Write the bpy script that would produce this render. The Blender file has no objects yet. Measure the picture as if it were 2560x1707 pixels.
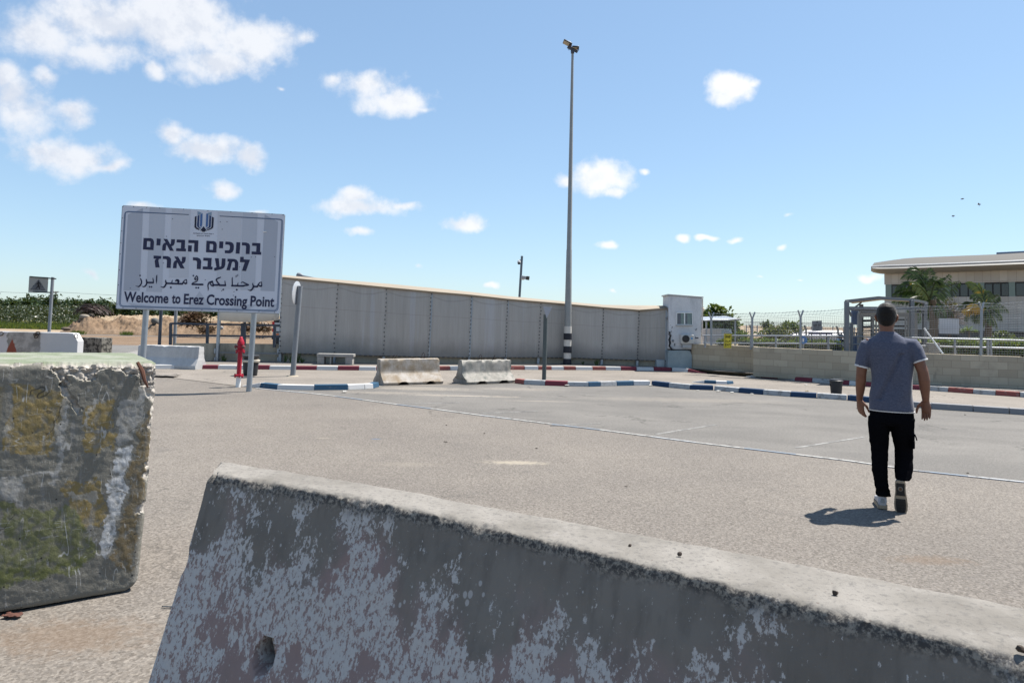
import bpy, bmesh, math, random
from mathutils import Vector, Matrix, noise, geometry
R = math.radians
C = bpy.context.scene.collection
S = bpy.context.scene
# ------------------------------------------------------------------ camera
CAM_H, FOC, PITCH, ROLL, SHIFT = 1.545, 1706.0, 3.1, 1.2, -0.0568
W, H = 2560.0, 1707.0                      # size of the photograph
cam_d = bpy.data.cameras.new('camera'); cam = bpy.data.objects.new('camera', cam_d); C.objects.link(cam)
cam_d.sensor_fit = 'HORIZONTAL'; cam_d.sensor_width = 36.0; cam_d.lens = 36.0 * FOC / W
cam_d.shift_y = SHIFT; cam_d.clip_start = 0.05; cam_d.clip_end = 5000
CAM = Vector((0, 0, CAM_H))
ROT = Matrix.Rotation(R(90 + PITCH), 3, 'X') @ Matrix.Rotation(R(ROLL), 3, 'Z')
cam.matrix_world = Matrix.Translation(CAM) @ ROT.to_4x4()
cam_d.dof.use_dof = True; cam_d.dof.focus_distance = 9.0; cam_d.dof.aperture_fstop = 13
S.camera = cam
# ------------------------------------------------------------------ light
SUN_EL, SUN_AZ = 62.0, 60.6                 # azimuth clockwise from +Y
sd = Vector((math.sin(R(SUN_AZ)) * math.cos(R(SUN_EL)), math.cos(R(SUN_AZ)) * math.cos(R(SUN_EL)), math.sin(R(SUN_EL))))
sun_d = bpy.data.lights.new('sun', 'SUN'); sun_d.energy = 5.0; sun_d.angle = R(0.53); sun_d.color = (1, .95, .87)
sun = bpy.data.objects.new('sun', sun_d); C.objects.link(sun); sun.location = sd * 60
sun.rotation_euler = (-sd).to_track_quat('-Z', 'Y').to_euler()
S.view_settings.view_transform = 'Standard'; S.view_settings.look = 'None'
S.view_settings.exposure = 1.0; S.view_settings.gamma = 1
SKY_STRENGTH = 0.06
def ray(u, v):
    return ROT @ Vector(((u - W / 2) / FOC, -(v - H / 2 - SHIFT * W) / FOC, -1.0))
def gp(u, v, z=0.0):                        # point of a level surface
    d = ray(u, v); return CAM + d * ((z - CAM_H) / d.z)
def at(u, v, Y):                            # point at depth Y
    d = ray(u, v); return CAM + d * (Y / d.y)
# ------------------------------------------------------------------ nodes
class NT:
    def __init__(s, tree): s.t = tree; s.N = tree.nodes; s.L = tree.links
    def n(s, typ, **kw):
        nd = s.N.new(typ)
        for k, v in kw.items(): setattr(nd, k, v)
        return nd
    def put(s, sock, v):
        if hasattr(v, 'is_output') or isinstance(v, bpy.types.NodeSocket): s.L.new(v, sock)
        else:
            if isinstance(v, (tuple, list)) and len(v) == 3 and sock.type == 'RGBA': v = (*v, 1)
            sock.default_value = v
    def math(s, op, a, b=None, c=None, clamp=False):
        nd = s.n('ShaderNodeMath', operation=op, use_clamp=clamp); s.put(nd.inputs[0], a)
        if b is not None: s.put(nd.inputs[1], b)
        if c is not None: s.put(nd.inputs[2], c)
        return nd.outputs[0]
    def vm(s, op, a, b=None):
        nd = s.n('ShaderNodeVectorMath', operation=op); s.put(nd.inputs[0], a)
        if b is not None: s.put(nd.inputs[3 if op == 'SCALE' else 1], b)
        return nd.outputs['Value'] if op in ('DOT_PRODUCT', 'LENGTH') else nd.outputs[0]
    def noise(s, vec, scale, detail=4, rough=.55, col=False, dist=0):
        nd = s.n('ShaderNodeTexNoise'); s.put(nd.inputs['Vector'], vec); s.put(nd.inputs['Scale'], scale)
        nd.inputs['Detail'].default_value = detail; nd.inputs['Roughness'].default_value = rough; nd.inputs['Distortion'].default_value = dist
        return nd.outputs['Color' if col else 0]
    def voro(s, vec, scale, feature='F1', out=0):
        nd = s.n('ShaderNodeTexVoronoi', feature=feature); s.put(nd.inputs['Vector'], vec); s.put(nd.inputs['Scale'], scale)
        return nd.outputs[out]
    def step(s, f, a, b):                   # smooth step from a to b
        nd = s.n('ShaderNodeMapRange', interpolation_type='SMOOTHSTEP'); s.put(nd.inputs[0], f)
        s.put(nd.inputs[1], a); s.put(nd.inputs[2], b); return nd.outputs[0]
    def mix(s, f, a, b, mode='MIX'):
        nd = s.n('ShaderNodeMix', data_type='RGBA', blend_type=mode); nd.clamp_result = False; s.put(nd.inputs[0], f)
        s.put(nd.inputs[6], a); s.put(nd.inputs[7], b); return nd.outputs[2]
    def scale(s, vec, sc):
        nd = s.n('ShaderNodeMapping'); s.put(nd.inputs[0], vec); nd.inputs['Scale'].default_value = sc; return nd.outputs[0]
    def sep(s, vec):
        nd = s.n('ShaderNodeSeparateXYZ'); s.put(nd.inputs[0], vec); return nd.outputs
    def pos(s): return s.n('ShaderNodeNewGeometry').outputs['Position']
    def obj(s): return s.n('ShaderNodeTexCoord').outputs['Object']
    def uv(s): return s.n('ShaderNodeTexCoord').outputs['UV']
    def attr(s, name, out='Fac'): return s.n('ShaderNodeAttribute', attribute_name=name).outputs[out]
    def bump(s, h, strength=.3, dist=.01):
        nd = s.n('ShaderNodeBump'); s.put(nd.inputs['Height'], h); nd.inputs['Strength'].default_value = strength
        nd.inputs['Distance'].default_value = dist; return nd.outputs[0]
MATS = {}
def mat(name, fn=None, color=None, rough=.7, metal=0.0, var=.12, vs=6.0, spec=.3, trans=0, bump=0, bs=40, alpha=None):
    if name in MATS: return MATS[name]
    m = bpy.data.materials.new(name); m.use_nodes = True; t = NT(m.node_tree); b = t.N['Principled BSDF']
    b.inputs['Roughness'].default_value = rough; b.inputs['Metallic'].default_value = metal
    b.inputs['Specular IOR Level'].default_value = spec
    if trans: b.inputs['Transmission Weight'].default_value = trans
    if fn: fn(t, b)
    else:
        p = t.obj(); nz = t.noise(p, vs, 5)
        lo = tuple(c * (1 - var) for c in color); hi = tuple(min(1, c * (1 + var)) for c in color)
        t.put(b.inputs['Base Color'], t.mix(nz, lo, hi))
        if bump: t.put(b.inputs['Normal'], t.bump(t.noise(p, bs, 5), bump, .01))
    m.diffuse_color = (*(color or (.5, .5, .5)), 1)
    MATS[name] = m; return m
# ------------------------------------------------------------------ world
def build_world():
    w = bpy.data.worlds.new('World'); S.world = w; w.use_nodes = True; w.cycles.sampling_method = 'MANUAL'; w.cycles.sample_map_resolution = 256; t = NT(w.node_tree); bg = t.N['Background']
    sky = t.n('ShaderNodeTexSky', sky_type='NISHITA'); sky.sun_disc = False
    sky.sun_elevation = R(SUN_EL); sky.sun_rotation = R(SUN_AZ); sky.altitude = 0
    sky.air_density = 1.0; sky.dust_density = 0.3; sky.ozone_density = 3.0
    d = t.n('ShaderNodeTexCoord').outputs['Generated']
    w1 = t.vm('SUBTRACT', t.noise(d, 22, 2, .6, col=True), (.5, .5, .5))
    dw = t.vm('ADD', d, t.vm('SCALE', w1, .024))
    # clouds: (x, y, rx, ry, weight) on the photograph scaled to 2352 px, turned into directions of the sky
    B = [(95,80,95,55,1),(240,55,150,75,1.1),(420,55,150,90,1.15),(570,95,115,60,1.05),(490,150,110,42,1),(650,85,75,48,.9),(700,85,38,28,.7),(350,160,32,26,.8),(250,120,150,50,.9),
     (5,170,42,28,.9),(40,255,120,62,1),(160,258,60,42,.9),(112,180,42,30,.6),(160,362,120,42,1.05),(95,345,60,35,.8),(250,378,80,18,.8),(25,220,60,60,.9),
     (392,310,42,36,.9),(480,350,90,34,1),(570,365,50,34,.95),(510,434,42,24,.85),
     (845,195,75,40,1),(915,232,90,34,1.05),(765,190,45,24,.8),(970,248,50,18,.7),
     (830,475,105,28,1),(815,448,42,22,.9),(930,472,58,14,.75),(820,534,46,15,.75),(1065,513,68,23,.95),
     (1690,203,62,36,1.0),(1665,232,40,26,.75),(1735,190,30,14,.6),(1375,408,60,42,1.05),(1295,414,30,20,.8),(1410,445,30,18,.8),(1345,385,30,26,.7),
     (1480,393,20,12,.42),(1395,562,28,13,.75),(1565,550,22,10,.8),(1617,549,28,8,.8),(1685,557,22,8,.6),(1815,489,22,11,.6),(1797,572,16,9,.6),(1830,643,18,6,.6),(1998,636,34,12,.8),
     (1128,655,22,8,.6),(958,618,22,9,.5),(1405,672,18,7,.5),(205,632,26,16,.45),(648,205,26,14,.34),(320,478,52,16,.8),(588,486,34,12,.75),(1750,640,18,6,.4)]
    acc = None
    k = 1.0884
    for (x, y, rx, ry, wt) in B:
        wt += .16 if rx <= 40 else .06
        c = ray(x * k, y * k).normalized(); rt = (ROT @ Vector((1, 0, 0))); rt = (rt - c * rt.dot(c)).normalized(); up = c.cross(rt) * -1
        if up.z < 0: up = -up
        sx = (ray((x + rx) * k, y * k).normalized() - c).dot(rt); sy = abs((ray(x * k, (y - ry) * k).normalized() - c).dot(up))
        a = t.vm('DOT_PRODUCT', dw, tuple(rt / sx)); b = t.vm('DOT_PRODUCT', dw, tuple(up / sy))
        cx = t.n('ShaderNodeCombineXYZ'); t.put(cx.inputs[0], a); t.put(cx.inputs[1], b)
        v = t.math('MULTIPLY_ADD', t.vm('LENGTH', cx.outputs[0]), -1.0, wt)
        acc = v if acc is None else t.math('SMOOTH_MAX', acc, v, .22)
    fb = t.noise(d, 19, 8, .60)
    fl = t.noise(d, 9, 1, .5)
    den = t.math('ADD', acc, t.math('MULTIPLY', t.math('SUBTRACT', fb, .5), 2.5))
    m = t.step(den, -.16, .80)
    m = t.math('MULTIPLY', t.math('POWER', m, .85), .95)
    fb2 = t.noise(t.vm('ADD', d, (.006, .002, .016)), 19, 5, .60); rel = t.math('SUBTRACT', fb2, fb)
    thick = t.step(t.math('ADD', t.math('ADD', t.math('MULTIPLY', rel, 4.2), t.math('MULTIPLY', den, .30)), t.math('MULTIPLY', t.math('SUBTRACT', fl, .5), .8)), -.15, .75)  # relief shading put into the cloud colour: puffs greyer away from the sun
    CL = 1.0 / SKY_STRENGTH / 2 ** S.view_settings.exposure
    sx_ = t.math('MULTIPLY', t.sep(d)[0], 1.0)
    white = t.mix(t.step(sx_, -.6, .35), (.90 * CL, .93 * CL, .99 * CL), (1.08 * CL, 1.08 * CL, 1.08 * CL))
    grey = t.mix(t.step(sx_, -.6, .35), (.74 * CL, .79 * CL, .89 * CL), (1.0 * CL, 1.02 * CL, 1.04 * CL))
    cc = t.mix(thick, white, grey)
    # sky contrast lowered by a gamma, then tinted and rescaled
    gm = t.n('ShaderNodeGamma'); t.put(gm.inputs[0], t.mix(1.0, sky.outputs[0], (.153, .153, .153), 'MULTIPLY')); gm.inputs[1].default_value = .62
    skyc = t.mix(1.0, gm.outputs[0], tuple(c * CL for c in SKY_TINT), 'MULTIPLY')
    col = t.mix(m, skyc, cc)
    t.put(bg.inputs[0], col); bg.inputs[1].default_value = SKY_STRENGTH
SKY_TINT = (.77, .905, 1.01)
build_world()
# ------------------------------------------------------------------ mesh builder
ORG = {}
class MB:
    def __init__(s): s.v = []; s.f = []; s.mi = []; s.uvs = []; s.tint = []; s.m = 0; s.t = 0.0; s.sm = True
    def add(s, vs, fs, uv=None):
        o = len(s.v); s.v += [tuple(p) for p in vs]
        for i, f in enumerate(fs):
            s.f.append([o + k for k in f]); s.mi.append(s.m); s.tint.append(s.t)
            s.uvs.append(uv[i] if uv else None)
        return s
    def quad(s, a, b, c, d, uv=None): return s.add([a, b, c, d], [(0, 1, 2, 3)], [uv] if uv else None)
    def hexa(s, p):                         # 8 points: 4 bottom ccw, 4 top
        return s.add(p, [(3, 2, 1, 0), (4, 5, 6, 7), (0, 1, 5, 4), (1, 2, 6, 5), (2, 3, 7, 6), (3, 0, 4, 7)])
    def box(s, c, size, rz=0.0, M=None):
        c = Vector(c); x, y, z = [k / 2 for k in size]; m = M or Matrix.Rotation(rz, 3, 'Z')
        return s.hexa([c + m @ Vector(q) for q in [(-x, -y, -z), (x, -y, -z), (x, y, -z), (-x, y, -z), (-x, -y, z), (x, -y, z), (x, y, z), (-x, y, z)]])
    def wall(s, A, B, z0, z1, dep, back=True):   # upright slab whose front base runs A->B, dep metres deep behind it
        A = Vector((A[0], A[1], 0)); B = Vector((B[0], B[1], 0)); d = (B - A).normalized(); n = Vector((-d.y, d.x, 0)) * dep
        L = (B - A).length; q = lambda p, z: Vector((p.x, p.y, z))
        vs = [q(A, z0), q(B, z0), q(B + n, z0), q(A + n, z0), q(A, z1), q(B, z1), q(B + n, z1), q(A + n, z1)]
        uv = [[(0, 0), (0, dep), (L, dep), (L, 0)], [(0, z1), (L, z1), (L, z1 + dep), (0, z1 + dep)], [(0, z0), (L, z0), (L, z1), (0, z1)],
              [(L, z0), (L + dep, z0), (L + dep, z1), (L, z1)], [(L, z0), (0, z0), (0, z1), (L, z1)], [(-dep, z0), (0, z0), (0, z1), (-dep, z1)]]
        return s.add(vs, [(0, 3, 2, 1), (4, 5, 6, 7), (0, 1, 5, 4), (1, 2, 6, 5), (2, 3, 7, 6), (3, 0, 4, 7)], uv)
    def beam(s, a, b, w, h=None, up=(0, 0, 1)):
        a = Vector(a); b = Vector(b); h = h or w; d = (b - a).normalized(); u = Vector(up)
        if abs(d.dot(u)) > .95: u = Vector((0, 1, 0))
        r = d.cross(u).normalized(); u = r.cross(d); r *= w / 2; u *= h / 2
        return s.hexa([a - r - u, a + r - u, b + r - u, b - r - u, a - r + u, a + r + u, b + r + u, b - r + u])
    def tube(s, pts, rad, n=8, cap=True):
        pts = [Vector(p) for p in pts]; k = len(pts); rs = rad if isinstance(rad, (list, tuple)) else [rad] * k
        vs = []; pr = None
        for i, p in enumerate(pts):
            d = (pts[min(i + 1, k - 1)] - pts[max(i - 1, 0)]).normalized()
            if pr is None: pr = d.orthogonal().normalized()
            pr = (pr - d * pr.dot(d)).normalized(); q = d.cross(pr)
            vs += [p + (pr * math.cos(2 * math.pi * j / n) + q * math.sin(2 * math.pi * j / n)) * rs[i] for j in range(n)]
        fs = [(i * n + j, i * n + (j + 1) % n, (i + 1) * n + (j + 1) % n, (i + 1) * n + j) for i in range(k - 1) for j in range(n)]
        if cap: fs += [tuple(range(n))[::-1], tuple((k - 1) * n + j for j in range(n))]
        return s.add(vs, fs)
    def lathe(s, base, prof, n=20, axis=(0, 0, 1)):   # prof: (radius, height)
        ax = Vector(axis).normalized(); u = ax.orthogonal().normalized(); w = ax.cross(u); base = Vector(base); vs = []
        for r, h in prof: vs += [base + ax * h + (u * math.cos(2 * math.pi * j / n) + w * math.sin(2 * math.pi * j / n)) * r for j in range(n)]
        k = len(prof)
        fs = [(i * n + j, i * n + (j + 1) % n, (i + 1) * n + (j + 1) % n, (i + 1) * n + j) for i in range(k - 1) for j in range(n)]
        fs += [tuple(range(n))[::-1], tuple((k - 1) * n + j for j in range(n))]
        return s.add(vs, fs)
    def ball(s, c, r, n=12, M=None):
        c = Vector(c); rr = r if isinstance(r, (tuple, list)) else (r, r, r); M = M or Matrix.Identity(3); vs = []; k = n // 2
        for i in range(1, k):
            th = math.pi * i / k
            vs += [c + M @ Vector((rr[0] * math.sin(th) * math.cos(2 * math.pi * j / n), rr[1] * math.sin(th) * math.sin(2 * math.pi * j / n), rr[2] * math.cos(th))) for j in range(n)]
        a = len(vs); vs += [c + M @ Vector((0, 0, rr[2])), c - M @ Vector((0, 0, rr[2]))]
        fs = [((i + 1) * n + j, (i + 1) * n + (j + 1) % n, i * n + (j + 1) % n, i * n + j) for i in range(k - 2) for j in range(n)]
        fs += [(a, j, (j + 1) % n) for j in range(n)] + [(a + 1, (k - 2) * n + (j + 1) % n, (k - 2) * n + j) for j in range(n)]
        return s.add(vs, fs)
    def loft(s, rings, n=20, cap=True):      # rings: (centre, rx, ry, [normal], [xaxis], [power])
        vs = []; k = len(rings)
        cs = [Vector(r[0]) for r in rings]
        for i, r in enumerate(rings):
            nrm = Vector(r[3]) if len(r) > 3 and r[3] else (cs[min(i + 1, k - 1)] - cs[max(i - 1, 0)]).normalized()
            x = Vector(r[4]) if len(r) > 4 and r[4] else Vector((1, 0, 0)); x = (x - nrm * x.dot(nrm)).normalized(); y = nrm.cross(x)
            e = 2.0 / (r[5] if len(r) > 5 else 2.0)
            for j in range(n):
                a = 2 * math.pi * j / n; ca, sa = math.cos(a), math.sin(a)
                vs.append(cs[i] + x * r[1] * math.copysign(abs(ca) ** e, ca) + y * r[2] * math.copysign(abs(sa) ** e, sa))
        fs = [(i * n + j, i * n + (j + 1) % n, (i + 1) * n + (j + 1) % n, (i + 1) * n + j) for i in range(k - 1) for j in range(n)]
        if cap: fs += [tuple(range(n))[::-1], tuple((k - 1) * n + j for j in range(n))]
        return s.add(vs, fs)
    def poly(s, loops, tri=True):            # flat polygon with holes, given as 3-D loops
        pts = [Vector(p) for l in loops for p in l]
        ts = geometry.tessellate_polygon([[Vector(p) for p in l] for l in loops])
        return s.add(pts, [tuple(x) for x in ts])
    def build(s, name, mats, parent=None, bevel=0, smooth=40, org=None, fix=True):
        o0 = Vector(org) if org is not None else (ORG[parent.as_pointer()] if parent else Vector((0, 0, 0)))
        me = bpy.data.meshes.new(name); me.from_pydata([Vector(p) - o0 for p in s.v], [], s.f)
        for m in (mats if isinstance(mats, (list, tuple)) else [mats]): me.materials.append(m)
        me.polygons.foreach_set('material_index', s.mi)
        if any(s.uvs):
            l = me.uv_layers.new(name='UVMap')
            for p, u in zip(me.polygons, s.uvs):
                if u:
                    for li, q in zip(p.loop_indices, u): l.data[li].uv = q
        if any(s.tint):
            at_ = me.attributes.new('tint', 'FLOAT', 'FACE'); at_.data.foreach_set('value', s.tint)
        if smooth:
            me.polygons.foreach_set('use_smooth', [True] * len(me.polygons)); me.update()
            me.set_sharp_from_angle(angle=R(smooth))
        ob = bpy.data.objects.new(name, me); C.objects.link(ob)
        if parent: ob.parent = parent
        else: ob.location = o0
        ORG[ob.as_pointer()] = o0
        if bevel:
            bv = ob.modifiers.new('bevel', 'BEVEL'); bv.width = bevel; bv.segments = 2; bv.limit_method = 'ANGLE'; bv.angle_limit = R(40)
        return ob
def tag(o, label, cat, group=None, kind=None):
    if label: o['label'] = label
    if cat: o['category'] = cat
    if group: o['group'] = group
    if kind: o['kind'] = kind
    return o
def thing(name, label, cat, loc, group=None):
    o = bpy.data.objects.new(name, None); C.objects.link(o); o.location = loc; o.empty_display_size = .2
    ORG[o.as_pointer()] = Vector(loc); return tag(o, label, cat, group)
def struct(name, mb, m, **k):
    o = mb.build(name, m, **k); o['kind'] = 'structure'; return o
def lerp(a, b, t): return a + (b - a) * t
def along(pts, t):                          # point at parameter x (first coordinate) of a pixel polyline
    for p, q in zip(pts, pts[1:]):
        if p[0] <= t <= q[0]: return p[1] + (q[1] - p[1]) * (t - p[0]) / (q[0] - p[0])
    p, q = (pts[0], pts[1]) if t < pts[0][0] else (pts[-2], pts[-1])
    return p[1] + (q[1] - p[1]) * (t - p[0]) / (q[0] - p[0])
# ------------------------------------------------------------------ ground materials
def m_lot(t, b):
    p = t.pos(); f = t.scale(p, (1, 1, 0))
    big = t.noise(f, .35, 5, .6); mid = t.noise(f, 2.2, 4, .6); fine = t.noise(f, 38, 4, .8); peb = t.voro(f, 80, 'F1', 1)
    pv = t.n('ShaderNodeRGBToBW'); t.put(pv.inputs[0], peb)
    c = t.mix(t.step(big, .3, .7), (.262, .238, .212), (.325, .295, .258))
    c = t.mix(t.math('MULTIPLY', t.step(mid, .45, .75), .35), c, (.25, .228, .205))
    c = t.mix(1, c, t.mix(pv.outputs[0], (.62, .60, .58), (1.38, 1.38, 1.38)), 'MULTIPLY')
    c = t.mix(1, c, t.mix(t.step(fine, .3, .72), (.72, .72, .73), (1.22, 1.2, 1.18)), 'MULTIPLY')
    # pale sand spills, seen from above
    for (u, v, rx, ry, s) in [(1290, 1156, .42, .13, 1.0), (810, 1095, .16, .04, .6), (650, 1068, .14, .03, .5), (1020, 1160, .5, .12, .18), (1180, 995, 1.6, .12, .6), (1060, 985, .8, .10, .5), (1350, 1003, 1.1, .08, .45), (180, 1590, .5, .25, -.5), (2330, 1400, .35, .12, -.45), (690, 1210, .6, .1, -.25)]:
        g = gp(u, v); q = t.vm('MULTIPLY', t.vm('SUBTRACT', f, (g.x, g.y, 0)), (1 / rx, 1 / ry, 0))
        e = t.math('ADD', t.vm('LENGTH', q), t.math('MULTIPLY', t.math('SUBTRACT', t.noise(f, 14, 6, .7), .5), 2.2))
        k = t.math('MULTIPLY', t.step(e, 1.1, .2), abs(s))
        c = t.mix(k, c, (.50, .44, .35) if s > 0 else (.25, .17, .11))
    vd = t.n('ShaderNodeTexVoronoi', feature='DISTANCE_TO_EDGE'); t.put(vd.inputs['Vector'], t.vm('ADD', f, t.vm('SCALE', t.noise(f, 1.1, 5, .65, col=True), 1.1))); vd.inputs['Scale'].default_value = .27
    ck = t.math('MULTIPLY', t.step(vd.outputs[0], .007, .002), t.step(t.noise(f, .6, 3), .5, .62)); c = t.mix(t.math('MULTIPLY', ck, .45), c, (.10, .09, .08))
    c = t.mix(t.math('MULTIPLY', t.step(t.noise(f, 1.1, 6, .7), .60, .74), .35), c, (.15, .14, .135))
    g = gp(940, 1097); q = t.vm('MULTIPLY', t.vm('SUBTRACT', f, (g.x, g.y, 0)), (1 / .09, 1 / .05, 0))
    c = t.mix(t.math('MULTIPLY', t.step(t.math('ADD', t.vm('LENGTH', q), fine), 1.4, .9), .7), c, (.14, .22, .33))
    c = t.mix(1, c, (.525, .525, .530), 'MULTIPLY')
    t.put(b.inputs['Base Color'], c); b.inputs['Roughness'].default_value = .9; b.inputs['Specular IOR Level'].default_value = .25
    h = t.math('ADD', t.math('MULTIPLY', fine, .6), pv.outputs[0]); t.put(b.inputs['Normal'], t.bump(h, .55, .006))
def m_asphalt(dark, light, dust=()):
    def f_(t, b):
        p = t.pos(); f = t.scale(p, (1, 1, 0)); st = t.scale(p, (.35, 1.6, 0))
        big = t.noise(f, .5, 5, .6); sk = t.noise(st, 1.4, 5, .65); fine = t.noise(f, 75, 3, .75); sp = t.noise(f, 16, 4, .7)
        c = t.mix(t.step(big, .3, .7), dark, light)
        c = t.mix(t.math('MULTIPLY', t.step(sk, .52, .75), .4), c, tuple(k * 1.28 for k in light))
        c = t.mix(t.math('MULTIPLY', t.step(sp, .62, .75), .3), c, tuple(k * .6 for k in dark))
        vd = t.n('ShaderNodeTexVoronoi', feature='DISTANCE_TO_EDGE'); t.put(vd.inputs['Vector'], t.vm('ADD', f, t.vm('SCALE', t.noise(f, 1.3, 5, .65, col=True), .9))); vd.inputs['Scale'].default_value = .33
        ck = t.math('MULTIPLY', t.step(vd.outputs[0], .010, .003), t.step(t.noise(f, .8, 3), .48, .6))
        c = t.mix(t.math('MULTIPLY', ck, .55), c, tuple(k * .35 for k in dark))
        tr = t.math('ABSOLUTE', t.math('SINE', t.math('MULTIPLY', t.math('ADD', t.sep(t.pos())[1], t.math('MULTIPLY', t.sep(t.pos())[0], .42)), 1.9))); c = t.mix(t.math('MULTIPLY', t.math('MULTIPLY', t.step(tr, .82, .98), t.step(t.noise(f, .45, 3), .42, .65)), .28), c, tuple(k * .62 for k in dark))
        c = t.mix(1, c, t.mix(t.step(fine, .3, .72), (.7, .7, .7), (1.25, 1.25, 1.25)), 'MULTIPLY')
        for (u, v, rx, ry, s_) in dust:
            g = gp(u, v); q = t.vm('MULTIPLY', t.vm('SUBTRACT', f, (g.x, g.y, 0)), (1 / rx, 1 / ry, 0)); e = t.math('ADD', t.vm('LENGTH', q), t.math('MULTIPLY', t.math('SUBTRACT', t.noise(f, 5, 6, .7), .5), 2.0)); c = t.mix(t.math('MULTIPLY', t.step(e, 1.1, .2), s_), c, (.46, .40, .33))
        gr2 = t.noise(f, 30, 4, .8); c = t.mix(1, c, t.mix(t.step(gr2, .32, .68), (.80, .80, .80), (1.2, 1.2, 1.2)), 'MULTIPLY')
        c = t.mix(1, c, (.60, .60, .60), 'MULTIPLY')
        t.put(b.inputs['Base Color'], c); b.inputs['Roughness'].default_value = .88; b.inputs['Specular IOR Level'].default_value = .25
        t.put(b.inputs['Normal'], t.bump(fine, .5, .005))
    return f_
def m_soil(t, b):
    f = t.pos(); n1 = t.noise(f, .12, 5, .6); n2 = t.noise(f, 2.5, 6, .7); n3 = t.noise(f, .6, 4, .6)
    c = t.mix(t.step(n1, .35, .65), (.40, .29, .185), (.46, .36, .25))
    c = t.mix(t.math('MULTIPLY', t.step(n2, .5, .72), .5), c, (.22, .155, .10))
    c = t.mix(t.math('MULTIPLY', t.step(n3, .52, .7), .35), c, (.13, .15, .05))
    c = t.mix(1, c, (.62, .62, .62), 'MULTIPLY')
    t.put(b.inputs['Base Color'], c); b.inputs['Roughness'].default_value = .95; t.put(b.inputs['Normal'], t.bump(n2, .8, .06))
def m_sand(t, b):
    f = t.pos(); n1 = t.noise(f, .5, 5, .6); n2 = t.noise(f, 6, 6, .75)
    c = t.mix(t.step(n1, .3, .7), (.25, .165, .10), (.335, .235, .155))
    c = t.mix(t.math('MULTIPLY', t.step(n2, .46, .66), .7), c, (.17, .11, .07)); c = t.mix(t.math('MULTIPLY', t.step(t.noise(f, 1.7, 6, .75), .55, .7), .6), c, (.15, .10, .065))
    c = t.mix(1, c, (.62, .62, .62), 'MULTIPLY')
    t.put(b.inputs['Base Color'], c); b.inputs['Roughness'].default_value = .95; t.put(b.inputs['Normal'], t.bump(n2, .9, .08))
def m_grassland(t, b):
    f = t.pos(); n1 = t.noise(f, .25, 5, .6); n2 = t.noise(f, 3, 6, .7)
    c = t.mix(t.step(n1, .35, .65), (.16, .20, .045), (.30, .25, .10)); c = t.mix(t.math('MULTIPLY', n2, .5), c, (.08, .11, .03))
    t.put(b.inputs['Base Color'], c); b.inputs['Roughness'].default_value = .95
def m_paint(col, under=(.27, .25, .23), wear=.55, sc=9):
    def f_(t, b):
        p = t.pos(); n = t.noise(p, sc, 8, .7); n2 = t.noise(p, sc * 7, 4, .7); n3 = t.noise(p, 1.5, 3)
        k = t.math('ADD', t.math('MULTIPLY', n, .7), t.math('MULTIPLY', n2, .3))
        c = t.mix(t.math('MULTIPLY', n3, .35), col, tuple(x * .7 for x in col))
        c = t.mix(t.step(k, wear, wear + .1), c, under)
        t.put(b.inputs['Base Color'], c); b.inputs['Roughness'].default_value = .7; t.put(b.inputs['Normal'], t.bump(n2, .3, .01))
    return f_
def m_concrete(c1, c2, stain=(.12, .11, .10), amt=.5, sc=3.0, streak=True):
    def f_(t, b):
        p = t.pos(); n = t.noise(p, sc, 7, .65); n2 = t.noise(p, sc * 14, 5, .7); v = t.noise(t.scale(p, (1, 1, .18)), sc * 2.5, 5, .65)
        c = t.mix(t.step(n, .3, .7), c1, c2)
        c = t.mix(t.math('MULTIPLY', t.step(v if streak else n, .5, .75), amt), c, stain)
        c = t.mix(1, c, t.mix(n2, (.8, .8, .8), (1.2, 1.2, 1.2)), 'MULTIPLY')
        c = t.mix(t.math('MULTIPLY', t.step(t.noise(p, sc * 9, 2, .5), .68, .76), .7), c, stain)
        t.put(b.inputs['Base Color'], c); b.inputs['Roughness'].default_value = .9; t.put(b.inputs['Normal'], t.bump(n2, .4, .01))
    return f_
def m_leaf(lo, hi, dry=None, tr=.25):
    def f_(t, b):
        a = t.attr('tint'); c = t.mix(a, lo, hi)
        if dry: c = t.mix(t.step(a, .93, .97), c, dry)
        t.put(b.inputs['Base Color'], c); b.inputs['Roughness'].default_value = .5; b.inputs['Specular IOR Level'].default_value = .35
        out = [n for n in t.N if n.type == 'OUTPUT_MATERIAL'][0]; tl = t.n('ShaderNodeBsdfTranslucent'); t.put(tl.inputs[0], t.mix(.5, c, (.25, .3, .03)))
        ms = t.n('ShaderNodeMixShader'); ms.inputs[0].default_value = tr; t.L.new(b.outputs[0], ms.inputs[1]); t.L.new(tl.outputs[0], ms.inputs[2]); t.L.new(ms.outputs[0], out.inputs[0])
    return f_
LOT = mat('aggregate_asphalt', m_lot)
GREY = mat('grey_asphalt', m_asphalt((.198, .186, .172), (.252, .236, .216), [(1160, 990, 1.5, .16, .75), (1060, 972, 1.4, .5, .5), (1350, 1003, 1.0, .09, .5), (1290, 973, 1.2, .4, .35), (960, 982, 1.2, .3, .4), (1700, 1000, 2.5, .5, .25)]))
LANE = mat('pale_lane_asphalt', m_asphalt((.28, .25, .218), (.36, .32, .28)))
ROAD = mat('road_asphalt', m_asphalt((.20, .19, .18), (.26, .25, .235)))
WALK = mat('pavement', m_asphalt((.27, .24, .215), (.34, .31, .28)))
SOIL = mat('soil', m_soil); SAND = mat('sand', m_sand); GRASSL = mat('grassland', m_grassland)
WHITEP = mat('white_kerb_paint', m_paint((.56, .55, .54), wear=.585)); REDP = mat('red_kerb_paint', m_paint((.20, .038, .055), wear=.60))
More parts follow.
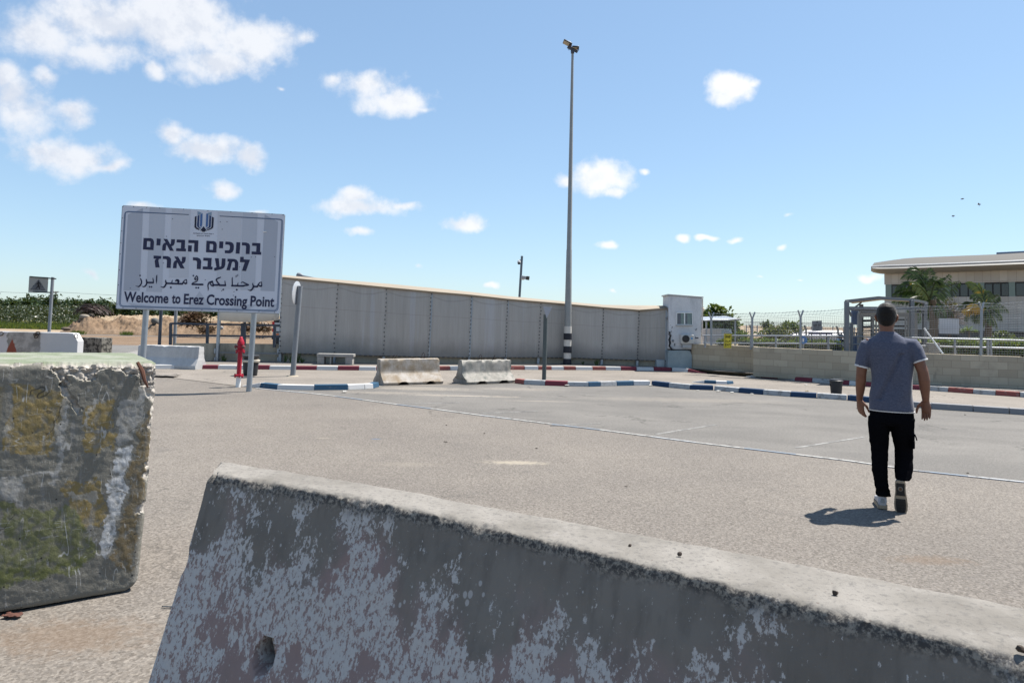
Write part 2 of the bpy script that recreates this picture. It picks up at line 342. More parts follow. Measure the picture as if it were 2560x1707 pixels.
BLUEP = mat('blue_kerb_paint', m_paint((.024, .075, .135), wear=.57)); GREYP = mat('worn_kerb_paint', m_paint((.36, .365, .37), (.17, .165, .16), wear=.50))
WOREP = mat('dark_worn_kerb', m_paint((.20, .20, .21), wear=.55)); NAVYP = mat('dark_blue_kerb_paint', m_paint((.014, .042, .095), wear=.58))
DREDP = mat('dark_red_kerb_paint', m_paint((.17, .03, .045), wear=.62)); BROWNP = mat('faded_red_kerb_paint', m_paint((.24, .07, .06), wear=.55))
GALV = mat('galvanised_steel', color=(.30, .33, .36), rough=.45, metal=.55, var=.18, vs=9)
DARKSTEEL = mat('dark_painted_steel', color=(.045, .055, .075), rough=.5, var=.2)
GREYSTEEL = mat('grey_painted_steel', color=(.20, .215, .235), rough=.5, metal=.2, var=.15)
BLACK = mat('black_plastic', color=(.018, .018, .02), rough=.45, var=.3)
WHITEM = mat('white_painted_metal', color=(.72, .72, .71), rough=.5, var=.05)
# ------------------------------------------------------------------ setting
def flat(name, pts, m, z):
    q = [(p[0], p[1], z) for p in pts]; mb = MB(); mb.poly([q]); o = mb.build(name, m, smooth=0)
    if o.data.polygons and o.data.polygons[0].normal.z < 0: o.data.flip_normals()
    o['kind'] = 'structure'; return o
g = MB()
g.quad((-2500, -300, -.02), (2500, -300, -.02), (2500, 3500, -.02), (-2500, 3500, -.02)); struct('ground', g, SOIL, smooth=0)
flat('parking_lot', [(-14, -8), (24, -8), (24, 24), (-14, 27.0)], LOT, 0.0)
LINE = [(560, 962), (640, 971), (768, 983), (838, 991), (907, 1000), (992, 1011.6), (1077, 1022), (1203, 1039), (1278, 1048), (1380, 1061), (1500, 1075), (1741, 1107), (2125, 1153), (2295, 1178), (2560, 1206), (2900, 1252)]
NEAR_L = [(600, 966), (648, 969.5), (692, 974), (785, 976), (870, 975), (933, 972), (949, 967)]
NEAR_R = [(1285, 958), (1300, 961), (1362, 964), (1419, 966), (1472, 967), (1543, 965), (1585, 964), (1627, 964), (1671, 969), (1724, 974), (1784, 976), (1846, 982), (1907, 987), (1976, 992), (2042, 996), (2117, 1001), (2329, 1023), (2560, 1038), (2900, 1062)]
FAR_L = [(430, 923), (490, 923), (720, 925), (940, 927), (1300, 925), (1521, 926), (1676, 928), (1764, 934)]
FAR_R = [(1852, 942), (1902, 945), (1943, 948), (1986, 952), (2030, 956), (2074, 959), (2122, 963), (2160, 966), (2280, 974), (2430, 985), (2560, 994), (2900, 1024)]
gl = lambda P: [gp(u, v) for u, v in P]
flat('grey_parking_bay', gl(LINE) + gl([(2900, 1062)]) + gl(NEAR_R)[-2::-1] + gl([(1190, 962), (949, 967)]) + gl(NEAR_L)[-2::-1], GREY, 0.004)
flat('bus_lane', gl(NEAR_R) + gl(FAR_R)[::-1] + gl(FAR_L)[::-1] + gl([(300, 921), (430, 945)]) + gl(NEAR_L) + gl([(1190, 962)]), LANE, 0.008)
# raised pavement between the far kerb and the walls
BASE = [(430, 905), (541, 903), (699, 905), (834, 908), (958, 910), (1070, 911), (1172, 911), (1263, 911), (1345, 911), (1424, 911), (1504, 913), (1593, 915.5), (1665, 918.5), (1728, 921), (1883, 932), (2160, 954), (2560, 974), (2900, 1000)]
KH = .12
def kerb(P, us, mats, h=.12, w=.17, gap=.004, taper=None):
    mb = MB(); names = sorted(set(mats)); ml = [globals()[n] for n in names]; n = len(us) - 1; r = random.Random(len(us))
    for i in range(n):
        mb.m = names.index(mats[i]); A = gp(us[i], along(P, us[i])); B = gp(us[i + 1], along(P, us[i + 1]))
        L = (B - A).length; k = max(1, round(L / .95)); d = (B - A).normalized(); nn = Vector((-d.y, d.x, 0))
        for j in range(k):
            a = A.lerp(B, j / k) + d * gap; b = A.lerp(B, (j + 1) / k) - d * gap; hh = h + r.uniform(-.006, .006); of = nn * r.uniform(-.006, .006)
            h0, h1 = hh, hh
            if taper and i == taper[0] and j == taper[1]: h0 = .02
            if taper and taper[0] < 0 and i == n - 1 and j == k - 1: h1 = .02
            z = Vector((0, 0, 1)); f = nn * .02
            mb.hexa([a + of, b + of, b + nn * w + of, a + nn * w + of, a + of + f + z * h0, b + of + f + z * h1, b + nn * w + of + z * h1, a + nn * w + of + z * h0])
    return struct('kerb', mb, ml, bevel=.012, smooth=0)
kerb(FAR_L, [330, 436, 490, 544, 590, 640, 673, 728, 791, 844, 897, 940, 1000, 1060, 1126, 1180, 1245, 1312, 1346, 1379, 1410, 1440, 1482, 1515, 1553, 1592, 1635, 1679, 1719, 1764],
     ['WHITEP', 'WHITEP', 'REDP', 'WHITEP', 'WHITEP', 'REDP', 'WHITEP', 'REDP', 'WHITEP', 'REDP', 'WHITEP', 'REDP', 'WHITEP', 'BROWNP', 'WHITEP', 'WHITEP', 'BROWNP', 'WHITEP', 'BROWNP', 'WHITEP', 'BROWNP', 'WHITEP', 'BROWNP', 'WHITEP', 'DREDP', 'WHITEP', 'DREDP', 'WHITEP'][:29] + ['DREDP'], taper=(-1, 0))
kerb(FAR_R, [1863, 1902, 1943, 1986, 2030, 2074, 2122, 2160, 2215, 2270, 2320, 2370, 2432, 2489, 2549, 2620, 2690, 2760, 2830],
     ['GREYP', 'DREDP', 'GREYP', 'DREDP', 'GREYP', 'DREDP', 'WHITEP', 'DREDP', 'WHITEP', 'DREDP', 'GREYP', 'BROWNP', 'GREYP', 'BROWNP', 'GREYP', 'BROWNP', 'GREYP', 'BROWNP'], taper=(0, 0))
kerb(NEAR_L, [603, 648, 692, 785, 870, 912, 934, 949], ['WHITEP', 'BLUEP', 'WHITEP', 'BLUEP', 'WHITEP', 'WHITEP', 'BLUEP'], h=.11, taper=(0, 0))
kerb(NEAR_R, [1285, 1309, 1362, 1419, 1472, 1502, 1543, 1585, 1627, 1671, 1724, 1784, 1846, 1907, 1976, 2042, 2117, 2190, 2260, 2329, 2433, 2524, 2620, 2720, 2820],
     ['BROWNP', 'GREYP', 'DREDP', 'GREYP', 'BLUEP', 'GREYP', 'BLUEP', 'WHITEP', 'NAVYP', 'GREYP', 'NAVYP', 'GREYP', 'NAVYP', 'GREYP', 'NAVYP', 'GREYP', 'NAVYP', 'WOREP', 'WOREP', 'WOREP', 'WOREP', 'WOREP', 'WOREP', 'WOREP'], h=.115)
kerb([(1728, 956), (1760, 959), (1790, 960.5), (1822, 961.5), (1835, 960)], [1728, 1760, 1790, 1819, 1835], ['WHITEP', 'BLUEP', 'WHITEP', 'BLUEP'], h=.085, taper=(0, 0))
# painted flush line between the two surfaces
def ribbon(mb, P, w, z, us, mats_idx):
    for i in range(len(us) - 1):
        mb.m = mats_idx[i]; N = 4
        for j in range(N):
            ua, ub = lerp(us[i], us[i + 1], j / N), lerp(us[i], us[i + 1], (j + 1) / N)
            a = gp(ua, along(P, ua)); b = gp(ub, along(P, ub)); d = (b - a).normalized(); n = Vector((-d.y, d.x, 0)) * w / 2
            zz = Vector((0, 0, z)); mb.hexa([a - n, b - n, b + n, a + n, a - n + zz, b - n + zz, b + n + zz, a + n + zz])
ln = MB(); ribbon(ln, LINE, .05, .010, [640, 768, 838, 907, 992, 1077, 1203, 1278, 1380, 1500, 1630, 1741, 1860, 1990, 2125, 2295, 2420, 2560, 2880], [2, 0, 1, 0, 1, 0, 2, 0, 1, 0, 2, 0, 1, 0, 0, 1, 2, 0])
struct('kerb_line', ln, [mat('line_white', m_paint((.40, .39, .37), (.19, .18, .168), wear=.485)), mat('line_blue', m_paint((.20, .235, .28), (.17, .165, .16), wear=.49)), GREYP], smooth=0)
fm = MB()
for P_ in ([(1005, 1010), (1150, 1007)], [(1200, 1034), (1345, 1028)], [(1377, 1065), (1500, 1059)], [(1110, 991), (1230, 993)], [(1990, 1120), (2160, 1093)], [(1640, 1086), (1790, 1062)]): ribbon(fm, P_, .05, .007, [P_[0][0], P_[1][0]], [0])
struct('faded_marking', fm, mat('faded_line', m_paint((.25, .243, .23), (.13, .125, .118), wear=.43, sc=5)), smooth=0)
def raised(name, P, z, m):
    q = [gp(u, v, 0) for u, v in P]; mb = MB(); top = [(p.x, p.y, z) for p in q]; mb.poly([top])
    return mb, top
pv = MB()
fl = [gp(u, v) for u, v in FAR_L] + [gp(u, v) for u, v in [(1800, 938), (1852, 941)]] + [gp(u, v) for u, v in FAR_R[1:]]
off = [Vector((p.x, p.y + .14, KH - .004)) for p in fl]
bk = [gp(u, v, .1) + Vector((0, .6, 0)) for u, v in BASE]; bk = [Vector((p.x, p.y, KH - .004)) for p in bk]
pv.poly([off + bk[::-1]]); o = pv.build('pavement', WALK, smooth=0); o['kind'] = 'structure'
if o.data.polygons[0].normal.z < 0: o.data.flip_normals()
# far road, sand strip, field on the left
def strip(name, v0, v1, m, z, x0=-60, x1=14):
    y0 = gp(300, v0).y; y1 = gp(300, v1).y
    return flat(name, [(x0, y0), (x1, y0), (x1, y1), (x0, y1)], m, z)
strip('sand_lot', 878, 833, SAND, -.012, -70, 30)
strip('road', 888, 862, ROAD, -.006, -70, 9)
strip('far_road', 839, 834.5, ROAD, -.004, -90, 30)
gY = gp(60, 822).y; flat('grass_verge', [(-150, gY), (-26, gY), (-24, gY * 2.4), (-240, gY * 2.4)], GRASSL, .005)
# brick paving seen between the barriers on the left
def m_brickpave(t, b):
    bt = t.n('ShaderNodeTexBrick'); t.put(bt.inputs['Vector'], t.pos()); bt.inputs['Scale'].default_value = 4
    t.put(bt.inputs['Color1'], (.22, .21, .2)); t.put(bt.inputs['Color2'], (.28, .27, .25)); t.put(bt.inputs['Mortar'], (.10, .095, .09)); bt.inputs['Mortar Size'].default_value = .03
    t.put(b.inputs['Base Color'], bt.outputs[0]); b.inputs['Roughness'].default_value = .9
pa, pb = gp(215, 895), gp(345, 880); flat('brick_paving', [(-13.2, 20.2), (-8.6, 20.2), (-8.6, 27.5), (-15, 27.5)], mat('brick_paving', m_brickpave), .004)
# raised terrace behind the right-hand wall
TZ = .80
tb = MB(); tq = [gp(u, v, .1) + Vector((0, .12, 0)) for u, v in [(1669, 919), (1728, 921), (1883, 932), (2160, 954), (2560, 974), (2900, 1000)]]
tp = [Vector((p.x, p.y, TZ)) for p in tq] + [Vector((60, tq[-1].y, TZ)), Vector((180, 300, TZ)), Vector((8.5, 300, TZ))]
tb.poly([tp])
n0 = len(tp); tb.add([(p.x, p.y, z) for z in (0, TZ) for p in tp], [(i, (i + 1) % n0, n0 + (i + 1) % n0, n0 + i) for i in range(n0)])
o = tb.build('terrace', SOIL, smooth=0); o['kind'] = 'structure'
# ------------------------------------------------------------------ covered walkway with fabric walls
def m_fabric(t, b):
    u = t.uv(); s = t.sep(u); p = t.pos()
    st = t.noise(t.scale(p, (1, 1, .04)), 5, 5, .6); fine = t.noise(t.scale(p, (1, 1, .03)), 34, 3, .6); st2 = t.noise(t.scale(p, (1, 1, .02)), 1.7, 3, .6)
    c = t.mix(t.step(st, .35, .65), (.335, .318, .295), (.37, .352, .328))
    c = t.mix(t.math('MULTIPLY', t.step(st2, .60, .66), .4), c, (.40, .405, .43))
    c = t.mix(1, c, t.mix(fine, (.86, .86, .86), (1.14, 1.14, 1.14)), 'MULTIPLY')
    rnd = t.n('ShaderNodeObjectInfo').outputs['Random']; c = t.mix(1, c, t.mix(rnd, (.88, .875, .865), (1.06, 1.06, 1.07)), 'MULTIPLY')
    lo = t.step(t.math('ADD', s[1], t.math('MULTIPLY', t.noise(p, 1.2, 5, .6), .35)), .52, .16)   # dirt splashed up from the pavement
    c = t.mix(t.math('MULTIPLY', lo, .55), c, (.11, .105, .10))
    wv = t.math('MULTIPLY', t.math('SINE', t.math('MULTIPLY', s[0], math.pi)), .055)             # sagging seam near the top
    wv = t.math('ABSOLUTE', t.math('SUBTRACT', t.math('ADD', t.math('ADD', s[1], wv), t.math('MULTIPLY', t.noise(p, 1.5, 2), .05)), .965))
    c = t.mix(t.math('MULTIPLY', t.step(wv, .016, .004), .3), c, (.18, .17, .155))
    h = t.math('ABSOLUTE', t.math('SUBTRACT', s[1], .63)); c = t.mix(t.math('MULTIPLY', t.step(h, .005, .001), .35), c, (.14, .115, .11))
    t.put(b.inputs['Base Color'], c); b.inputs['Roughness'].default_value = .75; b.inputs['Specular IOR Level'].default_value = .2
    t.put(b.inputs['Normal'], t.bump(st2, .25, .05))
FAB = mat('grey_fabric', m_fabric)
ROOFF = mat('sand_roof_fabric', color=(.25, .212, .165), rough=.8, var=.12, vs=1.5)
CONCW = mat('beige_concrete', m_concrete((.29, .25, .19), (.37, .33, .26), (.13, .115, .095), .6, 1.6))
JU = [541, 699, 834, 958, 1070, 1172, 1263, 1345, 1424, 1504, 1593, 1665]             # joints at the base
JV = [903, 905, 908, 910, 911, 911, 911, 911, 911, 913, 915.5, 918.5]
TU = [552, 705, 845, 967, 1079, 1179, 1269, 1353, 1428, 1509, 1597, 1668]             # panel top
TV = [681, 694, 707.5, 719.5, 730, 738.5, 748.5, 755.5, 762, 769.5, 776, 771]
RV = [675, 687.5, 699, 709, 719.5, 730, 740, 748, 755, 762, 763.5, 764]              # roof crest
BV = [862, 882, 886, 889, 891.5, 893, 893, 893, 893.5, 896.5, 899.5, 901.5]           # panel bottom
JB = [gp(u, v, .1) for u, v in zip(JU, JV)]
JT = [at(u, v, b.y) for u, v, b in zip(TU, TV, JB)]
JL = [at(lerp(u, t, (v0 - v) / (v0 - vt)), v, b.y) for u, t, v0, v, vt, b in zip(JU, TU, JV, BV, TV, JB)]
wk = thing('covered_walkway', 'long curved covered walkway with grey laced fabric walls and sand coloured roof', 'walkway', JB[5])
for i in range(1, len(JU) - 1):
    mb = MB(); N, M_ = 8, 8; r = random.Random(i); vs = []; uv = []
    for a in range(M_ + 1):
        for c in range(N + 1):
            s_, t_ = c / N, a / M_; p = JL[i].lerp(JL[i + 1], s_).lerp(JT[i].lerp(JT[i + 1], s_), t_)
            bulge = .05 * math.sin(math.pi * s_) * math.sin(math.pi * t_) + .012 * math.sin(7 * s_ + i)
            vs.append(p + Vector((0, -bulge, 0)))
    fs = []
    for a in range(M_):
        for c in range(N):
            k = a * (N + 1) + c; fs.append((k, k + 1, k + N + 2, k + N + 1)); uv.append([(c / N, a / M_), ((c + 1) / N, a / M_), ((c + 1) / N, (a + 1) / M_), (c / N, (a + 1) / M_)])
    mb.add(vs, fs, uv); mb.add([Vector(p) + Vector((0, .008, 0)) for p in vs], [f[::-1] for f in fs], uv)
    # lacing along the joint and the lower hem
    ey = mb; ey.m = 1
    for k in range(16):
        q = JL[i].lerp(JT[i], (k + .5) / 16) + Vector((r.uniform(-.012, .012), -.03, 0)); ey.box(q, (.03, .02, .035))
    for k in range(int(2 + (JL[i + 1] - JL[i]).length / .16)):
        q = JL[i].lerp(JL[i + 1], min(1, k * .16 / (JL[i + 1] - JL[i]).length)) + Vector((0, -.02, -.01)); ey.box(q, (.09, .015, .02))
    mb.build('wall_panel', [FAB, mat('lacing_rope', color=(.055, .055, .06))], wk)
hp = MB(); zt = at(560, 778, JB[0].y).z; tl = at(548, 801, JB[0].y); tr = at(698, 800, JB[1].y); vs = []
for c in range(9):
    for a in range(5):
        q = tl.lerp(tr, c / 8); top = JT[0].lerp(JT[1], c / 8); p = q.lerp(top, a / 4); vs.append(p + Vector((0, -.04 * math.sin(c / 8 * math.pi) - .02, -.06 * math.sin(c / 8 * math.pi) * (1 - a / 4))))
hp.add(vs, [(c * 5 + a, (c + 1) * 5 + a, (c + 1) * 5 + a + 1, c * 5 + a + 1) for c in range(8) for a in range(4)], [[(c / 8, .7 + a * .04)] * 4 for c in range(8) for a in range(4)])
o = hp.build('hanging_curtain', mat('pale_curtain', color=(.52, .50, .46), var=.08), wk); sd_ = o.modifiers.new('thickness', 'SOLIDIFY'); sd_.thickness = .006
for i in range(len(JU)):
    mb = MB(); mb.beam(JB[i] + Vector((0, .05, -.1)), JT[i] + Vector((0, .05, 0)), .085, .085)
    if i < 2:
        for v in ((871, 884), (893, 903)):
            q = at(JU[i] - 4, sum(v) / 2, JB[i].y); mb.box(q + Vector((0, .02, 0)), (.05, .06, (v[1] - v[0]) / 1706 * q.y))
    mb.build('column', GALV, wk, bevel=.008)
rf = MB(); vs = []
ru = [470] + TU; rv0 = [674] + TV; rv1 = [668] + RV; ry = [JB[0].y] + [b.y for b in JB]
for k in range(len(ru)):
    f0 = at(ru[k], rv0[k], ry[k]) + Vector((0, -.06, .02)); cr = at(ru[k], rv1[k], ry[k] + .9); bkp = f0 + Vector((0, 2.6, .05)); mid = f0.lerp(cr, .45) + Vector((0, 0, .03))
    vs += [f0 + Vector((0, .01, -.05)), f0, mid, cr, bkp]
rf.add(vs, [(k * 5 + j, (k + 1) * 5 + j, (k + 1) * 5 + j + 1, k * 5 + j + 1) for k in range(len(ru) - 1) for j in range(4)])
o = rf.build('roof', ROOFF, wk, smooth=50); sd_ = o.modifiers.new('thickness', 'SOLIDIFY'); sd_.thickness = .02
# gutter peak at the right-hand end of the roof
mb = MB(); mb.poly([[at(1650, 781, JB[10].y), at(1668, 771, JB[11].y), at(1677, 790, JB[11].y - .05), at(1668, 800, JB[11].y - .05)]]); o = mb.build('end_flap', FAB, wk, smooth=0)
sd_ = o.modifiers.new('thickness', 'SOLIDIFY'); sd_.thickness = .02
# low concrete wall under the fabric
lw = MB(); P = [gp(430, 905, .1)] + JB; lwr = thing('low_wall', 'low stained beige concrete wall running under the grey fabric walkway', 'wall', JB[3])
for i in range(len(P) - 1):
    a, b_ = P[i] + Vector((0, .14, 0)), P[i + 1] + Vector((0, .14, 0)); zt = .64 if i < 2 else .60
    lw.wall(a, b_, .06, zt, .22)
lw.build('wall', CONCW, lwr, smooth=0)
hb = MB(); hb.beam(at(549, 881, JB[0].y) , at(697, 884, JB[1].y), .03, .03)
for k in range(14): hb.box(at(552 + k * 10.7, 880.5 + k * .2, JB[0].y) + Vector((0, -.01, 0)), (.06, .03, .012))
hb.build('tie_bar', GREYSTEEL, wk, smooth=0)
# pale box at the walkway foot by the booth
mb = MB(); q = at(1652, 909, JB[11].y - .02); mb.box(q + Vector((0, .15, 0)), (.27, .3, .24)); tag(mb.build('utility_box', mat('pale_blue_concrete', m_concrete((.30, .34, .36), (.38, .41, .42), (.14, .15, .15), .4, 3)), org=q, bevel=.02), 'small pale blue box at the foot of the walkway beside the booth', 'box')
# weeds along the wall foot
WEED = mat('weed_leaf', m_leaf((.03, .06, .012), (.07, .11, .03)))
for k, (u, v, hgt) in enumerate([(556, 902, .22), (562, 903, .16), (713, 905, .28), (727, 906, .3), (745, 906, .34), (755, 907, .2), (1457, 911, .12), (1493, 913, .25), (1490, 913, .2)]):
    b0 = gp(u, v, .12); mb = MB(); r = random.Random(k)
    for j in range(12):
        tp = b0 + Vector((r.uniform(-.09, .09), r.uniform(-.05, .05), hgt * r.uniform(.5, 1))); m_ = b0.lerp(tp, .5) + Vector((r.uniform(-.02, .02), 0, 0)); mb.t = r.random()
        mb.tube([b0 + Vector((r.uniform(-.03, .03), 0, 0)), m_, tp], [.006, .012, .002], 4)
    tag(mb.build('weed', WEED, org=b0), ['thin dry weed growing at the foot of the low wall'][0], 'weed', 'weeds along the low wall')
# ------------------------------------------------------------------ railing behind the open bay
def part_beam(parent, name, a, b, w, m, h=None, bevel=0):
    mb = MB(); mb.beam(a, b, w, h); return mb.build(name, m, parent, bevel=bevel)
rl = thing('railing', 'dark blue steel railing standing on the low wall behind the sign', 'railing', gp(560, 905) + Vector((0, .3, 0)))
ry_ = JB[0].y + .25
A = at(426, 808.5, ry_); B_ = at(700, 813.5, ry_); part_beam(rl, 'top_rail', A, B_, .06, DARKSTEEL)
part_beam(rl, 'lower_rail', at(426, 837.5, ry_), at(700, 841.5, ry_), .06, DARKSTEEL)
for (u, v0, v1) in [(426, 808, 862), (518, 811, 864), (605, 808, 866), (611, 804, 866), (686, 812, 868)]: part_beam(rl, 'post', at(u + 1, v0, ry_), at(u, v1, ry_), .07, DARKSTEEL)
# ------------------------------------------------------------------ plain posts
def post(name, label, cat, ub, vb, ut, vt, r, m, Y=None, group=None, rt=None, build=True):
    b0 = gp(ub, vb) if Y is None else at(ub, vb, Y); t0 = at(ut, vt, b0.y); mb = MB(); mb.tube([b0 - Vector((0, 0, .05)), t0], [r, rt or r], 14)
    if not build: return mb, b0, t0
    return tag(mb.build(name, m, org=b0), label, cat, group), b0, t0
post('thin_post', 'dark thin post standing just behind the left leg of the welcome sign', 'post', 398, 868, 403, 774, .055, DARKSTEEL, Y=gp(398, 893).y)
post('thin_post', 'grey thin post standing between the welcome sign legs, second from left', 'post', 436, 868, 440, 774, .055, GREYSTEEL, Y=gp(436, 893).y)
post('bare_post', 'bare grey post leaning slightly beside the concrete bench', 'post', 817, 912, 827, 749, .05, GREYSTEEL)
# round sign seen from the side
mb, b0, t0 = post('x', '', '', 731.5, 941, 750, 715, .065, GREYSTEEL, build=False)
rs = thing('round_sign', 'round traffic sign seen edge-on from behind on a leaning grey post', 'sign', b0)
mb.build('post', GREYSTEEL, rs); y_ = b0.y
c0 = at(741.5, 732.5, y_ - .02); ax = Vector((-.99, .06, .05)).normalized()
mb = MB(); mb.lathe(c0 - ax * .008, [(.285, 0), (.30, .004), (.30, .016), (.285, .02)], 36, ax); mb.build('sign_plate', mat('sign_back', color=(.50, .51, .53), rough=.4, metal=.3), rs)
mb = MB(); mb.tube([c0, at(748, 734, y_)], .02, 6); mb.tube([at(744, 727, y_), at(752, 727, y_)], .03, 6); mb.build('bracket', DARKSTEEL, rs)
mb = MB(); q = gp(731, 941); mb.lathe(q, [(.16, 0), (.14, .02), (.07, .03)], 12); mb.build('footing', CONCW, rs)
# yield sign seen from behind, grey like the wall
mb, b0, t0 = post('x', '', '', 1360, 949.5, 1364, 786, .055, mat('green_grey_post', color=(.075, .09, .09), rough=.5), build=False)
ys = thing('yield_sign', 'grey back of a triangular yield sign on a dark post', 'sign', b0); mb.build('post', MATS['green_grey_post'], ys)
y_ = b0.y - .08; tri = [at(1358, 766, y_), at(1380, 768.5, y_ - .03), at(1366.5, 796, y_)]
mb = MB(); n_ = (tri[1] - tri[0]).cross(tri[2] - tri[0]).normalized() * .008
mb.add([p + n_ for p in tri] + [p - n_ for p in tri], [(0, 1, 2), (5, 4, 3), (0, 3, 4, 1), (1, 4, 5, 2), (2, 5, 3, 0)]); mb.build('sign_plate', mat('weathered_sign_back', color=(.33, .34, .38), rough=.6, var=.1), ys, smooth=0)
# ------------------------------------------------------------------ concrete bench
bA, bB = gp(799, 909, .12), gp(889, 910, .12); bA.y -= .28; bB.y = bA.y + .05
bz = [at(800, 884, bA.y).z]
bn = thing('bench', 'grey concrete bench standing against the low wall', 'bench', bA.lerp(bB, .5)); dd = (bB - bA).normalized()
CB = mat('grey_concrete', m_concrete((.22, .215, .205), (.30, .29, .275), (.11, .11, .105), .4, 3))
mb = MB(); mb.wall(bA - dd * .02, bB + dd * .02, bz[0] - .09, bz[0], .32); mb.build('seat', CB, bn, bevel=.012)
for f0, f1 in ((0, .19), (.355, .39), (.79, .985)):
    mb = MB(); L = (bB - bA).length; mb.wall(bA + dd * L * f0, bA + dd * L * f1, .12, bz[0] - .092, .30); mb.build('leg', CB, bn, bevel=.01)
# ------------------------------------------------------------------ floodlight mast
lb = at(1418, 911, JB[9].y - .32); lb.z = .1; lt = at(1431.5, 128, lb.y); ld = thing('lamp_post', 'tall grey tapering lamp post with black and white bands and two floodlights', 'lamp post', lb)
def lp(t): return lb.lerp(lt, t)
kz = (909.5 - 815) / (909.5 - 128)
mb = MB(); mb.tube([lp(kz), lp(.36), lp(.362), lp(.99)], [.118, .092, .085, .04], 16); mb.build('pole', mat('mast_steel', color=(.25, .255, .25), rough=.55, metal=.25, var=.14, vs=4), ld)
bands = [(909.5, 893.5, 'k'), (893.5, 879, 'w'), (879, 863.5, 'k'), (863.5, 847, 'w'), (847, 832, 'k'), (832, 815, 'w')]
for a, b_, c in bands:
    mb = MB(); t0_, t1_ = (909.5 - a) / 781.5, (909.5 - b_) / 781.5; mb.tube([lp(t0_ - .0005) , lp(t1_)], [.128 + .01 * (c == 'k'), .126 + .01 * (c == 'k')], 16)
    mb.build('painted_band', mat('black_band', m_paint((.02, .022, .03), (.25, .24, .23), .68)) if c == 'k' else mat('white_band', m_paint((.52, .50, .46), (.2, .19, .18), .6)), ld)
ly = lb.y; bar0, bar1 = at(1419, 118, ly), at(1444, 130.5, ly); mb = MB(); mb.tube([bar0, bar1], .05, 8); mb.tube([at(1431, 127, ly), at(1431.5, 134, ly)], .06, 10)
mb.tube([at(1421, 121, ly), at(1421, 126, ly), at(1425, 125, ly)], .008, 5); mb.tube([at(1447, 121, ly), at(1447, 126.5, ly), at(1438, 127, ly)], .01, 5); mb.build('crossarm', DARKSTEEL, ld)
LK = mat('black_lamp_housing', color=(.02, .025, .035), rough=.4)
def flood(A, B, thick, tilt):
    a, b_ = at(*A, ly), at(*B, ly); d = (b_ - a); L = d.length; x = d.normalized(); up = Vector(tilt).normalized(); up = (up - x * up.dot(x)).normalized(); y = up.cross(x)
    M = Matrix((x, y, up)).transposed(); c = a.lerp(b_, .5)
    mb = MB(); mb.box(c, (L, .19, thick), M=M); ho = mb.build('floodlight', LK, ld, bevel=.02)
    mb = MB(); mb.box(c - up * (thick / 2 + .002) - x * L * .1, (L * .68, .15, .01), M=M); mb.build('lens', mat('lamp_lens', color=(.38, .33, .25), rough=.35), ho)
    return ho
flood((1408.5, 103.5), (1429, 114), .06, (.15, .42, 1.0)); flood((1430, 119.5), (1447.5, 120.5), .06, (0, .12, 1))
mb = MB(); mb.tube([at(1427, 113, ly), at(1425.5, 117, ly), at(1429, 122, ly)], .045, 8); mb.build('lamp_bracket', mat('rusty_bracket', color=(.10, .06, .045), rough=.7), ld)
mb = MB(); q = gp(1400, 910, .12); mb.tube([q, q + Vector((.14, -.02, .05)), q + Vector((.25, -.05, .03))], .012, 5); tag(mb.build('loose_cable', DARKSTEEL, org=q), 'dark cable lying at the foot of the tall lamp post', 'cable')
# ------------------------------------------------------------------ camera pole behind the walkway
cy = JB[6].y + 2.6; cb = at(1293, 905, cy); cb = Vector((cb.x - .06, cy, .1)); ct = at(1305, 640, cy)
cp = thing('camera_pole', 'dark square pole with two surveillance cameras rising behind the walkway roof', 'pole', cb)
mb = MB(); mb.beam(cb, ct, .085, .085); mb.build('pole', mat('blue_grey_steel', color=(.10, .125, .155), rough=.5), cp, bevel=.008)
mb = MB(); c = at(1297.5, 655, cy - .06); mb.tube([at(1303, 650.5, cy), at(1298, 650.5, cy - .06)], .025, 6); mb.lathe(c - Vector((0, 0, .02)), [(.062, -.02), (.065, .03), (.05, .07), (.02, .085)], 14); dm = mb.build('dome_camera', WHITEM, cp)
mb = MB(); mb.ball(c + Vector((0, -.02, -.045)), .055, 12); mb.build('lens_dome', BLACK, dm)
mb = MB(); a, b_ = at(1304, 693, cy - .05), at(1318, 695, cy - .22); mb.beam(a, b_, .10, .12); bc = mb.build('bullet_camera', mat('camera_grey', color=(.28, .29, .31), rough=.5), cp, bevel=.015)
mb = MB(); d = (b_ - a).normalized(); mb.beam(b_, b_ + d * .06, .13, .14); mb.build('hood', BLACK, bc, bevel=.012)
mb = MB(); mb.tube([at(1304, 698, cy - .04), at(1309, 699, cy - .1), a.lerp(b_, .6)], .022, 6); mb.build('bracket', WHITEM, cp)
# street lamp head peeping over the roof
hy = JB[2].y + 6; q0, q1 = at(741, 687.5, hy), at(757, 690, hy); mb = MB(); d = q1 - q0
mb.loft([(q0, .03, .03), (q0.lerp(q1, .12), .10, .07), (q0.lerp(q1, .5), .11, .07), (q1, .05, .05)], 12); so = thing('street_lamp', 'grey street lamp head peeping over the walkway roof', 'street lamp', Vector((q1.x + 1.2, hy, 0)))
mb.build('lamp_head', GREYSTEEL, so); mb = MB(); mb.tube([q1, q1 + Vector((.7, 0, -.12)), q1 + Vector((1.1, 0, -.5)), Vector((q1.x + 1.2, hy, 0))], [.035, .04, .045, .06], 8); mb.build('pole', GREYSTEEL, so)
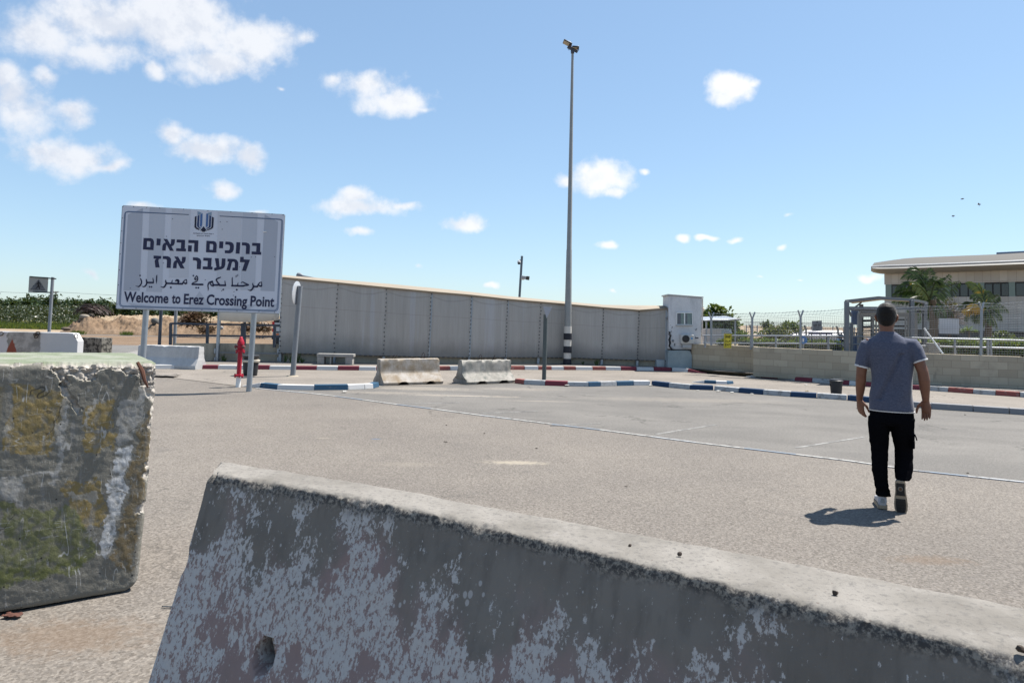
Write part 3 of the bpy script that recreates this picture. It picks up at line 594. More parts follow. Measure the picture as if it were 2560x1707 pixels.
# ------------------------------------------------------------------ white booth
D0 = gp(1669, 919, .1).y - .12
BW = mat('booth_white', m_concrete((.50, .505, .52), (.60, .60, .61), (.33, .34, .36), .55, 1.8)); bo = thing('guard_booth', 'white rectangular booth with sliding window raised on a concrete block', 'booth', gp(1700, 920))
q00, q10, q11, q01 = at(1671, 872, D0), at(1753, 868, D0), at(1755, 745, D0), at(1673, 739, D0)
dz = Vector((.05, 1.15, 0)); rtn = Vector((.02, 1.1, 0))
mb = MB(); zb = min(q00.z, q10.z)
q00.z = q10.z = zb
mb.hexa([q00, q10, q10 + dz, q00 + dz, q01, q11, q11 + dz, q01 + dz]); mb.build('wall', BW, bo, bevel=.012)
mb = MB(); ex = Vector((.03, -.03, 0)); a, b_ = at(1670, 738.5, D0 - .03), at(1759, 745, D0 - .03); up = Vector((0, 0, .05)); dd2 = dz + Vector((0, .06, 0))
mb.hexa([a, b_, b_ + dd2, a + dd2, a + up, b_ + up, b_ + dd2 + up, a + dd2 + up]); mb.build('roof', mat('booth_roof', color=(.40, .41, .41), rough=.5), bo, bevel=.01)
mb = MB(); mb.wall(at(1674, 872, D0 - .025), at(1748, 871, D0 - .025), at(1700, 873, D0).z, at(1700, 865.5, D0).z, .03); mb.build('base_trim', mat('booth_trim', color=(.42, .43, .45)), bo, bevel=.005)
mb = MB(); mb.wall(at(1712, 876.5, D0 + .02), at(1750, 876, D0 + .02), at(1720, 877, D0).z, at(1720, 872.5, D0).z, 1.0); mb.build('chassis', BLACK, bo)
wd = MB(); wy = D0 - .012
def rect(mb, u0, v0, u1, v1, Y, dep, bev=None):
    a, b_, c, d = at(u0, v1, Y), at(u1, v1, Y), at(u1, v0, Y), at(u0, v0, Y); k = Vector((0, dep, 0)); mb.hexa([a, b_, b_ + k, a + k, d, c, c + k, d + k])
for r_ in [(1691.5, 781, 1693, 812.5), (1730.5, 781, 1732, 812.5), (1693, 781, 1730.5, 782.8), (1693, 810.7, 1730.5, 812.5), (1710.3, 782.8, 1713, 810.7)]: rect(wd, *r_, wy - .03, .045)
wf = wd.build('window', WHITEM, bo, bevel=.004)
mb = MB(); rect(mb, 1693, 782.8, 1710.3, 810.7, wy - .006, .006); rect(mb, 1713, 782.8, 1730.5, 810.7, wy - .012, .006); mb.build('pane', mat('booth_glass', color=(.10, .16, .17), rough=.06, spec=.8, var=.1), wf, smooth=0)
mb = MB(); rect(mb, 1694, 783.5, 1702, 810.2, wy - .014, .004); rect(mb, 1714, 783.5, 1718, 810.2, wy - .017, .004); mb.build('curtain', mat('grey_curtain', color=(.12, .13, .15)), wf, smooth=0)
mb = MB(); rect(mb, 1690.5, 812.6, 1732, 814, wy - .05, .06); mb.build('sill', mat('sill_grey', color=(.25, .26, .27)), wf)
ac = MB(); rect(ac, 1703.5, 837, 1735, 859, D0 - .26, .24); aco = ac.build('air_conditioner', mat('ac_cream', color=(.50, .49, .46), rough=.5), bo, bevel=.012)
c = at(1714.5, 847, D0 - .27); mb = MB(); mb.lathe(c, [(.118, 0), (.118, .012), (.03, .018)], 28, (0, -1, 0)); mb.build('fan', BLACK, aco)
mb = MB()
for k in range(10):
    an = k * math.pi / 5; mb.beam(c + Vector((math.cos(an) * .03, -.02, math.sin(an) * .03)), c + Vector((math.cos(an) * .115, -.016, math.sin(an) * .115)), .004)
for rr in (.05, .08, .11):
    mb.tube([c + Vector((math.cos(j * math.pi / 10) * rr, -.022, math.sin(j * math.pi / 10) * rr)) for j in range(21)], .003, 4, cap=False)
mb.ball(c + Vector((0, -.02, 0)), .016, 8); mb.build('grille', mat('grille_grey', color=(.10, .10, .10)), aco)
mb = MB(); rect(mb, 1727.5, 843.5, 1731.5, 848, D0 - .263, .003); mb.build('sticker', mat('blue_sticker', color=(.10, .30, .55)), aco, smooth=0)
mb = MB(); mb.lathe(at(1738, 844, D0 - .15), [(.03, 0), (.03, .1)], 8, (1, 0, 0)); mb.build('valve', DARKSTEEL, aco)
mb = MB(); rect(mb, 1707, 859.2, 1729, 869.5, D0 - .2, .18); mb.build('bracket', mat('bracket_grey', color=(.36, .38, .40)), bo, bevel=.006)
mb = MB(); r = random.Random(4)
for k in range(7):
    pts = [(1671.5 + r.uniform(-1, 3), 831 + r.uniform(-3, 6)), (1676 + r.uniform(-3, 4), 840 + r.uniform(-3, 3)), (1673 + r.uniform(-2, 3), 850), (1676 + r.uniform(-3, 4), 858), (1672 + r.uniform(-1, 3), 865), (1682 + r.uniform(-3, 3), 876)]
    mb.tube([at(u, v, D0 - .03 - .01 * k) for u, v in pts], .012, 5)
mb.tube([at(1671, 829, D0 - .05), at(1677, 831, D0 - .06), at(1679, 827, D0 - .04)], .01, 5); mb.build('cable', BLACK, bo)
mb = MB(); mb.lathe(at(1683, 852, D0 - .03), [(.03, 0), (.045, .03), (.03, .04)], 12, (0, 1, 0)); mb.build('fitting', GREYSTEEL, bo)
for A_, B_1, r_ in (((1686, 864), (1687, 858), .02), ((1680, 820), (1681, 816), .012), ((1739, 826), (1742, 821), .015)):
    mb = MB(); mb.tube([at(*A_, D0 - .02), at(*B_1, D0 - .02)], r_, 5); mb.build('fitting', GREYSTEEL, bo)
mb = MB(); mb.ball(at(1757.5, 774, D0 + .2), (.055, .055, .075), 12); mb.build('wall_lamp', mat('lamp_glass', color=(.55, .47, .36)), bo)
mb = MB(); a, b_ = at(1755, 869, D0), at(1756.5, 746, D0); mb.tube([a, b_], .02, 6); mb.build('downpipe', mat('pipe_cream', color=(.50, .45, .42)), bo)
pb = [at(1668.5, 921, D0 - .1), at(1730, 922, D0 - .1), at(1730.5, 890, D0 - .1), at(1726.5, 878, D0 - .1), at(1720, 875.5, D0 - .1), at(1671, 876, D0 - .1)]
for p in pb[:2]: p.z = .10
mb = MB(); k = Vector((0, .9, 0)); n_ = len(pb); mb.add(pb + [p + k for p in pb], [tuple(range(n_)), tuple(range(n_, 2 * n_))[::-1]] + [(i, (i + 1) % n_, n_ + (i + 1) % n_, n_ + i)[::-1] for i in range(n_)])
o = tag(mb.build('concrete_block', mat('blue_painted_concrete', m_concrete((.22, .27, .29), (.29, .34, .355), (.12, .13, .13), .5, 2.2)), org=pb[0], bevel=.02, smooth=0), 'pale blue painted concrete block carrying the white booth', 'concrete block')
bm = bmesh.new(); bm.from_mesh(o.data); bmesh.ops.recalc_face_normals(bm, faces=bm.faces); bm.to_mesh(o.data); bm.free()
# ------------------------------------------------------------------ stone wall on the right
def m_blockwall(t, b):
    u = t.uv(); p = t.pos(); bt = t.n('ShaderNodeTexBrick'); t.put(bt.inputs['Vector'], u); bt.inputs['Scale'].default_value = 1.0
    bt.inputs['Brick Width'].default_value = .40; bt.inputs['Row Height'].default_value = .19; bt.inputs['Mortar Size'].default_value = .006; bt.inputs['Mortar Smooth'].default_value = .5
    t.put(bt.inputs['Color1'], (.33, .285, .215)); t.put(bt.inputs['Color2'], (.42, .37, .285)); t.put(bt.inputs['Mortar'], (.24, .205, .155))
    n = t.noise(p, 1.1, 6, .65); v = t.noise(t.scale(p, (1, 1, .35)), 4, 6, .7)
    c = t.mix(t.math('MULTIPLY', t.step(n, .48, .7), .45), bt.outputs[0], (.21, .185, .145)); c = t.mix(t.math('MULTIPLY', t.step(v, .6, .75), .55), c, (.13, .115, .09))
    t.put(b.inputs['Base Color'], c); b.inputs['Roughness'].default_value = .92; t.put(b.inputs['Normal'], t.bump(t.noise(p, 30, 5, .7), .5, .012))
BLK = mat('stone_block_wall', m_blockwall)
w0, w1 = gp(1728, 921, .1), gp(1885, 932, .1); w2, w3, w4 = gp(1883, 936, .1), gp(2160, 955, .1), gp(2560, 974, .1); w5 = gp(2900, 996, .1)
WT = .90
mb = MB(); mb.wall(w0, w1, .05, WT, .3); tag(mb.build('stone_wall', BLK, org=w0, smooth=0), 'set-back beige block wall between the booth and the longer wall', 'wall')
mb = MB(); mb.wall(w2, w3, .05, WT + .005, .3); mb.wall(w3, w4, .05, WT + .005, .3); mb.wall(w4, w5, .05, WT + .005, .3); tag(mb.build('stone_wall', BLK, org=w2, smooth=0), 'long weathered beige block wall behind the walking man', 'wall')
# ------------------------------------------------------------------ bins
def bin_(u, v, vt, wpx, label, style):
    b0 = gp(u, v); s = b0.y / FOC; h = (v - vt) * s; r = wpx / 2 * s; t = thing('rubbish_bin', label, 'bin', b0)
    BG = mat('bin_charcoal', color=(.022, .024, .028), rough=.5, var=.25)
    if style == 0:
        mb = MB(); mb.lathe(b0, [(r * .80, 0), (r * .82, .01), (r * .97, h * .80), (r * .97, h * .86)], 24); mb.build('body', BG, t)
        mb = MB(); mb.lathe(b0, [(r * 1.0, h * .83), (r * 1.09, h * .84), (r * 1.10, h * .90), (r * .98, h * .93), (r * .95, h * .97), (r * .5, h * 1.0)], 24); mb.build('lid', BG, t)
        for sx in (-1, 1):
            mb = MB(); mb.tube([b0 + Vector((sx * r * .95, 0, h * .66)), b0 + Vector((sx * r * 1.1, 0, h * .62)), b0 + Vector((sx * r * .93, 0, h * .56))], .012, 6); mb.build('handle', BG, t)
    else:
        mb = MB(); mb.lathe(b0, [(r * .78, 0), (r * .82, .02), (r * .93, h * .60), (r * .9, h * .72)], 24); mb.build('body', BG, t)
        mb = MB(); mb.lathe(b0, [(r * .97, h * .66), (r * 1.07, h * .69), (r * 1.10, h * .77), (r * .92, h * .78)], 24); mb.build('rim_bag', mat('cream_bag', color=(.55, .50, .42)), t)
        mb = MB(); mb.lathe(b0, [(r * .82, h * .78), (r * .98, h * .93), (r * 1.05, h * .97), (r * .9, h * 1.0), (r * .2, h * .96)], 24); mb.build('lid', BG, t)
bin_(2090.5, 988, 947.5, 30, 'dark round bin with lid standing on the pale lane left of the man', 0)
bin_(625.5, 939.5, 888, 40, 'dark bin with a cream bag rim hidden behind the hydrant and sign leg', 1)
# ------------------------------------------------------------------ hydrant
hb0 = gp(595, 967.5); ht = at(603, 841.5, hb0.y); ax = (ht - hb0).normalized(); hh = (ht - hb0).length; hy_ = thing('fire_hydrant', 'red pillar fire hydrant on a white base pipe in front of a bin', 'hydrant', hb0)
RED = mat('hydrant_red', color=(.33, .012, .03), rough=.45, var=.18, vs=14); px = hb0.y / FOC
mb = MB(); mb.lathe(hb0 - ax * .03, [(5.7 * px, 0), (5.5 * px, hh * .235)], 18, ax); mb.build('base_pipe', WHITEM, hy_)
mb = MB(); mb.lathe(hb0, [(5.4 * px, hh * .20), (5.4 * px, hh * .74)], 18, ax); mb.build('body', RED, hy_)
for z0 in (.225, .705):
    mb = MB(); mb.lathe(hb0, [(7 * px, hh * (z0 - .012)), (11.2 * px, hh * (z0 - .008)), (11.2 * px, hh * (z0 + .022)), (7 * px, hh * (z0 + .03))], 18, ax)
    for k in range(6):
        an = k * math.pi / 3; mb.lathe(hb0 + Vector((math.cos(an), math.sin(an), 0)) * 9.6 * px, [(1.6 * px, hh * (z0 - .035)), (1.6 * px, hh * (z0 + .04))], 6, ax)
    mb.build('flange', RED, hy_)
mb = MB(); mb.lathe(hb0, [(5.6 * px, hh * .72), (7.6 * px, hh * .755), (7.9 * px, hh * .80), (6.6 * px, hh * .835), (8.3 * px, hh * .845), (8.5 * px, hh * .885), (6.5 * px, hh * .93), (4.6 * px, hh * .96), (3.2 * px, hh * .995), (2.4 * px, hh * 1.0)], 20, ax); hd = mb.build('head', RED, hy_)
for an in (200, -30):
    d = Vector((math.cos(R(an)), math.sin(R(an)), 0)); mb = MB(); mb.lathe(hb0 + ax * hh * .80, [(3.2 * px, 4 * px), (3.2 * px, 10 * px), (4.4 * px, 10.5 * px), (4.4 * px, 13 * px), (1.5 * px, 14.5 * px)], 14, d); mb.build('outlet', mat('hydrant_dark', color=(.16, .05, .05), rough=.6), hd)
# ------------------------------------------------------------------ pedestrian crossing sign
pY = 31.0; pb0 = at(123.5, 829, pY); pb0 = Vector((pb0.x - .02, pY, 0)); pt0 = at(132, 693, pY); cs = thing('crossing_sign', 'square pedestrian crossing sign on a grey post beside the road', 'sign', pb0)
mb = MB(); mb.tube([pb0, pt0], .068, 12); mb.build('post', GREYSTEEL, cs)
def zz(x, y, dy=0): return at(60 + x / 26.13, 680 + y / 26.13, pY - .08 - dy)
mb = MB(); f = [zz(275, 1320), zz(1500, 1365), zz(1575, 345), zz(340, 270)]; k = Vector((0, .03, 0)); mb.hexa([f[0], f[1], f[1] + k, f[0] + k, f[3], f[2], f[2] + k, f[3] + k]); pl = mb.build('sign_plate', mat('crossing_plate', color=(.26, .26, .245), rough=.5, var=.06), cs, smooth=0)
mb = MB(); mb.poly([[zz(380, 1160, .004), zz(960, 470, .004), zz(1420, 1200, .004)]]); mb.build('triangle', mat('crossing_triangle', color=(.105, .11, .12), rough=.6), pl, smooth=0)
def stroke(mb, pts, f3):                    # ribbon of varying width, pts: (x, y, w)
    for i, (x, y, w) in enumerate(pts):
        pass
    for (x0, y0, w0_), (x1, y1, w1_) in zip(pts, pts[1:]):
        L = math.hypot(x1 - x0, y1 - y0) or 1; nx, ny = -(y1 - y0) / L, (x1 - x0) / L
        mb.add([f3(x0 + nx * w0_ / 2, y0 + ny * w0_ / 2), f3(x0 - nx * w0_ / 2, y0 - ny * w0_ / 2), f3(x1 - nx * w1_ / 2, y1 - ny * w1_ / 2), f3(x1 + nx * w1_ / 2, y1 + ny * w1_ / 2)], [(0, 1, 2, 3)])
    for (x, y, w) in pts:
        if w > 14: mb.add([f3(x + math.cos(a * math.pi / 4) * w / 2, y + math.sin(a * math.pi / 4) * w / 2) for a in range(8)], [tuple(range(8))])
mb = MB(); f3 = lambda x, y: zz(x, y, .012); f4 = lambda x, y: zz(x, y, .008)
for s_ in [[(935, 610, 75), (935, 640, 75)], [(930, 700, 90), (930, 800, 95), (945, 930, 95)], [(905, 710, 55), (830, 790, 45), (740, 815, 30)], [(985, 700, 55), (1055, 770, 45), (1055, 880, 28)], [(925, 900, 80), (870, 990, 65), (780, 1080, 50), (705, 1080, 30)], [(965, 920, 75), (1000, 1080, 60), (1035, 1120, 40)]]: stroke(mb, s_, f3)
for x, y in [(620, 915), (775, 925), (1050, 950), (1190, 955), (480, 1135), (640, 1145), (775, 1158), (890, 1160), (1165, 1185), (1295, 1187)]: mb.add([f4(x - 45, y - 16), f4(x + 45, y - 13), f4(x + 45, y + 16), f4(x - 45, y + 13)], [(0, 1, 2, 3)])
mb.build('pedestrian_symbol', mat('symbol_black', color=(.008, .008, .01), rough=.6), pl, smooth=0)
mb = MB(); mb.beam(zz(420, 305), zz(2090, 450), .055); mb.beam(zz(590, 1285, .03), zz(1760, 1345, .03), .055); mb.build('arm', mat('arm_dark', color=(.05, .06, .06)), cs)
# ------------------------------------------------------------------ welcome sign
sp = gp(622, 978.5); BLc, BRc = at(291, 770.6, sp.y - .78), at(698, 783.3, sp.y - .03); TLc = at(306.7, 514.9, sp.y - .80)
SN = (BRc - BLc).cross(TLc - BLc).normalized()
if SN.y > 0: SN = -SN
def on_sign(u, v, lift=0.0):
    d = ray(u, v); return CAM + d * ((BLc - CAM).dot(SN) / d.dot(SN)) + SN * lift
TRc = on_sign(710.8, 537.3)
wsn = thing('welcome_sign', 'large pale welcome sign with dark blue Hebrew, Arabic and English lettering on two posts', 'sign', sp)
mb = MB(); k = -SN * .03; f = [BLc, BRc, TRc, TLc]; mb.hexa([f[0], f[1], f[1] + k, f[0] + k, f[3], f[2], f[2] + k, f[3] + k])
brd = mb.build('board', mat('sign_white', color=(.53, .555, .63), rough=.5, var=.05, vs=2), wsn, smooth=0)
mb = MB(); e = (BRc - BLc).normalized(); up_ = (TLc - BLc).normalized()
for a, b_ in ((f[0], f[1]), (f[1], f[2]), (f[2], f[3]), (f[3], f[0])): mb.beam(a + k * 1.2, b_ + k * 1.2, .03, .03)
for t_ in (.2, .5, .8): mb.beam(BLc.lerp(TLc, t_) + k * 1.6, BRc.lerp(TRc, t_) + k * 1.6, .04, .03)
mb.build('frame', GALV, brd, smooth=0)
INK = mat('sign_navy', color=(.018, .022, .06), rough=.5, var=.1)
z2 = lambda x, y, l=.004: on_sign(270 + x / 4.9, 490 + y / 4.9, l)
h1 = lambda x, y, l=.006: on_sign(350 + x / 14.7, 590 + y / 14.7, l)
h2 = lambda x, y, l=.006: on_sign(500 + x / 14.7, 590 + y / 14.7, l)
a1 = lambda x, y, l=.006: on_sign(330 + x / 13.835, 680 + y / 13.835, l)
a2 = lambda x, y, l=.006: on_sign(490 + x / 13.067, 680 + y / 13.067, l)
em = lambda x, y, l=.006: on_sign(470 + x / 19.6, 520 + y / 19.6, l)
# faint printed bands and shapes of the background
bands = {(.36, .385, .45): [[(245, 228), (428, 152), (388, 1160), (190, 1160)], [(1920, 230), (2083, 318), (2040, 1168), (1868, 1160)]],
         (.42, .445, .51): [[(512, 138), (705, 152), (660, 1175), (470, 1170)], [(1650, 203), (1832, 214), (1800, 1150), (1622, 1150)], [(1122, 1165), (960, 1395), (1285, 1403)], [(250, 1310), (520, 1345), (560, 1388), (330, 1372)], [(1340, 1400), (1700, 1330), (1850, 1330), (1640, 1418)], [(1870, 1425), (2080, 1310), (2080, 1380), (2045, 1418)]],
         (.47, .49, .55): [[(785, 158), (1010, 168), (985, 1000), (745, 1000)], [(1345, 190), (1640, 203), (1610, 1140), (1330, 1140)]]}
for i, (col, pl_) in enumerate(bands.items()):
    mb = MB()
    for p in pl_: mb.poly([[z2(x, y, .0025 + .0003 * i) for x, y in p]])
    mb.build('printed_band', mat('sign_band_%d' % i, color=col, rough=.5, var=.04, vs=2), brd, smooth=0)
mb = MB(); l4 = lambda x, y: z2(x, y, .005)
for off in (0, 22):
    stroke(mb, [(992, 230 - off * .0, 9), (250, 190 + off * .3, 8), (215, 200 + off * .3, 8), (203 + off * .5, 225, 8), (138 + off * .6, 1320, 7), (155 + off * .6, 1348 - off * .3, 7), (190, 1356 - off * .5, 7), (2040, 1412 - off * .5, 7), (2072 - off * .5, 1400 - off * .5, 7), (2085 - off * .6, 1370, 7), (2142 - off * .6, 310, 8), (2130 - off * .6, 292, 8), (2100, 284 + off * .3, 8), (1368, 247, 9)], l4)
mb.build('border_line', mat('sign_line_blue', color=(.10, .15, .25), rough=.5), brd, smooth=0)
mb = MB(); r = random.Random(3)
for x, y in [(185, 130), (315, 135), (475, 142), (635, 150), (925, 163), (1225, 182), (1505, 196), (1765, 210), (2010, 222), (2145, 235), (178, 272), (170, 430), (160, 575), (150, 710), (140, 905), (128, 1090), (112, 1325), (185, 1368), (345, 1375), (910, 1392), (1150, 1395), (1355, 1400), (1580, 1405), (1850, 1413), (2040, 1425)] + [(r.uniform(250, 2050), r.uniform(250, 1300)) for _ in range(16)]:
    mb.add([z2(x + math.cos(a) * 6, y + math.sin(a) * 6, .007) for a in (0, 1.05, 2.1, 3.14, 4.19, 5.24)], [tuple(range(6))])
mb.build('rivet', mat('rivet_grey', color=(.09, .09, .11)), brd, smooth=0)
mb = MB(); mb.tube([z2(1900, 435, .01), z2(1925, 440, .02), z2(1940, 437, .012)], .012, 5); mb.build('loose_fixing', WHITEM, brd)
# Hebrew lettering
HB1 = [[[(135, 75), (400, 85), (470, 115), (510, 180), (518, 240), (498, 522), (108, 500)], [(262, 190), (385, 200), (378, 410), (248, 405)]],
 [[(618, 95), (765, 105), (750, 352), (605, 345)]],
 [[(862, 105), (1005, 115), (1112, 310), (1135, 285), (1150, 120), (1290, 125), (1278, 260), (1250, 330), (1200, 370), (1158, 385), (1245, 550), (1100, 545), (985, 325), (962, 350), (942, 540), (815, 530), (830, 350), (860, 290), (900, 258), (945, 245)]],
 [[(1352, 130), (1660, 145), (1648, 465), (1695, 470), (1688, 572), (1325, 555), (1335, 450), (1500, 460), (1518, 250), (1345, 238)]],
 [[(1780, 148), (2148, 165), (2130, 590), (1985, 585), (2002, 268), (1778, 260)]], [[(1770, 345), (1908, 350), (1895, 578), (1762, 572)]],
 [[(503, 722), (783, 738), (778, 840), (715, 840), (690, 860), (680, 920), (725, 1160), (572, 1158), (545, 960), (545, 910), (560, 875), (600, 840), (500, 835)]],
 [[(843, 738), (1020, 745), (1100, 780), (1140, 840), (1145, 900), (1130, 1178), (980, 1172), (995, 900), (975, 860), (930, 850), (838, 845)]],
 [[(1262, 755), (1405, 762), (1512, 950), (1535, 930), (1550, 768), (1690, 772), (1672, 920), (1640, 980), (1595, 1015), (1555, 1028), (1645, 1200), (1490, 1190), (1375, 975), (1358, 1000), (1345, 1188), (1210, 1180), (1228, 1000), (1262, 930), (1300, 905), (1340, 890)]],
 [[(1948, 785), (2120, 795), (2200, 835), (2240, 890), (2250, 950), (2232, 1220), (2088, 1215), (2100, 960), (2075, 910), (2030, 898), (1945, 890)]]]
HB2 = [[[(240, 178), (500, 190), (575, 220), (610, 280), (618, 330), (600, 615), (220, 600)], [(362, 290), (450, 298), (480, 310), (490, 340), (476, 515), (352, 505)]],
 [[(715, 200), (862, 208), (846, 455), (702, 448)]],
 [[(935, 208), (1090, 215), (1180, 240), (1235, 305), (1248, 380), (1240, 500), (1200, 590), (1115, 642), (910, 632), (915, 530), (1050, 532), (1085, 510), (1100, 440), (1103, 380), (1080, 335), (1040, 322), (928, 315)]],
 [[(1340, 230), (1482, 238), (1455, 655), (1312, 650)]],
 [[(1545, 238), (1700, 245), (1790, 275), (1830, 330), (1838, 390), (1825, 668), (1682, 664), (1695, 400), (1680, 362), (1640, 350), (1540, 345)]],
 [[(1920, 255), (2220, 268), (2208, 585), (2252, 590), (2248, 692), (1895, 675), (1900, 572), (2065, 578), (2078, 372), (1912, 360)]],
 [[(128, 800), (432, 812), (412, 1130), (465, 1135), (458, 1238), (98, 1225), (105, 1120), (275, 1125), (290, 915), (120, 905)]],
 [[(550, 820), (690, 825), (720, 1135), (760, 1125), (785, 1100), (805, 825), (942, 832), (930, 1050), (900, 1150), (850, 1200), (790, 1225), (535, 1282), (515, 1180), (605, 1155)]],
 [[(1015, 838), (1260, 845), (1350, 880), (1400, 950), (1410, 1020), (1395, 1275), (1190, 1270), (1198, 1165), (1275, 1165), (1285, 1000), (1260, 955), (1200, 945), (1175, 970), (1100, 1265), (970, 1255), (1065, 945), (1008, 940)]],
 [[(1478, 768), (1610, 770), (1608, 860), (1838, 875), (1690, 1290), (1540, 1280), (1645, 970), (1468, 962)]]]
mb = MB()
for L in HB1: mb.poly([[h1(x, y) for x, y in lp_] for lp_ in L])
for L in HB2: mb.poly([[h2(x, y) for x, y in lp_] for lp_ in L])
mb.build('hebrew_lettering', INK, brd, smooth=0)
# Arabic lettering, drawn with pen strokes (x, y, width)
AR1 = [[(300, 230, 30), (322, 290, 42), (335, 340, 42), (322, 410, 48), (285, 470, 48), (235, 505, 42), (170, 495, 22), (120, 470, 6)],
 [(495, 255, 34), (505, 310, 50), (515, 370, 52), (500, 430, 50), (460, 490, 50), (405, 512, 40), (330, 490, 6)], [(520, 366, 62), (735, 368, 62)], [(725, 212, 26), (733, 270, 38), (745, 330, 38), (728, 380, 36)],
 [(868, 100, 16), (855, 150, 44), (852, 300, 46), (848, 412, 8)],
 [(1165, 280, 26), (1165, 325, 48), (1190, 385, 52), (1165, 450, 54), (1120, 515, 54), (1080, 535, 42), (975, 495, 6)], [(1185, 392, 62), (1345, 395, 60)], [(1405, 265, 8), (1388, 320, 34), (1375, 390, 40)],
 [(1380, 400, 62), (1555, 404, 60)], [(1500, 320, 24), (1540, 285, 70), (1590, 290, 80), (1612, 320, 74), (1600, 370, 60), (1575, 405, 50)], [(1595, 408, 62), (1745, 410, 60)],
 [(1745, 410, 50), (1775, 345, 40), (1820, 290, 34), (1885, 258, 26), (1895, 330, 30), (1890, 395, 44), (1850, 400, 60), (1790, 365, 44)],
 [(2240, 120, 14), (2205, 175, 36), (2170, 225, 46), (2190, 270, 46), (2225, 245, 40)], [(2240, 125, 20), (2268, 180, 44), (2275, 250, 44), (2245, 320, 40), (2180, 350, 36), (2110, 375, 34), (2088, 420, 50)], [(2085, 424, 62), (2370, 434, 62)]]
AR2 = [[(160, 408, 60), (222, 410, 56)],
 [(395, 620, 8), (402, 550, 34), (392, 460, 38), (395, 400, 40), (430, 345, 46), (490, 318, 48), (540, 300, 36)], [(540, 300, 26), (550, 350, 36), (562, 410, 50)], [(462, 385, 34), (500, 430, 44), (560, 462, 44)], [(470, 375, 26), (520, 330, 26)], [(560, 425, 60), (720, 425, 60)],
 [(808, 172, 30), (740, 200, 46), (680, 225, 44), (662, 265, 46), (700, 330, 50), (770, 415, 50)], [(765, 434, 60), (962, 436, 60)], [(945, 290, 22), (950, 340, 36), (958, 400, 36), (955, 440, 30)],
 [(1195, 168, 14), (1183, 210, 36), (1186, 330, 38), (1188, 440, 42)], [(1172, 448, 60), (1335, 450, 60)], [(1383, 335, 6), (1368, 385, 32), (1360, 450, 40)],
 [(1362, 455, 60), (1540, 456, 58), (1610, 438, 50), (1700, 432, 46)], [(1463, 372, 8), (1500, 335, 34), (1540, 332, 34), (1610, 372, 44), (1715, 415, 40)], [(1295, 135, 18), (1385, 75, 12)], [(1300, 170, 18), (1388, 108, 12)],
 [(1858, 365, 22), (1852, 405, 38), (1880, 455, 48), (1862, 520, 52), (1820, 580, 54), (1780, 605, 42), (1740, 598, 24), (1680, 570, 6)], [(1872, 475, 58), (2005, 478, 58)],
 [(2005, 478, 48), (2035, 405, 38), (2080, 350, 34), (2140, 328, 26), (2150, 400, 32), (2142, 462, 46), (2100, 462, 56), (2045, 432, 44)]]
mb = MB()
for s_ in AR1: stroke(mb, s_, a1)
for s_ in AR2: stroke(mb, s_, a2)
def dia(f, x, y, r_): mb.add([f(x - r_, y), f(x, y + r_), f(x + r_, y), f(x, y - r_)], [(0, 1, 2, 3)])
for x, y, r_ in [(283, 122, 36), (608, 513, 34), (677, 515, 36), (1345, 533, 40), (2124, 128, 36), (2218, 544, 36), (2298, 546, 36)]: dia(a1, x, y, r_)
for x, y, r_ in [(890, 574, 36), (1333, 580, 38)]: dia(a2, x, y, r_)
mb.build('arabic_lettering', INK, brd, smooth=0)
# English lettering
def text_mesh(body, offset=0.0, xs=1.0):
    cu = bpy.data.curves.new('text', 'FONT'); cu.body = body; cu.offset = offset; cu.resolution_u = 3; ob = bpy.data.objects.new('text', cu); C.objects.link(ob)
    dg = bpy.context.evaluated_depsgraph_get(); me = bpy.data.meshes.new_from_object(ob.evaluated_get(dg)); v = [tuple(p.co) for p in me.vertices]; f_ = [tuple(p.vertices) for p in me.polygons]
    bpy.data.objects.remove(ob); bpy.data.curves.remove(cu); bpy.data.meshes.remove(me)
    x0 = min(p[0] for p in v); x1 = max(p[0] for p in v); return [((p[0] - x0) / (x1 - x0), p[1]) for p in v], f_
def put_text(mb, body, fn, offset=0.0, caph=.73):
    v, f_ = text_mesh(body, offset); mb.add([fn(x, y / caph) for x, y in v], f_)
mb = MB()
for word, x0, x1, y0, y1 in [('Welcome', 192, 738, 1293, 1311), ('to', 780, 886, 1312, 1315), ('Erez', 926, 1172, 1320, 1328), ('Crossing', 1205, 1703, 1328, 1346), ('Point', 1742, 2035, 1345, 1355)]:
    put_text(mb, word, lambda x, y: z2(lerp(x0, x1, x) + y * 8, lerp(y0, y1, x) - y * 127, .006), .026)
mb.build('english_lettering', INK, brd, smooth=0)
mb = MB()
for body, pts in [('םייתשבי', (258, 625, 1268, 1280)), ('םירבעמ', (655, 990, 1285, 1292)), ('תושר', (1025, 1255, 1295, 1302)), ('ןוחטיבה', (430, 775, 1385, 1392)), ('דרשמ', (825, 1070, 1395, 1402))]:
    try: put_text(mb, body, lambda x, y: em(lerp(pts[0], pts[1], x), lerp(pts[2], pts[3], x) - y * 48), .01, .6)
    except Exception: pass
if mb.v: mb.build('small_lettering', INK, brd, smooth=0)
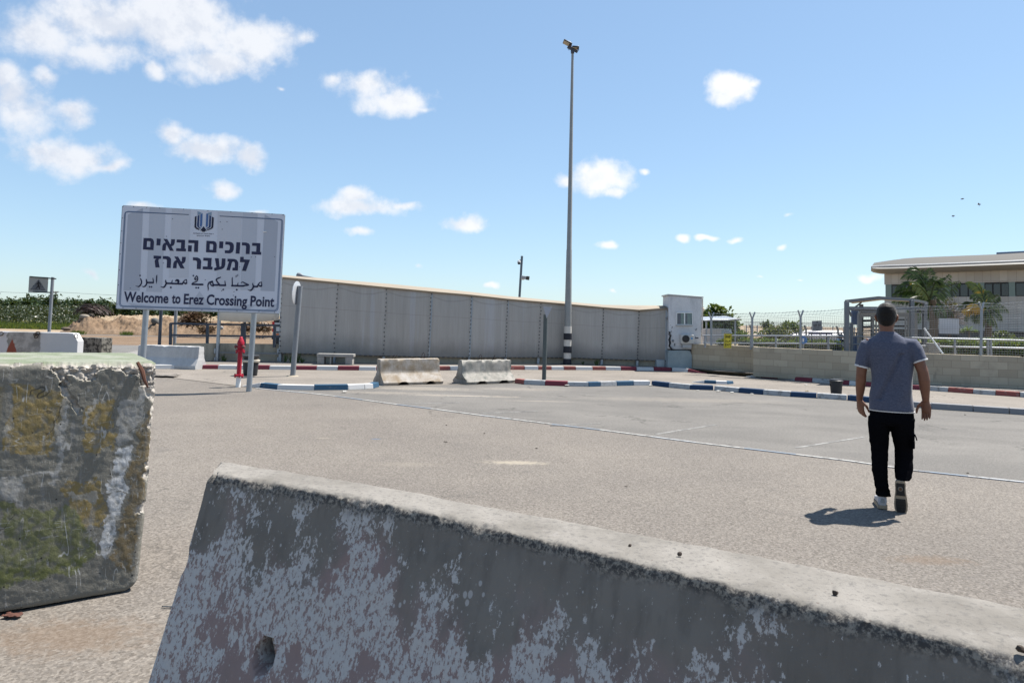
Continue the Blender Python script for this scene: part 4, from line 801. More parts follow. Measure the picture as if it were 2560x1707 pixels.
EM = {'emblem_navy': ((.008, .010, .03), [[(340, 430), (425, 395), (402, 895), (430, 955), (580, 1050), (545, 1090), (400, 1030), (318, 940)], [(1180, 430), (1268, 480), (1238, 960), (1180, 1020), (965, 1108), (930, 1070), (1110, 990), (1152, 930)], [(770, 900), (930, 1130), (850, 1120), (830, 1175), (680, 1170), (690, 1115), (595, 1115)]]),
 'emblem_blue': ((.022, .045, .125), [[(475, 385), (565, 345), (537, 895), (560, 940), (650, 1000), (620, 1025), (500, 960), (442, 900)], [(1048, 360), (1142, 405), (1112, 930), (1060, 980), (920, 1040), (888, 1005), (1000, 950), (1022, 900)]]),
 'emblem_mid': ((.06, .13, .30), [[(610, 315), (717, 268), (690, 875), (650, 900), (690, 950), (640, 948), (583, 890)], [(903, 273), (1002, 318), (975, 895), (930, 940), (862, 952), (893, 905), (870, 880)]]),
 'emblem_pale': ((.20, .28, .38), [[(468, 165), (700, 262), (610, 300), (470, 372)], [(1162, 200), (920, 268), (1010, 310), (1150, 392)]])}
mb = MB()
for i, (nm, (col, pl_)) in enumerate(EM.items()):
    mb.m = i
    for p in pl_: mb.poly([[em(x, y) for x, y in p]])
mb.build('emblem', [mat(nm, color=c_[0], rough=.5) for nm, c_ in EM.items()], brd, smooth=0)
def sign_post(ub, vb, ut, vt, off):
    b0 = gp(ub, vb); t0 = on_sign(ut, vt) - SN * off; t1 = on_sign(ut + 11, vt - 190) - SN * off; mb = MB(); mb.tube([b0 - Vector((0, 0, .03)), t0, t1], .054, 16); mb.build('post', GALV, wsn)
sign_post(622, 978.5, 634, 782, .10)
l0 = on_sign(362, 774) - SN * .1; dlean = (at(634, 782, sp.y) - sp); lb0 = l0 - dlean * (l0.z / dlean.z); mb = MB(); mb.tube([lb0 - Vector((0, 0, .03)), l0, l0 + dlean * .9], .054, 16); mb.build('post', GALV, wsn)
# ------------------------------------------------------------------ concrete barriers
def barrier_profile(h, wb, wt):              # half profile of a jersey barrier from the base up
    return [(wb / 2 - .02, 0), (wb / 2, h * .12), (wt / 2 + .045, h * .44), (wt / 2 + .03, h * .47), (wt / 2, h * .985), (wt / 2 - .015, h)]
def barrier(name, label, A, B, h, wb, wt, m, rough=.012, notches=((.22, .36), (.64, .78)), seed=1, res=.045, loops=(), group=None, chip=.02):
    A, B = Vector(A), Vector(B); d = (B - A).normalized(); n = Vector((-d.y, d.x, 0)); L = (B - A).length; t = thing(name, label, 'barrier', A.lerp(B, .5), group)
    pr = barrier_profile(h, wb, wt); half = []
    for (a, z0), (b_, z1) in zip(pr, pr[1:]):
        k = max(1, int(math.hypot(b_ - a, z1 - z0) / res)); half += [(lerp(a, b_, j / k), lerp(z0, z1, j / k)) for j in range(k)]
    half.append(pr[-1]); k = max(2, int(pr[-1][0] * 2 / res))
    ring = [(-x, z) for x, z in half] + [(lerp(-pr[-1][0], pr[-1][0], j / k), h) for j in range(1, k)] + [(x, z) for x, z in half[::-1]]
    N = max(6, int(L / res)); vs = []; nr = len(ring)
    for i in range(N + 1):
        s_ = i / N
        for (y, z) in ring:
            zz_ = z
            for (a, b_) in notches:
                e = min(s_ - a, b_ - s_) * L
                if e > 0 and z < h * .16: zz_ = max(z, min(.11, .02 + e * 1.6) * min(1, h / .75))
            p = A + d * (s_ * L) + n * y + Vector((0, 0, zz_))
            q = p * 3.1 + Vector((seed * 7, 0, 0)); o = noise.fractal(q * 3, 1, 2, 4) * rough * .5
            edge = max(0, 1 - (h - z) / .07) * (abs(y) > wt * .38) + max(0, 1 - min(s_, 1 - s_) * L / .06) + (z < .02) * .5
            o -= max(0, noise.fractal(q * 2.2, 1, 2, 5) + .25) * chip * min(1.5, edge)
            c = A + d * (s_ * L) + Vector((0, 0, h * .45)); dr = (p - c).normalized(); p = p + dr * o
            if edge and min(s_, 1 - s_) * L < .03: p += d * (1 if s_ < .5 else -1) * max(0, noise.fractal(q * 3, 1, 2, 3)) * chip
            vs.append(p)
    fs = [(i * nr + j, (i + 1) * nr + j, (i + 1) * nr + (j + 1) % nr, i * nr + (j + 1) % nr) for i in range(N) for j in range(nr)]
    mb = MB(); mb.add(vs, fs)
    for i0, flip in ((0, False), (N, True)):   # end caps as strips from side to side
        hl = len(half)
        for j in range(nr // 2):
            a, b_, c, e = i0 * nr + j, i0 * nr + j + 1, i0 * nr + nr - 2 - j, i0 * nr + nr - 1 - j
            if b_ == c or a == e: continue
            mb.add([vs[a], vs[b_], vs[c], vs[e]], [(0, 1, 2, 3) if not flip else (3, 2, 1, 0)])
    o = mb.build('concrete_body', m, t, smooth=50)
    bm = bmesh.new(); bm.from_mesh(o.data); bmesh.ops.remove_doubles(bm, verts=bm.verts, dist=.0004); bmesh.ops.recalc_face_normals(bm, faces=bm.faces); bm.to_mesh(o.data); bm.free(); o.data.set_sharp_from_angle(angle=R(50))
    for (s_, kind) in loops:
        c = A + d * s_ * L + Vector((0, 0, h - .02)); mb = MB(); r_ = random.Random(int(s_ * 99)); w = .035; lx = d * r_.uniform(-.03, .06) + n * r_.uniform(-.06, .02)
        if kind == 2: mb.tube([c - d * w, c - d * w + lx * 1.2 + Vector((0, 0, .11)), c + lx * 1.6 + Vector((0, 0, .16)), c + d * w + lx * 1.2 + Vector((0, 0, .12)), c + d * w], .007, 6)
        elif kind == 1: mb.tube([c, c + lx + Vector((0, 0, .08)), c + lx * 2.2 + Vector((0, 0, .14))], .008, 6)
        else:
            mb.tube([c - d * w, c - d * w + lx + Vector((0, 0, .11))], .007, 6); mb.tube([c + d * w * .3, c + d * w + lx + Vector((0, 0, .1))], .007, 6)
        mb.build('lifting_loop', mat('rusty_rebar', color=(.045, .03, .025), rough=.8), t)
    return t, o
SANDC = mat('sandy_concrete', m_concrete((.21, .165, .115), (.36, .335, .31), (.13, .11, .09), .45, 4, True))
GREYC = mat('dirty_grey_concrete', m_concrete((.20, .19, .17), (.33, .31, .28), (.07, .095, .09), .6, 4))
bY = gp(1000, 962)
def px_barrier(u0, u1, v0, v1, htop, wb, wt, *a, **k):   # centre line from the pixel ends of its near base
    A, B = gp(u0, v0), gp(u1, v1); d = (B - A).normalized(); n = Vector((-d.y, d.x, 0)) * wb / 2
    h = at((u0 + u1) / 2, htop, (A.y + B.y) / 2 + wb / 2).z; return barrier(k.pop('name', 'concrete_barrier'), k.pop('label'), A + n, B + n, h, wb, wt, *a, **k)
px_barrier(959, 1109, 965.5, 960.5, 896, .72, .22, SANDC, label='sand coloured concrete barrier at the end of the blue and white kerb', seed=2, notches=((.24, .42), (.70, .86)), loops=((.24, 0), (.74, 2)), group='barriers blocking the gap between the kerbs')
px_barrier(1167, 1290, 962.5, 957.5, 899.5, .70, .22, GREYC, label='rough grey concrete barrier with bent rebar loops next to the yield sign', seed=5, notches=((.22, .40), (.66, .86)), loops=((.40, 2), (.66, 1)), rough=.022, chip=.05, group='barriers blocking the gap between the kerbs')
WC = mat('white_concrete', m_concrete((.37, .37, .375), (.46, .46, .46), (.22, .215, .205), .4, 2.4))
def m_half(t, b):
    p = t.obj(); s = t.sep(p); n = t.noise(p, 4, 6, .65)
    e = t.step(t.math('ADD', s[0], t.math('MULTIPLY', t.math('SUBTRACT', n, .5), .35)), .07, .10)
    v = t.noise(p, 2.6, 6, .65); g = t.mix(t.step(v, .4, .6), (.20, .195, .19), (.34, .33, .32)); g = t.mix(t.step(t.noise(p, 1.7, 5), .60, .62), g, (.10, .098, .095))
    w = t.mix(t.math('MULTIPLY', t.noise(p, 5, 5), .4), (.47, .47, .48), (.33, .33, .34)); c = t.mix(e, g, w)
    e2 = t.step(t.math('ADD', s[0], t.math('MULTIPLY', t.math('SUBTRACT', n, .5), .5)), -.86, -.90); c = t.mix(e2, c, (.44, .44, .47))
    rd = t.math('MULTIPLY_ADD', s[2], .36, t.math('ABSOLUTE', t.math('ADD', s[0], .76))); rd = t.step(t.math('ADD', rd, t.math('MULTIPLY', t.math('SUBTRACT', n, .5), .16)), .27, .25)
    c = t.mix(rd, c, (.20, .06, .04)); t.put(b.inputs['Base Color'], c); b.inputs['Roughness'].default_value = .85; t.put(b.inputs['Normal'], t.bump(v, .3, .02))
HALF = mat('grey_white_concrete', m_half)
# long barrier painted half grey, half white
bY = 20.4; xa, xb = at(-60, 800, bY).x, at(197, 800, bY).x; zt_ = at(100, 830.5, bY).z
lbt = thing('concrete_barrier', 'long barrier half bare grey concrete and half painted white with rusty chain links', 'barrier', (at(97, 800, bY).x, bY, 0))
mb = MB(); zl = at(197, 853, bY).z; pts = [(xa, 0), (xb, 0), (xb, zl), (at(183, 834, bY).x, zt_ - .01), (at(186, 834, bY).x - .18, zt_), (xa, zt_)]
n_ = len(pts); ov = [Vector((x, bY, z)) for x, z in pts] + [Vector((x, bY + .30, z)) for x, z in pts]
mb.add(ov, [tuple(range(n_)), tuple(range(n_, 2 * n_))[::-1]] + [(i, n_ + i, n_ + (i + 1) % n_, (i + 1) % n_) for i in range(n_)]); mb.build('concrete_body', HALF, lbt, smooth=0, bevel=.02)
CH = mat('rusty_chain', color=(.05, .04, .035), rough=.7)
def link(mb, c, rx, rz, rot, thick=.014):
    mb.tube([c + Vector((math.cos(a) * rx * math.cos(rot) - math.sin(a) * rz * math.sin(rot), 0, math.cos(a) * rx * math.sin(rot) + math.sin(a) * rz * math.cos(rot))) for a in [j * math.pi / 6 for j in range(13)]], thick, 5, cap=False)
mb = MB(); link(mb, at(94, 833.5, bY - .04), .07, .05, .3); link(mb, at(91, 840, bY - .05), .075, .045, 1.0); link(mb, at(88.5, 836, bY - .045), .05, .04, 0); mb.build('chain', CH, lbt)
mb = MB(); link(mb, at(2, 834, bY - .04), .075, .055, .2); mb.build('chain', CH, lbt)
mb = MB(); link(mb, at(190.5, 840, bY - .03), .05, .07, .4, .01); mb.build('chain', CH, lbt)
def m_dark(t, b):
    p = t.obj(); n = t.noise(p, 7, 8, .7); c = t.mix(t.step(n, .44, .54), (.035, .033, .03), (.17, .16, .14)); t.put(b.inputs['Base Color'], c); b.inputs['Roughness'].default_value = .9
dA, dB = gp(197, 888), gp(252, 890.5); mb = MB(); mb.wall(dA, dB, 0, at(225, 844, (dA.y + dB.y) / 2).z, .45); tag(mb.build('concrete_block', mat('burnt_concrete', m_dark), org=dA, bevel=.02), 'blackened concrete block at the right end of the grey and white barrier', 'concrete block')
px_barrier(333, 487, 919, 925, 863, .52, .20, WC, label='whitewashed concrete barrier behind the left leg of the welcome sign', seed=9, notches=((.36, .66),), rough=.008)
# ------------------------------------------------------------------ foreground barrier
def dense(name, vs, fs, m, parent, attrs=None, uv=None, smooth=60, merge=.0006):
    mb = MB(); mb.add(vs, fs, uv); o = mb.build(name, m, parent, smooth=0); o0 = ORG[parent.as_pointer()]
    me = o.data
    for nm, vals in (attrs or {}).items():
        if isinstance(vals[0], (tuple, list)):
            a = me.attributes.new(nm, 'FLOAT_COLOR', 'POINT'); a.data.foreach_set('color', [c for v in vals for c in (*v, 1)])
        else:
            a = me.attributes.new(nm, 'FLOAT', 'POINT'); a.data.foreach_set('value', vals)
    bm = bmesh.new(); bm.from_mesh(me); bmesh.ops.remove_doubles(bm, verts=bm.verts, dist=merge); bmesh.ops.recalc_face_normals(bm, faces=bm.faces); bm.to_mesh(me); bm.free()
    me.polygons.foreach_set('use_smooth', [True] * len(me.polygons)); me.set_sharp_from_angle(angle=R(smooth)); return o
def m_fore(t, b):
    p = t.obj(); u = t.uv(); s = t.sep(u); top = t.attr('top')                       # u: metres along the barrier, v: height
    st = t.scale(p, (1, 1, .55)); f = t.noise(st, 62, 6, .75); f2 = t.noise(st, 120, 3, .65); big = t.noise(st, 3.0, 4, .6); mid = t.noise(st, 9, 5, .65)
    dark = t.mix(t.step(t.noise(p, 2.2, 5, .6), .3, .7), (.14, .125, .11), (.19, .172, .152)); dark = t.mix(t.math('MULTIPLY', t.step(t.noise(t.scale(p, (1, 1, .12)), 20, 4, .6), .45, .7), .4), dark, (.09, .083, .075))
    pink = t.mix(mid, (.22, .155, .145), (.285, .21, .20)); pk = t.step(t.math('ADD', t.math('MULTIPLY', t.math('SUBTRACT', big, .5), 1.3), t.math('SUBTRACT', .66, s[1])), -.10, .12)
    pk = t.math('MULTIPLY', pk, t.step(s[0], 3.0, 1.2)); c = t.mix(t.math('MULTIPLY', pk, .85), dark, pink)
    # how much white paint is left: most at the low left, little on the right and along the top
    cov = t.math('MULTIPLY_ADD', t.step(s[1], .90, .50), .27, -.135); cov = t.math('ADD', cov, t.math('MULTIPLY', t.step(s[0], 1.5, .15), .085)); cov = t.math('SUBTRACT', cov, t.math('MULTIPLY', t.math('MULTIPLY', t.step(t.noise(p, 4.5, 3, .5), .50, .62), pk), .17)); cov = t.math('ADD', cov, t.math('MULTIPLY', t.math('SUBTRACT', big, .5), 1.15))
    cov = t.math('ADD', cov, t.math('MULTIPLY', t.math('SUBTRACT', mid, .5), .8)); cov = t.math('MINIMUM', t.math('MAXIMUM', cov, -.045), .10)
    k = t.math('ADD', t.math('ADD', t.math('MULTIPLY', f, .72), t.math('MULTIPLY', f2, .28)), cov)
    c = t.mix(t.step(k, .555, .59), c, t.mix(f2, (.38, .365, .355), (.47, .45, .435)))
    dv = t.voro(t.scale(p, (1, 1, .7)), 34); dt = t.step(t.math('ADD', dv, t.math('MULTIPLY', t.math('SUBTRACT', .60, t.noise(p, 5, 4, .65)), .9)), .20, .13); c = t.mix(t.math('MULTIPLY', dt, .9), c, (.36, .345, .335))
    eg = t.attr('edge'); eg = t.step(t.math('ADD', eg, t.math('MULTIPLY', t.math('SUBTRACT', mid, .5), .8)), .25, .6); c = t.mix(t.math('MULTIPLY', eg, .85), c, t.mix(t.step(t.noise(p, 75, 4, .75), .42, .62), (.035, .035, .037), (.26, .235, .20)))
    tc = t.mix(t.step(t.noise(p, 4, 6, .65), .3, .7), (.150, .138, .122), (.225, .21, .19)); tc = t.mix(t.math('MULTIPLY', t.step(t.noise(p, 60, 4, .75), .52, .64), .6), tc, (.10, .095, .09)); tc = t.mix(t.step(t.voro(p, 26), .10, .06), tc, (.14, .12, .105))
    tc = t.mix(t.math('MULTIPLY', t.step(t.noise(p, 5, 5, .7), .62, .72), .5), tc, (.27, .255, .24))
    c = t.mix(top, c, tc); c = t.mix(t.attr('hole'), c, (.07, .065, .06))
    t.put(b.inputs['Base Color'], c); b.inputs['Roughness'].default_value = .9; b.inputs['Specular IOR Level'].default_value = .25
    t.put(b.inputs['Normal'], t.bump(t.math('ADD', t.noise(p, 55, 6, .75), t.math('MULTIPLY', t.step(k, .575, .615), .12)), .45, .008))
Hh = .92
FP = [(522, 1182), (900, 1246), (1280, 1330), (1900, 1480), (2560, 1645)]
BP = [(612, 1172), (905, 1208), (1300, 1281), (1900, 1390), (2560, 1516)]
Fw = [gp(u, v, Hh) for u, v in FP]; Bw = [gp(u, v, Hh) for u, v in BP]
dF = (Fw[-1] - Fw[-2]); Fw.append(Fw[-1] + dF.normalized() * .9); dB = (Bw[-1] - Bw[-2]); Bw.append(Bw[-1] + dB.normalized() * .9)
Bw[0] = Fw[0] + (Bw[1] - Fw[1])
def poly_at(P, s):                           # smooth curve through the points, by arc length fraction
    seg = [(P[i + 1] - P[i]).length for i in range(len(P) - 1)]; T = s * sum(seg); i = 0
    while i < len(seg) - 1 and T > seg[i]: T -= seg[i]; i += 1
    t_ = T / seg[i]; p0, p1, p2, p3 = P[max(i - 1, 0)], P[i], P[i + 1], P[min(i + 2, len(P) - 1)]
    return .5 * ((2 * p1) + (p2 - p0) * t_ + (2 * p0 - 5 * p1 + 4 * p2 - p3) * t_ * t_ + (3 * p1 - p0 - 3 * p2 + p3) * t_ ** 3)
ft = thing('concrete_barrier', 'large foreground barrier with flaking white paint on dark concrete', 'barrier', (0, 2.9, 0))
LEN = sum((Fw[i + 1] - Fw[i]).length for i in range(len(Fw) - 1)); NL = 330; zs = [0, .02, .06] + [.06 + (Hh - .07) * j / 56 for j in range(1, 57)] + [Hh - .004]; NT_ = 16
vs, topm, uvp, holem, edgem = [], [], [], [], []
flare = lambda z: .30 * max(0, 1 - z / Hh) ** 1.1
hole_c = None
for i in range(NL + 1):
    s = i / NL; F = poly_at(Fw, s); Bk = poly_at(Bw, s); d = (poly_at(Fw, min(1, s + .01)) - poly_at(Fw, max(0, s - .01))).normalized(); n = Vector((d.y, -d.x, 0)); w = (Bk - F).length
    row = [(F + n * flare(z), z, 0) for z in zs] + [(F.lerp(Bk, (j + .5) / NT_), Hh, 1) for j in range(NT_)] + [(Bk - n * flare(z), z, 0) for z in zs[::-1]]
    for (p, z, tp) in row:
        p = Vector((p.x, p.y, z)); e_end = max(0, 1 - s * LEN / .5) * .0 * (1 - z / Hh); p += d * e_end
        q = p * 1.0; a = noise.fractal(q * 9, 1, 2, 5); a2 = noise.fractal(q * 34, 1, 2, 3)
        if tp: p.z += a * .004 + a2 * .0012
        else: p += (n if (p - F).dot(n) > -.01 else -n) * (a * .004 + a2 * .001)
        dfe = math.hypot(max(0, Hh - z), (p - F).dot(n)) if (p - F).dot(n) < .05 else 9     # distance to the front top edge
        c1_ = noise.cell(Vector((s * LEN * 13 + .2 * a, 1.5, 0))); c2_ = noise.cell(Vector((s * LEN * 37, 7.5, 0))); ch = .003 + .012 * max(0, c1_) + .007 * max(0, c2_) + .006 * max(0, a)
        edgem.append(math.exp(-dfe / .045) if dfe < 1 else 0.0)
        if dfe < .09: g2 = math.exp(-dfe / .03); p += n * (.006 * g2 * noise.fractal(q * 60, 1, 2, 3)) + Vector((0, 0, 1)) * (.004 * g2 * noise.fractal(q * 45 + Vector((9, 0, 0)), 1, 2, 3))
        if dfe < ch * 2: p += (Vector((0, 0, -1)) * .6 - n * .6) * (ch * 2 - dfe) * .5
        if s * LEN < .06: p += d * (max(0, a) * .02 * (1 if z > .2 else .4))
        vs.append(p); uvp.append((s * LEN, z)); topm.append(1.0 if tp else 0.0); holem.append(0.0)
nr = len(zs) * 2 + NT_
hp_ = None; best = 9e9
def project(p):
    q = ROT.inverted() @ (Vector(p) - CAM); return (W / 2 + FOC * q.x / -q.z, H / 2 + SHIFT * W - FOC * q.y / -q.z)
for k_, p in enumerate(vs):
    if k_ % nr < len(zs):
        pu, pv_ = project(p); dd_ = (pu - 661) ** 2 + (pv_ - 1640) ** 2
        if dd_ < best: best, hp_ = dd_, Vector(p)
for k_ in range(len(vs)):
    if k_ % nr < len(zs):
        dv = vs[k_] - hp_; r_ = math.hypot(math.hypot(dv.x, dv.y) * 1.25, (dv.z + .0) * .85)
        if r_ < .052:
            g_ = min(1, (.052 - r_) / .016); vs[k_] = vs[k_] + Vector((-.5, .86, .35)) * -0 + Vector((.35, .85, .15)) * .11 * g_; holem[k_] = g_
fs = [(i * nr + j, (i + 1) * nr + j, (i + 1) * nr + j + 1, i * nr + j + 1) for i in range(NL) for j in range(nr - 1)]
fuv = [[uvp[k_] for k_ in f] for f in fs]
for i0 in (0, NL):
    for j in range(nr // 2 - 1): fs.append((i0 * nr + j, i0 * nr + j + 1, i0 * nr + nr - 2 - j, i0 * nr + nr - 1 - j)); fuv.append([uvp[k_] for k_ in fs[-1]])
dense('concrete_body', vs, fs, mat('flaking_concrete', m_fore), ft, {'top': topm, 'hole': holem, 'edge': edgem}, fuv)
# small stones and rust spots lying on its top
for (u, v, sz, lab) in [(1700, 1384, .007, 'small dark stone lying on top of the foreground barrier, nearest its middle'), (2088, 1481, .008, 'small brown stone lying on the foreground barrier top, right of the middle'), (2553, 1622, .010, 'dark chip lying on the foreground barrier top at the right picture edge'), (1575, 1362, .005, 'tiny flat chip lying on the barrier top beside the small dark stone')]:
    q = gp(u, v, Hh + .006); mb = MB(); mb.ball(q, (sz, sz * .8, sz * .8), 8); mb.v = [tuple(Vector(p) + Vector((noise.noise(Vector(p) * 90), 0, noise.noise(Vector(p) * 70 + Vector((3, 1, 0))))) * sz * .5) for p in mb.v]
    tag(mb.build('stone', mat('dark_stone', color=(.05, .038, .03), rough=.9), org=q), lab, 'stone')
# ------------------------------------------------------------------ big painted block at the left
def inside(pt, P):
    x, y = pt; c = False
    for (x0, y0), (x1, y1) in zip(P, P[1:] + P[:1]):
        if (y0 > y) != (y1 > y) and x < (x1 - x0) * (y - y0) / (y1 - y0) + x0: c = not c
    return c
PATCH = [((.25, .18, .06), .8, [[(0, 290), (300, 330), (290, 460), (200, 620), (0, 640)], [(310, 820), (560, 790), (570, 1000), (470, 1045), (330, 930)], [(430, 540), (590, 540), (570, 640), (420, 640)], [(420, 380), (560, 350), (560, 520), (420, 520)]]),
         ((.165, .12, .058), .8, [[(705, 700), (760, 420), (830, 330), (825, 640), (800, 760), (760, 1100), (735, 1290), (640, 1240)]]),
         ((.13, .14, .048), .75, [[(0, 900), (330, 930), (480, 1040), (530, 1180), (450, 1260), (240, 1280), (0, 1310)], [(0, 1240), (520, 1180), (530, 1230), (0, 1300)]]),
         ((.52, .52, .52), 1.0, [[(585, 650), (695, 640), (672, 862), (592, 865)], [(600, 870), (660, 880), (628, 1110), (603, 1235), (538, 1170), (570, 1000)]]),
         ((.40, .39, .375), .6, [[(600, 380), (735, 300), (700, 600), (585, 640)], [(275, 300), (305, 300), (300, 810), (250, 800)], [(0, 775), (270, 738), (270, 765), (0, 805)], [(0, 480), (40, 480), (30, 560), (0, 560)], [(225, 500), (275, 495), (270, 540), (230, 545)], [(0, 800), (110, 800), (100, 900), (0, 890)], [(340, 870), (530, 850), (530, 900), (345, 912)], [(430, 340), (455, 350), (450, 530), (438, 530)], [(700, 200), (800, 170), (780, 330), (720, 320)]])]
RIM = [[(-50, 60), (900, 60), (900, 500), (835, 700), (815, 780), (800, 700), (790, 480), (780, 330), (700, 215), (520, 165), (440, 215), (330, 190), (300, 190), (240, 175), (150, 160), (60, 190), (-50, 185)], [(250, 170), (300, 180), (300, 270), (410, 350), (390, 375), (270, 305)], [(760, 740), (830, 730), (830, 790), (770, 770)], [(770, 860), (830, 860), (825, 960), (745, 935)]]
bR, bL = gp(345, 1476), gp(0, 1540); bd = (bR - bL).normalized(); bn_ = Vector((-bd.y, bd.x, 0)); BWd, BDp, BHt = 1.75, 1.15, 1.262
blk = thing('concrete_block', 'huge chipped concrete block with flaking green, ochre and white paint', 'concrete block', bR - bd * .8)
vs, fs, colr, rim, topa, fuv = [], [], [], [], [], []
def bpos(a, b_, c):                           # a along the face 0..1 from the right, b depth 0..1, c height 0..1
    rr = .035; p = Vector((a * BWd, b_ * BDp, c * BHt)); cx = Vector((min(max(p.x, rr), BWd - rr), min(max(p.y, rr), BDp - rr), min(max(p.z, rr), BHt - rr))); dv = p - cx
    if dv.length > 1e-6:
        rim_ = dv.normalized(); p = cx + rim_ * rr
        cnt = sum(abs(k) > 1e-6 for k in dv)
    nrm = dv.normalized() if dv.length > 1e-6 else Vector((0, 0, 1))
    zx = 810 - p.x / .00082 + (p.z - .6) * 32; zy = 1405 - p.z * 1000 + (p.x) * 60
    if zx < -60: zx = -zx * .8
    q = p * 1.0; nz_ = noise.fractal(q * 7, 1, 2, 5); nf = noise.fractal(q * 30, 1, 2, 4)
    wp = (zx + nz_ * 45 + nf * 18, zy + noise.fractal(q * 7 + Vector((5, 5, 5)), 1, 2, 5) * 45 + nf * 14)
    rm = max(0, any(inside((wp[0] + 2, wp[1] - 28), P) for P in RIM)) if b_ < .2 else (1.0 if (c < .9 and a < .02) else 0)
    if c >= .999 and b_ > .05: rm = 0
    chip = 0
    ed = min(BHt - p.z, p.x + .03) if b_ < .3 else 1
    if b_ < .5: chip = rm * (.45 if c < .9 else 1) * (.010 + .036 * max(0, nf + .3) + .014 * max(0, nz_))
    w_ = bR - bd * p.x + bn_ * p.y
    w_ = Vector((w_.x, w_.y, p.z)); nw = -bd * nrm.x + bn_ * nrm.y + Vector((0, 0, nrm.z))
    w_ -= (nw if b_ < .5 else Vector((0, 0, 0))) * chip; w_ += nw * (nz_ * .003 + nf * .0012)
    w_ += bd * .045 * p.z + Vector((0, 0, .012 * p.x))                                   # it leans a little to the right
    if p.x < .08 and p.z < .1: w_ += Vector((0, 0, .05 * max(0, 1 - p.x / .08) ** 2 * max(0, 1 - p.z / .1)))
    col = (.175, .166, .142); g_ = nf
    for c_, op, Ps in PATCH:
        for P in Ps:
            if inside(wp, P): col = tuple(lerp(col[k], c_[k], op * min(1, max(.25, .9 + nf * 1.2))) for k in range(3))
    if rm: k_ = .5 + .5 * nf; col = tuple(lerp(x, y, min(1, max(0, k_))) for x, y in zip((.22, .195, .17), (.56, .52, .47)))
    return w_, col, rm, 1.0 if (c >= .999 and b_ > .05) else 0.0
def face(nu, nv, fn):
    o = len(vs)
    for i in range(nu + 1):
        for j in range(nv + 1):
            w_, c_, r_, t_ = bpos(*fn(i / nu, j / nv)); vs.append(w_); colr.append(c_); rim.append(float(r_)); topa.append(t_)
    for i in range(nu):
        for j in range(nv): k_ = o + i * (nv + 1) + j; fs.append((k_, k_ + 1, k_ + nv + 2, k_ + nv + 1))
aw = lambda q: q * .4 / .85 if q < .85 else .4 + (q - .85) / .15 * .6
face(180, 190, lambda a, c: (aw(a), 0, c)); face(180, 40, lambda a, b_: (aw(a), b_, 1)); face(50, 190, lambda b_, c: (0, b_, c)); face(20, 30, lambda b_, c: (1, b_, c)); face(30, 20, lambda a, c: (a, 1, c))
def m_block(t, b):
    p = t.obj(); c = t.attr('paint', 'Color'); n = t.noise(p, 40, 6, .75); v = t.noise(t.scale(p, (1, 1, .12)), 24, 5, .65)
    c = t.mix(1, c, t.mix(n, (.72, .72, .72), (1.12, 1.12, 1.12)), 'MULTIPLY'); c = t.mix(t.math('MULTIPLY', t.math('MULTIPLY', t.step(v, .55, .68), .55), t.math('SUBTRACT', 1, t.attr('rim'))), c, (.22, .215, .21))
    c = t.mix(t.math('MULTIPLY', t.step(t.noise(p, 6, 5, .7), .57, .66), .35), c, (.07, .065, .06))
    c = t.mix(t.step(t.voro(p, 17), .085, .06), c, (.025, .022, .02))
    for (sc_, ax_, lo_, cl_) in ((7, (1.6, 1.6, .35), .012, (.42, .41, .39)), (11, (.3, .3, 1.5), .008, (.36, .35, .33)), (5, (1, 1, 1), .006, (.04, .037, .033)), (16, (1.2, 1.2, .25), .010, (.30, .29, .27))):
        ln_ = t.math('ABSOLUTE', t.math('SUBTRACT', t.noise(t.scale(p, ax_), sc_, 2, .5), .5)); c = t.mix(t.math('MULTIPLY', t.math('MULTIPLY', t.step(ln_, lo_, lo_ * .4), t.step(t.noise(p, sc_ * 1.3, 3), .52, .60)), .75), c, cl_)
    tp = t.mix(t.step(t.noise(t.scale(p, (1, 1, 1)), 5, 5, .6), .4, .6), (.15, .175, .115), (.22, .23, .185)); c = t.mix(t.attr('topface'), c, tp)
    t.put(b.inputs['Base Color'], c); b.inputs['Roughness'].default_value = .9; b.inputs['Specular IOR Level'].default_value = .3
    t.put(b.inputs['Normal'], t.bump(n, .55, .012))
dense('concrete_body', vs, fs, mat('painted_block_concrete', m_block), blk, {'paint': colr, 'rim': rim, 'topface': topa})
q = at(356, 928, bR.y - .03); mb = MB(); mb.tube([q + Vector((-.03, 0, .05)), q, q + Vector((.02, -.01, -.05)), q + Vector((.03, .01, -.09))], [.009, .012, .009, .004], 6); mb.build('rusty_bar', mat('rust', color=(.10, .045, .03), rough=.9), blk)
# bits of rubbish on the ground
TR = mat('white_litter', color=(.50, .49, .46), var=.2); TB = mat('brown_litter', color=(.06, .045, .035))
def litter(name, label, cat, u, v, sz, m, group=None, z=.006, sd=1):
    q = gp(u, v, z); r = random.Random(sd); mb = MB(); N = 6; vs_ = []
    for i in range(N + 1):
        for j in range(N + 1):
            a, b_ = i / N - .5, j / N - .5; e = 1 - .4 * r.random() * (abs(a) > .4 or abs(b_) > .4)
            vs_.append(q + Vector((a * sz[0] * e, b_ * sz[1] * e, sz[2] * (.5 + .5 * noise.noise(Vector((a * 4 + sd, b_ * 4, 0)))))))
    mb.add(vs_, [(i * (N + 1) + j, (i + 1) * (N + 1) + j, (i + 1) * (N + 1) + j + 1, i * (N + 1) + j + 1) for i in range(N) for j in range(N)])
    o = mb.build(name, m, org=q); sd_ = o.modifiers.new('thickness', 'SOLIDIFY'); sd_.thickness = .004; return tag(o, label, cat, group)
litter('dead_leaf', 'reddish brown dead leaf on the ground at the foot of the painted block', 'leaf', 32, 1541, (.10, .05, .025), mat('leaf_red', color=(.09, .04, .03)), sd=3)
